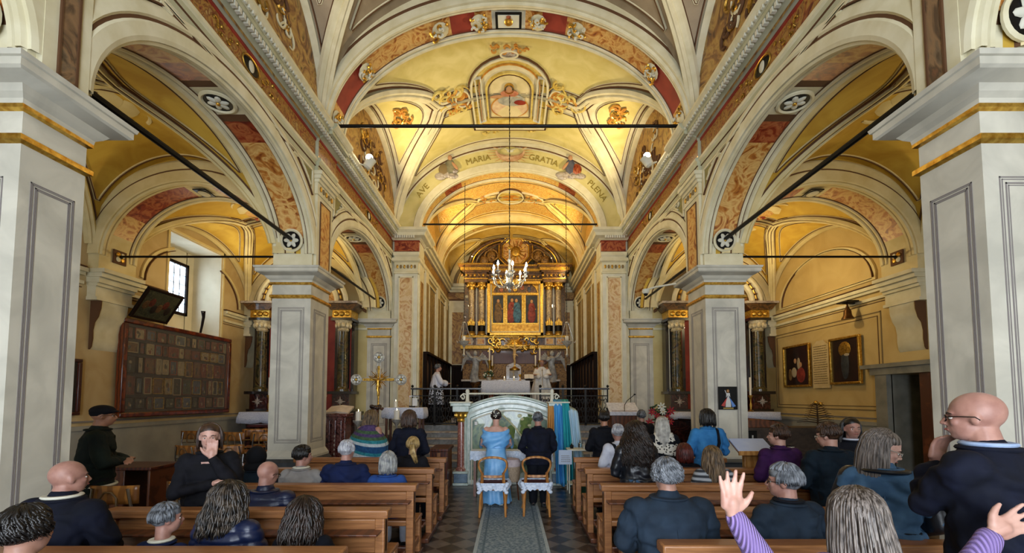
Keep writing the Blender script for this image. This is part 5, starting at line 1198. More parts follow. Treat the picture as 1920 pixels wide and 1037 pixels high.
ROWS = [6.70, 5.70, 4.66, 3.63, 2.72, 1.80]
nm = ['front', 'second', 'third', 'fourth', 'fifth', 'rearmost']
pw = make_pew(); first = True
for s in (-1, 1):
    for i, y in enumerate(ROWS):
        if s < 0: lab = ['oak pew in front of the girl with the golden ponytail', 'oak pew directly behind the girl with the golden ponytail', 'oak pew directly behind the white-haired man in blue', 'oak pew directly behind the bald man in the quilted jacket', 'oak pew along the lower edge behind the boy and the wavy-haired girl', ''][i]
        else: lab = ['oak pew closest to the lectern, before the woman in bright blue', 'oak pew directly behind the woman in bright blue', 'oak pew behind the long dark curls and the striped sweater', 'oak pew directly in front of the man with silver curly hair', 'oak pew between the silver-curled man and the waving girl in lavender', ''][i]
        if i == 5: continue
        x = s*2.15+ (.03 if s < 0 else .06); yy = y if i != 4 else (2.66 if s < 0 else 2.79)
        if first: pw.location = (x, yy, 0); pw['label'] = lab; pw['group'] = 'oak pews in the nave'; first = False
        else: dup(pw, (x, yy, 0), 0, lab, 'oak pews in the nave')
# ---- balloon back wedding chairs
bcw = M('honey_chair_wood', '#8f5a26', '#b47c40', 4, .35, kind='wave', dist=4, coat=.4)
ruf = M('white_ruffle', '#aebdd2', '#d3dcea', 30, .9, bump=.2)
def wchair(x, y, label, rz=0):
    t = thing('balloon_back_chair', label, 'chair', (x, y, 0), rz, 'balloon-back chairs for the couple')
    m = MB(); pts = []
    for k in range(25):
        a = k/24*2*PI; r_ = 1; px = .215*math.cos(a)*(1+.10*math.sin(a)); pz = .75+.15*math.sin(a); pts.append((px, -.02-.03*math.sin(a), pz))
    pts = [(-.12, 0, .60), (-.17, -.01, .66), (-.215, -.03, .76), (-.20, -.04, .84), (-.12, -.05, .885), (0, -.055, .90), (.12, -.05, .885), (.20, -.04, .84), (.215, -.03, .76), (.17, -.01, .66), (.12, 0, .60)]
    sm_ = []; n_ = len(pts)
    for i in range(n_):
        p0, p1, p2, p3 = [Vector(pts[(i+j-1) % n_]) for j in range(4)]
        for q in range(5): t_ = q/5; sm_.append(.5*((2*p1)+(p2-p0)*t_+(2*p0-5*p1+4*p2-p3)*t_*t_+(3*p1-p0-3*p2+p3)*t_**3))
    m.tube(sm_, .023, bcw, 8, flat=(1.1, .8), closed=True); m.box(-.13, .13, -.015, .015, .585, .62, bcw); m.build('backrest', t, bevel=.004)
    for e in (-1, 1):
        m = MB(); m.tube([(e*.16, -.0, .66), (e*.17, .0, .46), (e*.185, -.02, .25), (e*.20, -.08, 0)], [.022, .026, .022, .018], bcw, 8); m.build('leg', t)
        m = MB(); m.tube([(e*.19, .38, .44), (e*.21, .41, .3), (e*.19, .40, .1), (e*.21, .42, 0)], [.03, .024, .017, .018], bcw, 8); m.build('leg', t)
    m = MB(); m.prism([(-.20, -.01), (.20, -.01), (.24, .36), (.2, .42), (-.2, .42), (-.24, .36)], .39, .44, bcw, 'z'); m.build('seat_frame', t, bevel=.01)
    m = MB(); m.prism([(-.19, .0), (.19, .0), (.225, .35), (.19, .40), (-.19, .40), (-.225, .35)], .44, .48, M('wine_upholstery', '#3a0d14', '#521a20', 20, .9), 'z'); m.build('seat', t, bevel=.015)
    m = MB(); n = 120; ring = []
    cor = [(-.215, -.03), (.215, -.03), (.255, .38), (-.255, .38)]; vs = []
    for i in range(n):
        q = i/n*4; k = int(q); f = q-k; a, b_ = cor[k], cor[(k+1) % 4]; x_ = a[0]+(b_[0]-a[0])*f; y_ = a[1]+(b_[1]-a[1])*f; w_ = math.sin(i*1.3)*.014+math.sin(i*.53)*.01
        vs += [(x_*.96, y_, .505), (x_*(1.03+w_*3), y_+(w_-.015 if k == 0 else w_), .47+w_*.3), (x_*(1.09+w_*4), y_+(-.045-w_ if k == 0 else w_), .405+w_)]
    m.add(vs, [(3*i+k, 3*((i+1) % n)+k, 3*((i+1) % n)+k+1, 3*i+k+1) for i in range(n) for k in range(2)], ruf)
    for e in (-1, 1):
        for k in range(5): m.ell((e*(.20+.02*math.cos(k*1.3)), -.05-.01*k, .50-.03*k), (.035, .03, .028), ruf, 8, 6, Matrix.Rotation(k, 3, 'X'))
    m.build('ruffled_cover', t); return t
wchair(-.22, 6.62, 'balloon-back wooden chair with white ruffle behind the woman in light blue'); wchair(.45, 6.66, 'balloon-back wooden chair with white ruffle behind the man in the dark suit')
# small round stool / basket between them
t = thing('rattan_stool', 'small pale cushioned stool between the couple, in front of their chairs', 'stool', (.05, 7.55, 0)); m = MB(); m.lathe([(.17, .62), (.18, .68), (.15, .74), (.05, .76), (0, .76)], (0,0,0), M('pale_pink_cushion', '#a59498', '#bfb0b0', 12, .9), 20); m.build('cushion', t)
m = MB(); m.lathe([(.15, .36), (.165, .5), (.17, .62), (.1, .62)], (0,0,0), M('rattan', '#8a7660', '#a8947c', 50, .8, bump=.4), 20); m.build('basket', t)
for k in range(3): a = k*2*PI/3+.5; m = MB(); m.tube([(.12*math.cos(a), .12*math.sin(a), .38), (.16*math.cos(a), .16*math.sin(a), 0)], .014, woodPd, 6); m.build('leg', t)
# ---- arched shrine with painting behind glass
t = thing('arched_shrine', 'pale marbled arched shrine with a green picture behind glass before the altar steps', 'shrine', (.02, 9.1, 0)); sm = M('celadon_marble', '#9fb0a6', '#c9d2c8', 4, .35, dist=2, coat=.4); sg_ = M('celadon_dark_line', '#64786c', None, rough=.5)
def AR(k, w, zs, r): a = PI*k/24; return (-w*math.cos(a), zs+r*math.sin(a))
m = MB(); outer = [(-.93, 0), (-.93, 1.60)]+[(-.93+1.86*k/24, 1.60+.24*math.sin(PI*k/24)**.9) for k in range(25)]+[(.93, 1.60), (.93, 0)]; inner = [(-.80, 0), (-.80, 1.34)]+[(-.80+1.6*k/24, 1.34+.20*math.sin(PI*k/24)**.9) for k in range(25)]+[(.80, 1.34), (.80, 0)]
n_ = len(outer); vs = [(x, y, z) for y in (-.06, .12) for ring in (outer, inner) for x, z in ring]
fs = []
for i in range(n_-1):
    fs += [(i, i+1, n_+i+1, n_+i), (2*n_+i, 3*n_+i, 3*n_+i+1, 2*n_+i+1), (i, 2*n_+i, 2*n_+i+1, i+1), (n_+i, n_+i+1, 3*n_+i+1, 3*n_+i)]
m.add(vs, fs, sm); 
for q, mm, th in ((0, sm, .03), (.18, sg_, .008), (.82, sg_, .008), (1, white, .018), (.5, M('pale_relief', '#b8c2ba', '#d5dad2', 16, .5, bump=.5), .022)):
    m.tube([((1-q)*outer[i][0]+q*inner[i][0], -.07, (1-q)*outer[i][1]+q*inner[i][1]) for i in range(n_)], th, mm, 6)
m.build('arched_frame', t)
m = MB(); m.box(-1.0, 1.0, -.08, .25, 0, .10, sm); m.build('base', t, bevel=.01)
m = MB(); pic = M('green_landscape_painting', '#2f4a38', ('#5d7a5c', '#86966a', '#3d5a4a', '#8fa58e'), 3.2, .35, dist=1.2, detail=5, lo=.3, hi=.7, coat=.6); m.prism(inner[::1], .02, .04, pic)
for k in range(16): m.ell((.42+R.uniform(-.22, .22), .0, 1.25+R.uniform(-.22, .2)), (.05, .012, .04), M('pale_blossoms', '#b9b58c', '#d8d4ae', 9, .8) if k % 2 else M('moss_leaf', '#4c6234', '#71833f', 9, .8), 8, 5)
for k in range(12): m.ell((.1+R.uniform(-.2, .3), .0, .9+R.uniform(-.2, .4)), (.09, .012, .12), M('moss_leaf', '#4c6234'), 8, 5)
m.tube([(-.15, 0, 1.45), (.1, 0, 1.2), (.36, 0, .85)], .02, M('pale_blossoms', '#b9b58c'), 6); m.build('picture', t)
m = MB(); m.box(-.74, -.68, -.065, -.055, 1.24, 1.31, paper); m.build('paper_tag', t)
for e in (-1, 1):
    x = e*1.02
    m = MB(); m.box(x-.16, x+.16, -.2, .14, 0, .05, sm); m.box(x-.14, x+.14, -.18, .12, .05, .24, M('blue_grey_marble', '#4d6274', '#6e8496', 5, .3, dist=2, coat=.4)); m.box(x-.16, x+.16, -.2, .14, .24, .29, sm); m.build('pedestal', t, bevel=.01)
    m = MB(); m.lathe([(.12, .29), (.12, .33), (.09, .36), (.085, .8), (.078, 1.3)], (x, -.03, 0), M('rose_marble_column', '#6e3c34', ('#9a6456', '#7a463c', '#b08476'), 5, .25, dist=3, coat=.6), 18); c0 = m.build('column', t)
    m = MB(); m.lathe([(.08, 1.3), (.1, 1.33), (.09, 1.37), (.15, 1.5), (.16, 1.52), (.1, 1.52)], (x, -.03, 0), gold, 16)
    for k in range(8): a = k*PI/4; m.ell((x+.125*math.cos(a), -.03+.125*math.sin(a), 1.44), (.035, .035, .05), gold, 6, 5)
    m.build('capital', c0)
    m = MB(); m.box(x-.17, x+.17, -.2, .14, 1.52, 1.64, sm); m.box(x-.21, x+.21, -.24, .14, 1.64, 1.70, sm); m.box(x-.23, x+.23, -.26, .14, 1.70, 1.73, white); m.build('entablature_block', t, bevel=.008)
    m = MB(); m.lathe([(.05, 1.73), (.04, 1.76), (.035, 1.9), (.045, 1.95), (.03, 1.99), (0, 2.0)], (e*.90, .0, 0), white, 12)
    m.tube([(e*(.90+.10+.05*math.cos(a*.6)*(1-a/16)), 0, 1.82+.07*math.sin(a*.6)*(1-a/16)) for a in range(12)], .014, white, 6); m.tube([(e*.9, 0, 1.88), (e*.99, 0, 1.90), (e*1.05, 0, 1.84)], .014, white, 6); m.build('finial', t)
m = MB(); m.tube([(-.92, 0, 1.90), (.92, 0, 1.90)], .018, white, 8)
for k in range(40): m.ell((-.9+k*1.8/39, 0, 1.90), (.014, .024, .024), white, 6, 4)
m.build('rail', t)
# kneeler with white cloth before the shrine
t = thing('kneeling_bench', 'low kneeling desk draped in white before the couple', 'kneeler', (.06, 8.05, 0)); m = MB(); m.box(-.72, .72, -.12, .18, .78, .82, woodPd); m.box(-.7, -.65, -.1, .16, 0, .78, woodPd); m.box(.65, .7, -.1, .16, 0, .78, woodPd); m.build('desk', t); 
m = MB(); n = 90; vs = []
for i in range(n+1):
    x = -.76+1.52*i/n; w_ = .012*math.sin(i*.9)+.008*math.sin(i*.4); vs += [(x, .2, .83), (x, -.13, .832), (x, -.16+w_, .78), (x, -.165+w_*1.5, .66+w_)]
m.add(vs, [(4*i+k, 4*(i+1)+k, 4*(i+1)+k+1, 4*i+k+1) for i in range(n) for k in range(3)], ruf); m.build('cloth', t)
# ---- coloured drapery on the right of the shrine
t = thing('draped_cloth', 'hanging gauze cloth in orange, blue, teal and pale blue beside the shrine', 'drapery', (0, 0, 0)); cols = [('orange_gauze', '#b8803c', '#cf9f5e', .815, .95), ('sky_blue_gauze', '#2c7fc0', '#4ba0da', .93, 1.13), ('teal_gauze', '#14889a', '#2aa9b0', 1.10, 1.24), ('pale_blue_gauze', '#8fb2c8', '#b5cfdd', 1.21, 1.40)]
for ci, (n1, c1, c2, xa, xb) in enumerate(cols):
    mt = M(n1, c1, c2, 5, .75, stretch=(6, 1, .3)); vs = []; nu, nv = 26, 18; zb = .62 if ci == 0 else .06; zt = 1.80-.05*abs(ci-1.5)+(.0 if ci < 3 else -.05); m = MB()
    def fn(u, v, xa=xa, xb=xb, zb=zb, zt=zt, ci=ci):
        f = 1-v; sp = 1+ (.0 if ci == 0 else .25*f); xc_ = (xa+xb)/2+f*(.0 if ci == 0 else (.16 if ci == 3 else .06))-f*(.04 if ci == 0 else 0); x = xc_+(u-.5)*(xb-xa)*sp; z = zb+(zt-zb)*v+(.03*math.sin(u*9) if v < .05 else 0)
        if ci == 3 and v > .9: z -= .5*(u)*(v-.9)*2
        y = 8.88-.04*ci+.035*math.sin(u*17+ci)*(.3+f)-.14*f
        if v > .93: y += (v-.93)*2.6
        return (x, y, z)
    m.grid(fn, nu, nv, mt); o = m.build(n1.replace('gauze', 'panel'), t); md = o.modifiers.new('solid', 'SOLIDIFY'); md.thickness = .006
# white side table with bottles, sign, gift bag
t = thing('side_table', 'small white metal table with bottles beside the coloured cloth', 'table', (1.35, 8.35, 0)); m = MB(); m.box(-.22, .30, -.18, .18, .80, .83, white); m.build('table_top', t, bevel=.008)
for (x, y) in ((-.19, -.15), (.27, -.15), (-.19, .15), (.27, .15)): m = MB(); m.tube([(x, y, 0), (x, y, .8)], .013, white, 6); m.build('leg', t)
m = MB(); m.box(-.2, .28, -.16, .16, .16, .18, white); m.build('lower_shelf', t)
for i, (x, h, mt, lb) in enumerate(((-.12, .10, black, 'short dark jar on the small white table'), (.04, .16, glass, 'clear glass bottle on the small white table'), (.12, .12, silver, 'small metal cruet on the small white table'))):
    t = thing('bottle', lb, 'bottle', (1.35+x, 8.35, .832), 0, 'bottles on the white side table'); m = MB(); m.lathe([(.03, 0), (.032, h*.6), (.012, h*.75), (.012, h*.95), (0, h*.95)], (0,0,0), mt, 12); m.build('bottle_body', t); m = MB(); m.lathe([(.014, h*.95), (.014, h*1.05), (0, h*1.05)], (0,0,0), silver, 8); m.build('cap', t)
t = thing('notice_sheet', 'white printed notice hanging on the front of the small white table', 'sign', W(1060, 861, 8.158)); m = MB(); m.box(-.125, .125, 0, .010, -.10, .17, M('notice_paper', '#b8c6da')); m.build('sheet', t); m = MB(); rr3 = random.Random(3)
for k in range(4):
    x = -.08
    while x < .07: w_ = rr3.uniform(.015, .03); m.box(x, x+w_, -.003, 0, .055-k*.035, .067-k*.035, greyln); x += w_+.006
m.build('printed_lines', t)
t = thing('gift_bag', 'dark green gift bag with white tissue on the floor under the side table', 'bag', (1.40, 8.12, 0)); m = MB(); m.prism([(-.16, -.07), (.16, -.07), (.17, .07), (-.17, .07)], 0, .46, M('green_gift_paper', '#0c3a28', '#18563c', 6, .5), 'z'); m.build('bag_body', t)
m = MB()
for k in range(9): m.ell((R.uniform(-.13, .13), -.08, .05+R.uniform(0, .45)), (.04, .02, .035), white, 8, 5, Matrix.Rotation(k, 3, 'Y'))
m.tube([(-.1, -.07, .46), (-.08, -.07, .58), (.0, -.07, .6), (.06, -.07, .46)], .008, white, 5); m.build('tissue_bow', t)
# dark wooden bench end / box near the shrine
t = thing('wooden_stall_end', 'dark reddish wooden bench end standing in the aisle beside the shrine', 'bench', (-1.36, 8.6, 0)); m = MB(); m.box(-.16, .16, -.2, .5, 0, .78, woodR); m.box(-.19, .19, -.23, .53, .76, .82, woodR); m.build('body', t, bevel=.012); m = MB(); m.box(-.03, .03, -.215, -.2, .05, .74, woodP); m.box(-.17, -.13, -.215, -.2, .02, .76, woodR); m.box(.13, .17, -.215, -.2, .02, .76, woodR); m.build('trim_strip', t)
# ---- processional cross
pc = W(710, 712, 9.3); t = thing('processional_cross', 'tall silver and gilt processional crucifix with trefoil ends', 'crucifix', (pc.x, 9.3, 0)); zc = pc.z
m = MB(); m.tube([(0,0,.05), (0,0,zc-.35)], .022, golddk, 8); m.lathe([(.2, 0), (.2, .04), (.05, .09), (.03, .12)], (0,0,0), golddk, 16); m.build('staff', t)
m = MB()
for d in ((1,0), (-1,0), (0,1)):
    v = Vector((d[0], 0, d[1])); c = Vector((0,0,zc)); 
    for e in (-.035, .035): pv = Vector((d[1], 0, d[0]))*e; m.tube([c+pv*.6, c+v*.3+pv, c+v*.42+pv*.5], .013, silver, 6)
    cc_ = c+v*.49
    m.tube([cc_+Vector((.105*math.cos(k*PI/8), 0, .105*math.sin(k*PI/8))) for k in range(16)], .02, silver, 6, closed=True)
    for k in range(6): a = k*PI/3; m.ell(cc_+Vector((.06*math.cos(a), -.01, .06*math.sin(a))), (.035, .03, .035), silver if k % 2 else white, 8, 6)
    m.ell(cc_, (.035, .04, .035), gold, 8, 6)
m.box(-.03, .03, -.012, .012, zc-.36, zc+.3, golddk); m.box(-.34, .34, -.012, .012, zc-.03, zc+.03, golddk); m.build('cross', t)
m = MB()
for k in range(24): a = k*2*PI/24; m.tube([(0, .01, zc+.02), ((.24 if k % 2 else .17)*math.cos(a), .01, zc+.02+(.24 if k % 2 else .17)*math.sin(a))], [.02, .004], golddk, 4)
m.build('rays', t); m = MB(); corpus(m, (0, -.03, zc-.36), .46, gold); m.build('christ_figure', t)
# carved wooden statue head below it
p = W(704, 775, 8.9); t = thing('carved_statue', 'dark carved wooden bust with a curled headdress below the processional cross', 'statue', (p.x, 8.9, p.z)); m = MB(); wd_ = M('carved_brown_wood', '#3c2418', '#6a4630', 9, .45)
m.lathe([(.05, -.35), (.07, -.2), (.055, -.08), (.05, -.02)], (0,0,0), wd_, 12); m.ell((0, 0, .06), (.075, .085, .11), wd_, 12, 10); m.ell((.0, -.09, .05), (.015, .02, .02), wd_, 6, 5); m.ell((0,-.07,-.0), (.03,.02,.015), wd_, 8, 6); m.build('bust', t)
m = MB()
for k in range(14): a = k*2*PI/14; m.ell((.085*math.cos(a), .085*math.sin(a), .13+.02*math.sin(a*2)), (.04, .04, .035), M('carved_dark', '#1e120c', '#3a2418', 9, .5), 8, 6)
m.tube([(.08, -.02, .12), (.15, -.05, .08), (.17, -.05, .12)], .025, wd_, 6); m.build('headdress', t)
m = MB(); m.tube([(0,0,-.35), (0,0,-p.z+.05)], .05, woodD, 10); m.lathe([(.2, -p.z), (.2, -p.z+.05), (.06, -p.z+.1)], (0,0,0), woodD, 14); m.build('stand', t)
# ---- white credence table with candle and cup
pz = W(760, 765, 10.4); t = thing('credence_table', 'small wooden table under a white cloth beside the processional cross', 'table', (pz.x, 10.4, 0)); zt = pz.z
m = MB(); m.box(-.44, .44, -.22, .22, zt-.04, zt, woodPd); m.build('table_top', t)
for e in (-1, 1):
    for f in (-1, 1): m = MB(); m.box(e*.40-.025, e*.40+.025, f*.18-.025, f*.18+.025, 0, zt-.04, woodPd); m.build('leg', t)
drape('tablecloth', .96, .5, .012, .22, pz.x, 10.4, 'white lace cloth on the small table beside the processional cross', 'tablecloth', lace, scal=5, zz=zt)
candle(pz.x-.22, 10.35, zt+.02, .14, .035, 'short white candle on the small white table by the processional cross')
t = thing('framed_card', 'white standing card on a small stand on the white table by the cross', 'card', (pz.x+.24, 10.35, zt+.02)); m = MB(); m.box(-.06, .06, 0, .02, .03, .22, paper); m.build('card', t); m = MB(); m.box(-.14, .0, .0, .1, 0, .03, black); m.box(-.14, .10, .0, .12, .26, .275, steel); m.tube([(-.13, .05, 0), (-.13, .05, .26)], .006, steel, 5); m.tube([(.09, .05, 0), (.09, .05, .26)], .006, steel, 5); m.build('stand', t)
# candle lanterns on the floor stands
for px, py, lb in ((672, 780, 'thick cream candle on a tall stand at the side of the red marble lectern'), (744, 778, 'thick cream candle in a silver cup on a stand under the white table edge')):
    p = W(px, py, 9.6); t = thing('pillar_candle', lb, 'candle', (p.x, 9.6, 0), 0, 'thick cream candles on stands'); m = MB(); m.lathe([(.06, p.z-.1), (.06, p.z+.1), (.03, p.z+.09)], (0,0,0), wax, 16); m.build('wax_column', t)
    m = MB(); m.lathe([(.15, 0), (.15, .03), (.02, .06), (.02, p.z-.25), (.05, p.z-.2), (.11, p.z-.14), (.12, p.z-.1), (.02, p.z-.1)], (0,0,0), silver, 16); m.build('stand', t); m = MB(); m.lathe([(0, p.z+.1), (.008, p.z+.115), (.003, p.z+.145), (0, p.z+.15)], (0,0,0), flame, 8); m.build('flame', t)
# ---- red marble lectern with open book
p0 = W(634, 860, 9.9); zt = W(634, 775, 9.9).z; t = thing('marble_lectern', 'dark red marble lectern pedestal beside the middle pillar', 'lectern', (p0.x, 9.9, 0)); rm2 = M('wine_marble', '#2c0d0d', ('#4a1a18', '#7a4a44', '#381210'), 5, .25, dist=3, coat=.5)
m = MB(); m.box(-.22, .22, -.18, .18, .05, zt-.04, rm2); m.box(-.26, .26, -.22, .22, 0, .1, rm2); m.box(-.26, .26, -.22, .22, zt-.08, zt, rm2); m.build('pedestal', t, bevel=.015)
m = MB()
for e in (-1, 0, 1): m.tube([(e*.13, -.2, .2), (e*.13, -.2, zt-.16)], .03, rm2, 8)
for k in range(7): m.ell((0, -.235, .35+k*.1), (.015, .012, .03), marbW, 6, 5)
m.build('flutes', t)
t = thing('open_book', 'open book with cream pages lying on the red marble lectern', 'book', (p0.x, 9.9, zt)); m = MB(); m.cbox((0, .02, .05), (.52, .40, .02), woodR, Matrix.Rotation(.35, 3, 'X')); m.build('book_cover', t)
for e in (-1, 1):
    m = MB(); m.cbox((e*.13, .02, .085), (.27, .40, .045), M('book_pages', '#b9ab98', '#cdbfae', 9, .8), Matrix.Rotation(.35, 3, 'X') @ Matrix.Rotation(e*.12, 3, 'Y')); m.build('page_block', t)
# ---- lectern with microphone on the right
p0 = W(1168, 770, 11.2); zt = p0.z; t = thing('lectern', 'low lectern under a white cloth with a gooseneck microphone', 'lectern', (p0.x, 11.2, 0)); m = MB(); m.box(-.33, .33, -.15, .3, 0, zt, woodPd); m.build('body', t, bevel=.01)
m = MB(); m.cbox((0, .05, zt+.08), (.78, .5, .03), linen, Matrix.Rotation(.5, 3, 'X')); m.box(-.39, .39, -.22, -.16, zt-.12, zt-.02, linen); m.build('cloth', t, bevel=.01)
m = MB(); m.tube([(0, -.15, zt-.05), (0, -.17, zt+.15), (.06, -.2, zt+.26), (.22, -.25, zt+.40)], .009, black, 6); m.ell((.24, -.255, zt+.42), (.03, .02, .02), black, 8, 6); m.build('microphone', t)
# brown round-topped wooden chair back
p0 = W(1200, 765, 9.6); m = MB(); 
# ---- poinsettia
p0 = W(1238, 790, 9.7); t = thing('red_flower_arrangement', 'arrangement of red poinsettia flowers and white star blooms beside the pillar', 'flowers', (p0.x, 9.7, 0)); zt = p0.z
m = MB(); m.lathe([(.14, 0), (.14, .05), (.03, .1), (.03, zt-.25), (.1, zt-.2), (.13, zt-.02), (.1, zt)], (0,0,0), woodD, 14); m.build('vase_stand', t)
grn = MATS['dark_leaf']; m = MB()
for k in range(46): a = R.uniform(0, 2*PI); r_ = R.uniform(0, .22); m.ell((r_*math.cos(a), r_*math.sin(a)*.6, zt+R.uniform(0, .36)), (.05, .03, .02), grn, 7, 5, Matrix.Rotation(a, 3, 'Z') @ Matrix.Rotation(R.uniform(-1, 1), 3, 'Y'))
m.build('foliage', t); redf = M('poinsettia_red', '#7d0c1c', '#a81a2c', 8, .6)
def bloom(m, c, r, mt, n=7):
    for k in range(n): a = k*2*PI/n; m.ell(Vector(c)+Vector((math.cos(a)*r*.55, -.01, math.sin(a)*r*.55)), (r*.5, .012, r*.2), mt, 8, 5, Matrix.Rotation(-a, 3, 'Y'))
for i, (x, y, z, r, mt) in enumerate(((-.22, -.12, .22, .09, redf), (-.12, -.16, .13, .08, redf), (.20, -.12, .24, .10, redf), (.1, -.16, .10, .08, redf), (-.02, -.16, .33, .10, white), (.0, -.18, .22, .08, white), (.06, -.18, .02, .08, white), (-.28, -.12, -.02, .10, redf), (.17, -.14, -.0, .09, redf))):
    m = MB(); bloom(m, (x, y, zt+z), r, mt); m.ell((x, y-.02, zt+z), (.015, .015, .015), gold, 6, 5); m.build('bloom', t)
# dried star on a stick
# ---- dark picture / box at foot of right pillar, light wood music stand with sheet
p0 = W(1407, 835, 5.9); t = thing('music_stand', 'light wooden music lectern holding a tilted white sheet', 'lectern', (p0.x, 5.9, 0)); zt = p0.z
m = MB(); m.cbox((0, 0, zt-.02), (.46, .3, .025), woodC, Matrix.Rotation(.5, 3, 'X')); m.box(-.24, .24, -.16, -.13, zt-.12, zt-.06, woodC); m.build('desk', t, bevel=.006); m = MB(); m.box(-.10, .10, -.03, .04, .05, zt-.08, woodC); m.box(-.2, .2, -.15, .15, 0, .05, woodC); m.build('post', t, bevel=.006)
m = MB(); m.cbox((0, -.015, zt+.005), (.48, .30, .012), M('blueish_paper', '#a4b2d4', '#b8c4de', 3, .8), Matrix.Rotation(.5, 3, 'X')); m.build('sheet_music', label='large pale blue-white sheet lying on the light wooden music lectern', cat='sheet', loc=(p0.x, 5.9, 0))
p0 = W(1385, 880, 7.2); t = thing('dark_crate', 'dark grey box standing at the foot of the pillar with the Jesus picture', 'box', (p0.x, 7.3, 0)); m = MB(); m.box(-.28, .28, -.15, .15, 0, .72, M('dark_grey_box', '#1e2428', '#2e353a', 5, .6)); m.box(-.30, .30, -.17, .17, .72, .75, plinthm); m.build('body', t, bevel=.01)
# ---- dark organ cabinet in the right aisle
t = thing('harmonium', 'dark wooden harmonium cabinet with a curved lid in the right aisle', 'cabinet', (5.45, 9.0, 0)); brw = M('cabinet_grey_brown', '#2c221a', '#43352a', 4, .5, dist=2); m = MB()
m.box(-.95, 1.75, .1, .6, 0, 1.18, brw); m.prism([(-.95, 1.18), (-.95, 1.30), (-.6, 1.32), (-.1, 1.36), (.3, 1.30), (.55, 1.18)], .1, .6, woodPd); m.build('body', t, bevel=.01)
m = MB(); m.box(-.98, .5, -.15, .1, .72, .78, woodPd); m.box(-.9, .45, -.12, .1, .78, .80, white)
for k in range(30): m.box(-.88+k*.045, -.865+k*.045, -.12, .0, .80, .815, black)
m.build('keyboard', t); m = MB(); m.box(-.9, -.2, .08, .1, .85, 1.12, black); m.build('pipe_recess', t)
for k in range(5): m = MB(); m.tube([(-.82+k*.13, .07, .86), (-.82+k*.13, .07, 1.02+.02*(k % 2))], .018, silver, 8); m.build('organ_pipe', t)
# dried tree arrangement
p0 = W(1533, 795, 9.9); t = thing('dried_branch_arrangement', 'dried dark fir-like branch with two golden balls against the ochre wall', 'plant', (p0.x, 9.9, 0)); dm = M('dried_branch', '#2c1d10', '#4a3420', 12, .9); zt = p0.z; m = MB(); m.tube([(0,0,0), (.01,0,zt), (0,0,zt+.48)], [.03, .02, .01], dm, 6)
m.lathe([(.14, 0), (.17, .3), (.15, .32)], (0,0,0), plinthm, 14); m.build('trunk_stem', t); m = MB()
for k in range(9):
    z = zt+.03+.05*k; L_ = .44-.035*k
    for e in (-1, 1): m.tube([(0,0,z), (e*L_*.5, .03*math.sin(k), z+.03), (e*L_, .05*math.cos(k), z+.01)], [.012, .009, .004], dm, 5); m.tube([(e*L_*.5, 0, z+.03), (e*L_*.7, -.05, z+.07)], [.007, .003], dm, 4)
m.build('branches', t)
for e in (-.5, 1): m = MB(); m.ell((e*.07, -.02, zt+.46+.03*(e < 0)), .045, gold, 10, 8); m.build('golden_ball', t)
# ---- school chairs with chrome legs in the left aisle
plyb = M('chair_plywood', '#7c4c1c', '#a86f30', 3, .4, kind='wave', dist=3, coat=.4)
def schair():
    t = thing('steel_leg_chair', 'chair', 'chair'); m = MB(); n = 10
    m.grid(lambda u, v: (-.22+.44*u, -.19-.02*math.cos((u-.5)*PI)*1.5, .66+.16*v), 10, 4, plyb); o = m.build('backrest', t); md = o.modifiers.new('s', 'SOLIDIFY'); md.thickness = .014
    m = MB(); m.box(-.2, .2, -.17, .22, .435, .455, plyb); m.build('seat', t, bevel=.01)
    for e in (-1, 1):
        m = MB(); m.tube([(e*.15, -.225, .80), (e*.18, -.21, .62), (e*.19, -.17, .44), (e*.20, -.22, .0)], .012, steel, 8); m.build('leg', t)
        m = MB(); m.tube([(e*.19, -.17, .43), (e*.19, .16, .43), (e*.20, .21, .0)], .012, steel, 8); m.build('leg', t)
    m = MB(); m.tube([(-.07, -.235, .60), (-.07, -.24, .72), (-.03, -.245, .77), (.03, -.245, .77), (.07, -.24, .72), (.07, -.235, .60)], .009, brn, 6); m.tube([(-.19, -.18, .6), (.19, -.18, .6)], .009, steel, 6); m.build('handle_slot', t); return t
ck = schair(); spots = [(-3.92, 4.55, 0, .02, 'wooden-backed chair with a handle slot behind the bald man in the navy suit'), (-3.30, 4.75, 0, -.05, 'wooden-backed chair with a handle slot beside the woman covering her mouth'),
    (-6.35, 9.3, .15, .1, 'chrome-legged wooden chair under the votive case, beside the man in the cap'), (-5.75, 9.25, .15, -.15, 'chrome-legged wooden chair under the middle of the votive case'), (-5.15, 9.2, .15, .2, 'chrome-legged wooden chair in the aisle before the far end of the votive case'),
    (-4.78, 9.9, .15, PI*.9, 'chrome-legged chair turned the other way before the lace-covered side altar'), (-6.0, 10.2, .15, .4, 'chrome-legged chair in the second line beneath the window'), (-5.3, 8.3, .0, .25, 'chrome-legged chair nearest the woman with her hand on her mouth'), (-5.95, 8.2, .0, -.2, 'chrome-legged chair between the brown table and the woman covering her mouth'), (-6.9, 9.6, .15, 0, 'chrome-legged chair against the left wall behind the man in the cap')]
for i, (x, y, z, a, lb) in enumerate(spots):
    if i == 0: o = ck; o.location = (x, y, z); o.rotation_euler = (0,0,a); o['label'] = lb; o['group'] = 'steel-legged chairs in the left aisle'
    else: o = dup(ck, (x, y, z), a, lb, 'steel-legged chairs in the left aisle')
    if i < 2: o.scale = (1.13, 1.13, 1.13)
    elif z: o.scale = (1.2, 1.2, 1.15)
m = MB(); m.box(-7.6, -4.5, 8.9, 10.9, 0, .15, woodPd); m.build('low_platform', label='low dark wooden platform under the chairs in the left aisle', cat='platform', bevel=.01)
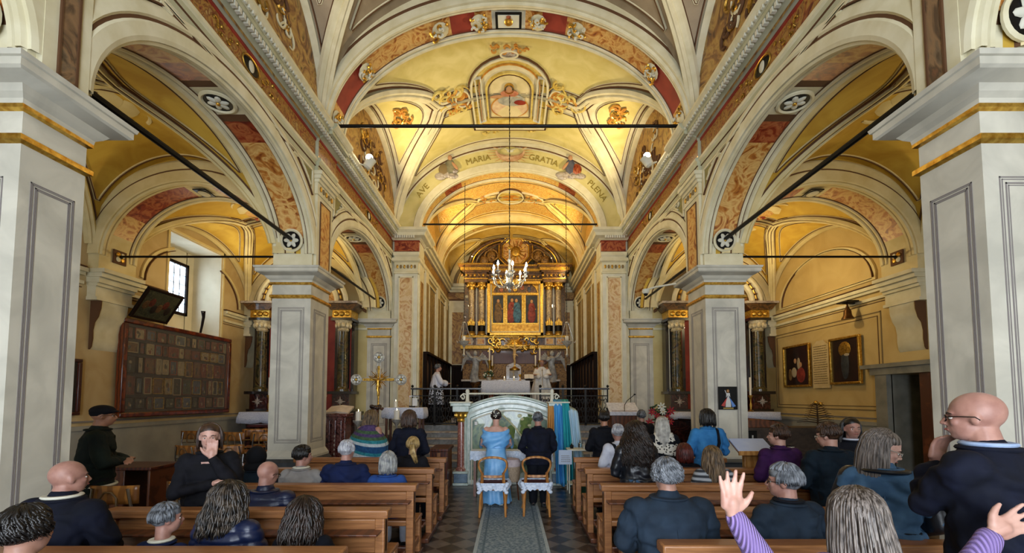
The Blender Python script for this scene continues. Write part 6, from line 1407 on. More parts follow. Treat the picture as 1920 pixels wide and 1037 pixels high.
t = thing('bench_table', 'long dark red table behind the chairs under the votive case', 'table', (-5.6, 11.2, 0)); m = MB(); m.box(-1.1, 1.1, -.25, .25, 1.06, 1.12, M('wine_table', '#3a0f12', '#54191b', 5, .4)); m.build('table_top', t, bevel=.01); 
for e in (-1, 1):
    for f in (-1, 1): m = MB(); m.box(e*1.0-.04, e*1.0+.04, f*.2-.03, f*.2+.03, 0, 1.06, woodD); m.build('leg', t)
t = thing('side_desk', 'brown wooden desk beside the man in the cap', 'desk', (-5.75, 6.75, 0)); m = MB(); m.box(-.42, .42, -.3, .3, .72, .77, woodR); m.build('desk_top', t, bevel=.01); m = MB(); m.box(-.38, .0, -.26, .26, 0, .72, woodPd); m.box(.34, .38, -.26, .26, 0, .72, woodPd); m.build('pedestal', t, bevel=.01)
# ============================================================ PEOPLE
def remeshed(mb, voxel, smooth=4, name='tmp'):
    me = bpy.data.meshes.new(name); me.from_pydata(mb.v, [], mb.f); o = bpy.data.objects.new(name, me); COL.objects.link(o)
    r = o.modifiers.new('r', 'REMESH'); r.mode = 'VOXEL'; r.voxel_size = voxel
    if smooth: s_ = o.modifiers.new('s', 'SMOOTH'); s_.factor = .5; s_.iterations = smooth
    bpy.context.view_layer.update()
    m2 = bpy.data.meshes.new_from_object(o.evaluated_get(bpy.context.evaluated_depsgraph_get())); bpy.data.objects.remove(o); bpy.data.meshes.remove(me)
    m2.materials.clear(); return m2
def displace(me, fn):
    n = len(me.vertices); co = [0.0]*(3*n); me.vertices.foreach_get('co', co); nr = [0.0]*(3*n); me.vertices.foreach_get('normal', nr)
    for i in range(n):
        c = Vector(co[3*i:3*i+3]); d = fn(c); co[3*i] += nr[3*i]*d; co[3*i+1] += nr[3*i+1]*d; co[3*i+2] += nr[3*i+2]*d
    me.vertices.foreach_set('co', co); me.update()
def obj_of(me, name, mat, parent=None, **k):
    me.name = name; me.materials.clear(); me.materials.append(mat)
    me.polygons.foreach_set('use_smooth', [True]*len(me.polygons)); o = bpy.data.objects.new(name, me); COL.objects.link(o)
    if parent: o.parent = parent
    tag(o, **k); return o
def cap(mb, pts, rs, seg=12, fl=None):
    """tapered rounded chain"""
    pts = [Vector(p) for p in pts]
    for p, r in zip(pts, rs): mb.ell(p, (r, r, r), None, seg, 8)
    for i in range(len(pts)-1): mb.tube([pts[i], pts[i+1]], [rs[i], rs[i+1]], None, seg)
def loft(mb, rings, seg=20):
    """rings: (x,y,z,rx,ry) -> closed body of ellipses"""
    vs = []
    for (x, y, z, rx, ry) in rings:
        for k in range(seg):
            a = 2*PI*k/seg; ca, sa = math.cos(a), math.sin(a); e = .82
            vs.append((x+rx*math.copysign(abs(ca)**e, ca), y+ry*math.copysign(abs(sa)**e, sa), z))
    n = len(rings); fs = [(i*seg+k, i*seg+(k+1) % seg, (i+1)*seg+(k+1) % seg, (i+1)*seg+k) for i in range(n-1) for k in range(seg)]
    fs.append(tuple(range(seg))[::-1]); fs.append(tuple((n-1)*seg+k for k in range(seg))); mb.add(vs, fs, None)
def skin_mat(name, c1, c2): return M(name, c1, c2, 14, .5, bump=.05, sheen=.1)
SK = skin_mat('skin_fair', '#9a6f5e', '#b28571'); SK2 = skin_mat('skin_pink', '#93675a', '#ab7e6e'); SK3 = skin_mat('skin_pale', '#ae8070', '#c29888'); SK4 = skin_mat('skin_tan', '#8c5f48', '#a67559')
def hand(mb, w, d, up, curl=.3, spread=.12, s=1.0, thumb=1):
    """w wrist, d pointing direction of the hand, up back-of-hand normal, thumb side sign"""
    w = Vector(w); d = Vector(d).normalized(); up = Vector(up); up = (up-d*up.dot(d)).normalized(); sd = d.cross(up)*thumb
    pl = .085*s; cap(mb, [w, w+d*pl*.5], [.024*s, .03*s], 10)
    for k in range(4):
        b = w+d*pl*.35+sd*(.030-.020*k)*s*.9; kn = w+d*pl+sd*(.033-.0215*k)*s; cap(mb, [b, kn], [.017*s, .0125*s], 8)
        L_ = (.072, .080, .075, .058)[k]*s; dd = (d+sd*(1.5-k)*spread).normalized(); dn = -up
        p1 = kn+dd*L_*.48+dn*L_*.10*curl*2; d2 = (dd+dn*curl*1.6).normalized(); p2 = p1+d2*L_*.32; d3 = (dd+dn*curl*2.6).normalized(); p3 = p2+d3*L_*.26
        cap(mb, [kn, p1, p2, p3], [.0118*s, .0102*s, .0094*s, .008*s], 8)
    tb = w+d*pl*.2+sd*.026*s; t1 = tb+(d*.6+sd*.9)*.032*s; t2 = t1+(d*.85+sd*.65-up*curl*.5).normalized()*.03*s; t3 = t2+(d*.95+sd*.45-up*curl*.8).normalized()*.024*s
    cap(mb, [tb, t1, t2, t3], [.018*s, .0145*s, .012*s, .009*s], 8)
def locks(mb, c, Rm, n, length, wave=.01, freq=3, r=.011, spread=.10, face=55, mat=None, seed=1, vol=1.0, curl=0, back=0, fwd=0, top0=4, cx=1.0, keep=None, zmin=None, a1r=(84, 104)):
    n = int(n*2.1); r *= .52; rr = random.Random(seed); c = Vector(c); A, B, C_ = .083*vol*cx, .10*vol, .096*vol
    for i in range(n):
        ph = rr.uniform(face, 360-face)   # 0 = face (+y)
        th0 = math.radians(rr.uniform(top0, 62)); ph0 = math.radians(90+ph) if True else 0
        L_ = length*rr.uniform(.8, 1.08); a1 = math.radians(rr.uniform(*a1r)); th0 = min(th0, a1-.25); pa = rr.uniform(0, 6.28); pb = rr.uniform(0, 6.28); arc = (a1-th0)*.095; tot = arc+L_; pts = []; N_ = max(6, int(tot/(.03 if curl else .035)))
        N_ = min(N_, 22); rad_j = rr.uniform(.94, 1.07)
        for k in range(N_+1):
            s_ = tot*k/N_
            if s_ < arc: th = th0+s_/.095; p = Vector((A*math.sin(th)*math.cos(ph0), B*math.sin(th)*math.sin(ph0), C_*math.cos(th)))*rad_j
            else:
                q = s_-arc; sp = 1+spread*min(1, q/.12)*(.6+q); p = Vector((A*math.sin(a1)*math.cos(ph0)*sp, B*math.sin(a1)*math.sin(ph0)*(sp if math.sin(ph0) < 0 else 1), C_*math.cos(a1)-q))*1.0; p.x *= rad_j; p.y *= rad_j; p.y -= back*q; p.y += fwd*q
            w_ = wave*min(1, k/3); t = s_/max(.001, tot)
            if curl: p += Vector((math.cos(s_*freq*10+pa)*curl, math.sin(s_*freq*10+pa)*curl, 0))*min(1, k/3)
            else: p += Vector((math.sin(s_*freq*6+pa)*w_, math.cos(s_*freq*5+pb)*w_, 0))
            pp = c+Rm @ p if s_ < arc else c+Rm @ Vector((p.x, p.y, 0))+Vector((0, 0, p.z))
            if zmin is not None and pp.z < zmin: break
            pts.append(pp)
        if len(pts) < 3: continue
        m_ = len(pts); mb.tube(pts, [r*(.55+.75*math.sin(PI*min(1, (k+.6)/(m_*.9)))**.6)*(1 if k < m_-1 else .3) for k in range(m_)], mat, 4, flat=(1.5, .8))
FAB = {}
def fabric(name, c1, c2=None, rough=.85, bump=.5, scale=7, **k): return M(name, c1, c2 or c1, scale, rough, bump=bump, bscale=9, spec=.25 if rough > .5 else .5, **k)
PEOPLE = {}
def person(label, x, y, H, rz=0, seated=True, sw=.20, bulk=1.0, lean=0.05, yaw=0, nod=0, skin=SK, top=None, bottom=None, hair=None, hm=None, bald=False, collar=None, arms=None, voxel=.012, seat=.50,
           glasses=None, zf=0, skirt=None, quilt=False, hs=1.0, topname='jacket', hands=True, detail=False, face=None, roll=0, shoes=None, cut=None, group=None, bare=None, beard=None, strap=None, stripes=None, lips=True, openneck=False, handspec=None):
    """local frame: the person faces +y, origin on the floor under the hips"""
    zh = seat if seated else H*.53; zs = H-.295*(.9+.1*hs)
    hy = lean+.01                       # head forward shift
    hc = Vector((0, hy, H-.118*hs)); Rm = Matrix.Rotation(math.radians(yaw), 3, 'Z') @ Matrix.Rotation(-math.radians(nod), 3, 'X') @ Matrix.Rotation(math.radians(roll), 3, 'Y')
    g = lambda p: hc+Rm @ (Vector(p)*hs)
    b = MB()
    # head
    b.ell(g((0, -.012, .024)), (.076*hs, .094*hs, .088*hs), None, 24, 16, Rm); b.ell(g((0, .022, -.035)), (.060*hs, .066*hs, .078*hs), None, 20, 14, Rm); b.ell(g((0, .055, -.078)), (.028*hs, .026*hs, .024*hs), None, 14, 10, Rm)
    b.ell(g((0, .068, .02)), (.052*hs, .02*hs, .014*hs), None, 12, 8, Rm)                      # brow
    b.tube([g((0, .078, .015)), g((0, .10, -.022)), g((0, .094, -.032))], [.008*hs, .0125*hs, .011*hs], None, 8); b.ell(g((0, .103, -.026)), (.013*hs, .012*hs, .010*hs), None, 10, 8)
    for e in (-1, 1):
        b.ell(g((e*.036, .06, -.022)), (.022*hs, .02*hs, .02*hs), None, 10, 8, Rm); b.ell(g((e*.074, -.006, -.008)), (.010*hs, .019*hs, .031*hs), None, 12, 10, Rm @ Matrix.Rotation(e*.25, 3, 'Z')); b.ell(g((e*.013, .096, -.031)), (.008*hs, .008*hs, .006*hs), None, 8, 6)
    b.ell(g((0, .083, -.052)), (.023*hs, .012*hs, .006*hs), None, 10, 6, Rm); b.ell(g((0, .081, -.061)), (.019*hs, .012*hs, .007*hs), None, 10, 6, Rm)
    nb = Vector((0, lean*.55, zs+.035)); cap(b, [g((0, -.02, -.045)), nb, nb-Vector((0,0,.06))], [.053*hs, .056*bulk, .07*bulk])
    T = lambda z: lean*.5*max(0, min(1, (z-zh)/(zs-zh)))
    def torso(m, e, zlow=None):
        zl = zlow if zlow is not None else zh-.05
        f = [(0, .155, .115), (.18, .165, .12), (.42, .150, .110), (.62, .165, .112), (.80, .180, .112), (.93, sw*.86, .090), (1.02, .115, .070), (1.07, .075, .060)]
        loft(m, [(0, T(zh+(zs-zh)*q), zl+(zs-zl)*q if q < .5 else zh+(zs-zh)*q, rx*bulk+e, ry*bulk+e) for q, rx, ry in f])
        for s_ in (-1, 1): m.ell((s_*sw*.86, T(zs)*1.0, zs-.045), (.062*bulk+e, .062*bulk+e, .065+e), None, 14, 10)
    thin = 0 if top is None else -.022
    torso(b, thin)
    if arms is None:
        if seated: arms = [((.245*bulk, .06, zs-.28), (.12, .30, max(zh+.10, zs-.40)), (-.3, 1, -.2)), ((.245*bulk, .06, zs-.28), (.12, .30, max(zh+.10, zs-.40)), (-.3, 1, -.2))]
        else: arms = [((.25*bulk, .03, zs-.29), (.09, .24, zs-.36), (-.8, .5, 0))]*2
    aj = []
    for s_, (el, wr, hd) in zip((-1, 1), arms):
        sh = Vector((s_*sw*.93, T(zs), zs-.05)); el = Vector((s_*el[0], el[1], el[2])); wr = Vector((s_*wr[0], wr[1], wr[2])); hd = Vector((s_*hd[0], hd[1], hd[2]))
        aj.append((s_, sh, el, wr, hd)); q_ = 1 if top is None else .62; cap(b, [sh, (sh+el)/2, el, (el+wr)/2, wr], [.052*bulk*q_, .046*bulk*q_, .038*bulk*q_, .034*bulk*q_, .024])
        if hands: 
            q = (wr-el).normalized(); nrm = Vector((0, -.2, 1)) if abs(hd.z) < .8 else Vector((0, -1, 0)); 
            if handspec: nrm, cu, sp, hsz = handspec[0 if s_ < 0 else 1]
            else: cu, sp, hsz = .35, .05, 1.0
            th_ = 1 if (hd.normalized().cross((Vector(nrm)-hd*0)).dot(Vector((-s_, 0, 0)) if abs(hd.z) < .8 or True else Vector((-s_, 0, 0)))) > 0 else -1
            hand(b, wr, hd, nrm, curl=cu, spread=sp, s=hsz, thumb=th_)
    # legs
    lj = []
    for s_ in (-1, 1):
        if seated: J = [Vector((s_*.09, .0, zh)), Vector((s_*.12, .40, zh-.01)), Vector((s_*.12, .40, .09))]
        else: J = [Vector((s_*.085, 0, zh)), Vector((s_*.09, .03, zh*.54)), Vector((s_*.09, 0, .08))]
        lj.append((s_, J)); cap(b, J, [.088*bulk, .058*bulk, .04]); cap(b, [J[2]-Vector((0, .03, .035)), J[2]+Vector((0, .13, -.05))], [.036, .03], 10)
    me = remeshed(b, voxel, 3); bo = obj_of(me, 'person', skin); bo.location = (x, y, zf); bo.rotation_euler = (0, 0, math.radians(rz)); tag(bo, label, 'person', group)
    # clothes
    if top is not None:
        m = MB(); e = .017; torso(m, e, zh-.12 if seated else zh-.13)
        if not seated or True: loft(m, [(0, 0, zh-(.10 if seated else .14), .175*bulk+e, .125*bulk+e), (0, 0, zh+.08, .172*bulk+e, .125*bulk+e)])
        if bare is None: cap(m, [nb-Vector((0,0,.06)), nb-Vector((0,0,.015))], [.088*bulk, .070*bulk])
        for s_, sh, el, wr, hd in aj:
            we = wr+(el-wr)*.10; w3 = .012 if not quilt else .024
            cap(m, [sh, (sh+el)/2, el, (el+we)/2, we], [.056*bulk+w3, .052*bulk+w3, .046*bulk+w3, .042*bulk+w3, .034+w3*.7], 14)
        if bare == 'off':
            m2 = MB(); 
            for vi in range(0): pass
        me = remeshed(m, max(.009, voxel*.9), 3)
        off = Vector((x*3, y*3, 0))
        def fold(c):      # folds / quilting
            if quilt: return .014*abs(math.sin(c.z*PI/.075))**.5-.007
            nz_ = noise.noise(c*7+off); return (.016*nz_+.012*math.sin(c.z*24+c.x*11+nz_*6)*(noise.noise(c*3+off)+.5)+.006*noise.noise(c*19+off))*(1 if c.z < zs-.04 else .3)
        displace(me, fold)
        if bare == 'off':
            bm = bmesh.new(); bm.from_mesh(me); bmesh.ops.delete(bm, geom=[v for v in bm.verts if v.co.z > zs-.03 + .25*abs(v.co.x)**1.0*.15 - (.03 if abs(v.co.x) < .12 else 0)], context='VERTS'); bm.to_mesh(me); bm.free()
        jk = obj_of(me, topname, top, bo)
        if collar is not None:
            m = MB(); m.tube([nb+Vector((.073*bulk*math.cos(a*PI/12), -.004+.068*bulk*math.sin(a*PI/12), .018+.014*math.sin(a*PI/12-PI)*-1*0)) for a in range(24)], .014, collar, 8, closed=True, flat=(1.5, .8)); m.build('shirt_collar', bo)
        if not openneck and bare is None:
            m = MB(); m.tube([nb+Vector((.088*bulk*math.cos(a*PI/12), -.006+.080*bulk*math.sin(a*PI/12), -.002)) for a in range(24)], .013, top, 8, closed=True, flat=(1.6, .9)); m.build('coat_collar', jk)
        if detail:
            m = MB(); m.tube([(0, T(zh+(zs-zh)*q)-.135*bulk-.004 if q < .7 else T(zs)-.135*bulk+(q-.7)*.16, zh+(zs-zh)*q) for q in (.05, .2, .4, .6, .72, .82)], .003, top, 5); m.build('back_seam', jk)
        if strap is not None:
            for s_ in strap[1]:
                m = MB(); ribbon(m, [(s_*.10, T(zs)+.03, zs+.045), (s_*.10, T(zs)-.09, zs+.01), (s_*.085, -.150*bulk, zs-.16), (s_*.03, -.148*bulk, zh+.12)], [(0, 0, 1), (0, -1, .6), (0, -1, 0), (0, -1, 0)], .035, .006, strap[0]); m.build('strap', bo)
    if bottom is not None:
        m = MB(); e = .016
        if skirt:
            loft(m, [(0, 0, .06 if skirt == 'long' else zh*.5, .27*bulk, .22*bulk), (0, 0, zh*.5, .22*bulk, .18*bulk), (0, 0, zh*.9, .19*bulk, .14*bulk), (0, 0, zh+.12, .16*bulk, .125*bulk)] if not seated else [(0, .05, zh-.1, .2, .18), (0, .05, zh+.1, .17, .14)])
        for s_, J in (lj if not (skirt and not seated) else []): cap(m, J, [.098*bulk+e*.4, .068*bulk+e, .052+e], 14)
        if not skirt: loft(m, [(0, 0, zh-.10, .165*bulk+e, .12*bulk+e), (0, 0, zh+.08, .16*bulk+e, .12*bulk+e)])
        me = remeshed(m, max(.011, voxel), 3)
        displace(me, lambda c: .012*math.sin(math.atan2(c.y, c.x)*9+c.z*3)*(1 if skirt else .2)*max(0, 1-c.z/zh)+.005*noise.noise(c*9))
        obj_of(me, 'skirt' if skirt else 'trousers', bottom, bo)
        for s_, J in lj:
            m = MB(); m.ell(J[2]+Vector((0, .05, -.055)), (.045, .13, .04), shoes or black, 12, 8); m.box(J[2].x-.03, J[2].x+.03, J[2].y-.07, J[2].y-.02, J[2].z-.085, J[2].z-.03, shoes or black); m.build('shoe', bo)
    # eyes, brows, lips
    dk_ = M('iris_dark', '#20140e', None, rough=.2); wh = M('eye_white', '#cfc8c0', None, rough=.3); lp = M('lips', '#8c4a44', None, rough=.5); bw = M('eyebrow', '#2e2018', None)
    for s_ in (-1, 1):
        m = MB(); m.ell(g((s_*.030, .0700, -.004)), (.0130*hs, .0100*hs, .0066*hs), wh, 12, 8, Rm); m.ell(g((s_*.030, .0778, -.004)), (.0058*hs, .004*hs, .0058*hs), dk_, 8, 6); m.build('eye', bo)
    m = MB(); m.tube([g((-.022, .086, -.058)), g((-.008, .094, -.055)), g((.008, .094, -.055)), g((.022, .086, -.058))], [.002, .0055*hs, .0055*hs, .002], lp, 6); m.build('lips', bo)
    m = MB()
    for s_ in (-1, 1): m.tube([g((s_*.014, .086, .016)), g((s_*.03, .083, .022)), g((s_*.050, .068, .016))], [.003, .004, .002], bw if not bald else bw, 5)
    m.build('eyebrows', bo)
    if beard is not None:
        m = MB(); m.ell(g((0, .021, -.050)), (.0605*hs, .0665*hs, .066*hs), beard, 22, 16, Rm); m.ell(g((0, .055, -.078)), (.029*hs, .0275*hs, .0255*hs), beard, 14, 10, Rm); m.build('stubble', bo)
    if hair is not None:
        m = MB(); kind = hair
        def capm(vol=1.0, yb=-.020, zb=.030, ry=.094): m.ell(g((0, yb, zb)), (.082*hs*vol, ry*hs*vol, .088*hs*vol), hm, 24, 16, Rm); m.ell(g((0, -.004, .052)), (.075*hs*vol, .090*hs*vol, .066*hs*vol), hm, 24, 14, Rm)
        RH = Rm; fa = face
        sd = int(abs(x*100+y*37)) % 997
        if kind == 'short': capm(1.0, -.024, .030, .092); locks(m, hc+Rm @ Vector((0, -.018, .02))*hs, Rm, 210, .015, .004, 6, .0075, .0, 62, hm, sd, .98*hs)
        if kind in ('short', 'curlyshort', 'bob', 'bun', 'ponytail') and not face: locks(m, hc+Rm @ Vector((0, -.012, .034))*hs, Rm, 110, .0, .003, 5, .009, .0, 0, hm, sd+5, .98*hs, a1r=(52, 66))
        if kind == 'fringe': locks(m, hc+Rm @ Vector((0, -.018, .0))*hs, Rm, 130, .02, .004, 6, .007, .0, 80, hm, sd, .96*hs, top0=58)
        elif kind == 'curlyshort': capm(1.02, -.026, .034, .093); locks(m, hc+Rm @ Vector((0, -.02, .022))*hs, Rm, 260, .03, .02, 9, .009, .0, 62, hm, sd, 1.05*hs, curl=.013)
        elif kind == 'bob': (capm(1.04, -.022) if not face else (m.ell(g((0, -.03, .036)), (.084*hs, .09*hs, .086*hs), hm, 24, 16, Rm), m.ell(g((0, -.014, .055)), (.079*hs, .086*hs, .066*hs), hm, 24, 14, Rm))); locks(m, hc+Rm @ Vector((0, -.018, .02))*hs, Rm, 300, .12, .005, 2, .0085, .10, fa or 48, hm, sd, 1.05*hs)
        elif kind == 'long': (capm(1.04, -.022) if not face else (m.ell(g((0, -.03, .036)), (.084*hs, .09*hs, .086*hs), hm, 24, 16, Rm), m.ell(g((0, -.014, .055)), (.079*hs, .086*hs, .066*hs), hm, 24, 14, Rm))); locks(m, hc+Rm @ Vector((0, -.018, .02))*hs, Rm, 360, .34, .010, 2, .0085, .25, fa or 42, hm, sd, 1.06*hs, back=.10)
        elif kind == 'straight': (capm(1.04, -.022) if not face else (m.ell(g((0, -.03, .036)), (.084*hs, .09*hs, .086*hs), hm, 24, 16, Rm), m.ell(g((0, -.014, .055)), (.079*hs, .086*hs, .066*hs), hm, 24, 14, Rm))); locks(m, hc+Rm @ Vector((0, -.018, .02))*hs, Rm, 560, .36, .003, .6, .0062, .26, fa or 40, hm, sd, 1.07*hs, back=.10)
        elif kind == 'wavy': (capm(1.06, -.024) if not face else (m.ell(g((0, -.03, .036)), (.084*hs, .09*hs, .086*hs), hm, 24, 16, Rm), m.ell(g((0, -.014, .055)), (.079*hs, .086*hs, .066*hs), hm, 24, 14, Rm))); locks(m, hc+Rm @ Vector((0, -.018, .02))*hs, Rm, 330, .24, .020, 3.4, .0095, .45, fa or 45, hm, sd, 1.08*hs, back=.12)
        elif kind == 'curlylong': capm(1.10, -.026); locks(m, hc+Rm @ Vector((0, -.02, .02))*hs, Rm, 300, .36, .02, 5, .0105, .75, 42, hm, sd, 1.14*hs, curl=.020, back=.14)
        elif kind == 'ponytail':
            capm(1.03, -.024); locks(m, hc+Rm @ Vector((0, -.02, .02))*hs, Rm, 170, .02, .004, 3, .009, .0, 58, hm, sd, 1.03*hs)
            for k in range(26):
                a = R.uniform(0, 6.28); q = g((0, -.105, .02)); m.tube([q, q+Vector((.02*math.cos(a), -.05, .01*math.sin(a))), q+Vector((.03*math.cos(a)+.02, -.07, -.10)), q+Vector((.025*math.cos(a)+.06, -.05, -.22+.03*math.sin(a)))], [.012, .016, .014, .004], hm, 5)
        elif kind == 'bun':
            capm(1.03, -.024); locks(m, hc+Rm @ Vector((0, -.02, .02))*hs, Rm, 170, .01, .004, 3, .009, .0, 62, hm, sd, 1.02*hs); m.ell(g((0, -.10, .045)), (.062*hs, .05*hs, .055*hs), hm, 16, 12)
            for k in range(30):
                a = R.uniform(0, 6.28); rr_ = R.uniform(.01, .055); c_ = g((0, -.135, .045)); m.tube([c_+Vector((rr_*math.cos(a+t), .004*t, rr_*math.sin(a+t))) for t in (0, .5, 1, 1.5)], [.006, .012, .012, .005], hm, 5)
        elif kind == 'cap': m.ell(g((0, -.012, .052)), (.092*hs, .108*hs, .062*hs), hm, 24, 14, Rm); m.ell(g((0, .07, .045)), (.07*hs, .05*hs, .012*hs), hm, 16, 8, Rm); m.ell(g((0, -.02, .03)), (.083*hs, .097*hs, .06*hs), hm, 18, 12, Rm)
        elif kind == 'hood': m.ell(g((0, -.03, .01)), (.105*hs, .115*hs, .125*hs), hm, 22, 16, Rm); m.ell(g((0, -.05, -.10)), (.12*hs, .10*hs, .08*hs), hm, 18, 12, Rm)
        m.build('beret' if kind == 'cap' else ('hood' if kind == 'hood' else 'hair'), bo, angle=180)
    if glasses is not None:
        m = MB()
        for s_ in (-1, 1):
            m.tube([g((s_*.032+.024*math.cos(a*PI/8), .093-.006*abs(math.cos(a*PI/8)), -.004+.014*math.sin(a*PI/8))) for a in range(16)], .0022, glasses, 6, closed=True)
            m.tube([g((s_*.056, .088, .002)), g((s_*.078, .05, .004)), g((s_*.084, -.005, .002)), g((s_*.082, -.02, -.012))], .0025, glasses, 6)
        m.tube([g((-.008, .094, 0)), g((.008, .094, 0))], .002, glasses, 5); gl = m.build('glasses', bo)
        m = MB()
        for s_ in (-1, 1): m.lathe([(.023*hs, 0), (.023*hs, .001)], g((s_*.032, .093, -.004)), glass, 14, (Rm @ Matrix.Rotation(-PI/2, 3, 'X')), 1, .8)
    bo['_hc'] = 0; del bo['_hc']
    return bo, g, zs
# materials
navy = fabric('navy_suit_cloth', '#070b18', '#0c1124'); navy2 = fabric('midnight_wool', '#05070f', '#090d18'); bluesuit = fabric('royal_blue_suit', '#0b1636', '#122048'); puffn = fabric('navy_quilted_nylon', '#0a142f', '#101d3e', rough=.4)
tealj = fabric('blue_grey_jacket', '#18232f', '#22303f'); beige = fabric('beige_jacket', '#7e7a78', '#94908c'); dkgreen = fabric('dark_green_sweater', '#0e1614', '#16211c'); blackc = fabric('black_cloth', '#08080d', '#101018'); purple = fabric('purple_sweater', '#2c0f38', '#3d184b')
skyc = fabric('sky_blue_satin', '#5596ce', '#7bb2e0', rough=.45, bump=.15); blut = fabric('bright_blue_top', '#2b6ba4', '#3b80b8'); whitec = fabric('white_cotton', '#b4b8c8', '#ccd0dc'); lav = fabric('lavender_knit', '#8770a8', '#a48cc2'); denim = fabric('steel_blue_denim', '#2e4a66', '#44627e'); leat = fabric('black_leather', '#0b0d12', '#1a1e26', rough=.35)
jean = fabric('grey_trousers', '#3a3f48', '#4a505a'); dkt = fabric('dark_trousers', '#0b0c12', '#12141c'); pnavy = fabric('petrol_coat', '#0a1722', '#11222f')
hbr = M('hair_dark_brown', '#0c0705', '#2a1b13', 30, .45); hblk = M('hair_black', '#0a0808', '#1a1614', 30, .4); hgr = M('hair_grey', '#3c4046', '#82868c', 22, .5); hwh = M('hair_white', '#85868e', '#bdbec2', 22, .5); hbl = M('hair_dark_blond', '#33261a', '#7d6444', 16, .45, stretch=(3, 3, .6)); hash_ = M('hair_ash_blond', '#2a221d', '#7d726a', 16, .42, stretch=(7, 7, .2)); hwav = M('hair_wavy_grey_brown', '#0f0b09', '#4a3f34', 22, .42, lo=.42, hi=.68); hred = M('hair_auburn', '#3a100c', '#5e2018', 20, .45); hash2 = M('hair_blonde_grey', '#5e6268', '#a3a39e', 18, .45); hbrm = M('hair_brown', '#24160f', '#4a3324', 25, .45); hbld2 = M('hair_golden_blond', '#7a6238', '#b89c66', 20, .45); hplat = M('hair_platinum', '#8f8c84', '#c2beb4', 18, .45); hsp = M('hair_salt_pepper', '#24262a', '#70747a', 26, .5)
def P2(px, yy): return (px-CX)/(F/yy)+CAM.x
R0, R1, R2, R3, R4, R5 = 6.98, 5.98, 4.94, 3.91, 3.0, 2.08
# ---- left side
person('person with tousled dark curly hair in the lower corner below the bald man', P2(42, R5), R5, 1.27, 0, hair='curlyshort', hm=hblk, top=blackc, bottom=dkt, hs=1.05)
bo, g, zs = person('bald man in a navy suit with white collar seated beside the nearest pillar', P2(122, R4), R4, 1.365, -6, bald=True, yaw=-24, skin=SK2, top=navy, bottom=dkt, collar=white, bulk=1.3, sw=.25, hs=1.06, voxel=.009, detail=True, hair=None)
person('boy in a blue suit with short grey-brown hair and white collar', P2(310, R4), R4, 1.06, -8, yaw=-32, hair='short', hm=hsp, top=bluesuit, bottom=dkt, collar=white, sw=.16, bulk=.82, hs=.90, skin=SK2, voxel=.009, detail=True, seat=.47)
person('girl with big wavy brown hair in a shiny navy quilted jacket', P2(430, R4), R4, 1.22, -8, yaw=-22, hair='wavy', hm=hwav, top=puffn, bottom=dkt, quilt=True, sw=.18, hs=1.0, voxel=.009, detail=True)
person('woman with shoulder-length dark curls at the runner end beside the wavy-haired girl', P2(572, R4), R4, 1.11, 0, yaw=-10, hair='wavy', hm=hbr, top=navy2, bottom=dkt, sw=.16, bulk=.9, hs=.95)
# woman covering her mouth, facing the camera side
zs_ = 1.57-.315
bo, g, zs = person('woman in black standing turned to the viewer with a hand over her mouth', P2(398, 3.95), 3.95, 1.57, -150, seated=False, yaw=0, nod=4, hair='bob', face=84, hm=hbrm, top=blackc, bottom=navy2, skirt='short', sw=.185, voxel=.007, skin=SK3, lean=.03,
    arms=[((.22, .14, zs_-.27), (.03, .20, zs_+.03), (.05, -.25, 1)), ((.23, .08, zs_-.28), (-.05, .24, zs_-.20), (-.9, .2, .2))])
m = MB(); m.prism([(-.05, zs_-.02), (.05, zs_-.02), (.0, zs_-.24)], .118, .126, SK3, 'y'); m.build('neckline', bo)
# man with beret in profile
bo, g, zs = person('older man in a dark green sweater and black beret standing by the brown desk', P2(183, 4.5), 4.5, 1.735, -52, seated=False, yaw=-2, hair='cap', hm=blackc, top=dkgreen, bottom=dkt, skin=SK4, bulk=1.2, glasses=black, arms=[((.26, .10, 1.15), (-.02, .27, 1.14), (-1, .1, 0))]*2, voxel=.010)
m = MB(); m.tube([(.215*math.cos(a*PI/12), .02+.165*math.sin(a*PI/12), .90) for a in range(24)], .016, white, 6, closed=True); m.build('shirt_hem', bo)
person('bald man in a navy quilted jacket seated before the pew rail', P2(500, R3), R3, 1.225, -6, yaw=-14, bald=True, skin=SK2, top=puffn, bottom=dkt, quilt=True, bulk=1.16, sw=.215, hs=1.0, glasses=black, nod=14)
person('person in a dark hood seated just beyond the bald man in the quilted jacket', P2(482, R2), R2, 1.235, 0, hair='hood', hm=fabric('dark_hood', '#07080c', '#0f1118'), top=pnavy, bottom=dkt)
person('young man with dark cropped hair in a pale beige jacket', P2(567, R2), R2, 1.25, 0, yaw=-44, hair='short', hm=hblk, top=beige, bottom=jean, collar=white, skin=SK2, sw=.185, voxel=.010)
person('white-haired man in a blue suit seated before the pew rail', P2(650, R2), R2, 1.31, 0, yaw=-6, hair='short', hm=hwh, top=bluesuit, bottom=dkt, skin=SK2, bulk=1.12, sw=.215, voxel=.010, detail=True)
person('woman with a grey-blonde bob in a blue jacket next to the white-haired man', P2(728, R2), R2, 1.18, 0, hair='bob', hm=hash2, top=fabric('cornflower_jacket', '#1c3a78', '#2a4c8c'), bottom=whitec, sw=.17, hs=1.02, voxel=.010)
person('girl with a loose golden-blond ponytail in dark clothes', P2(774, R1), R1, 1.255, 0, yaw=10, hair='ponytail', hm=hbld2, top=blackc, bottom=dkt, sw=.17)
person('person with a brown bowl haircut in a dark blue suit near the white table', P2(768, 6.35), 6.35, 1.62, 0, seated=False, yaw=-30, hair='bob', hm=hbrm, top=navy, bottom=dkt, sw=.19, hs=1.1)
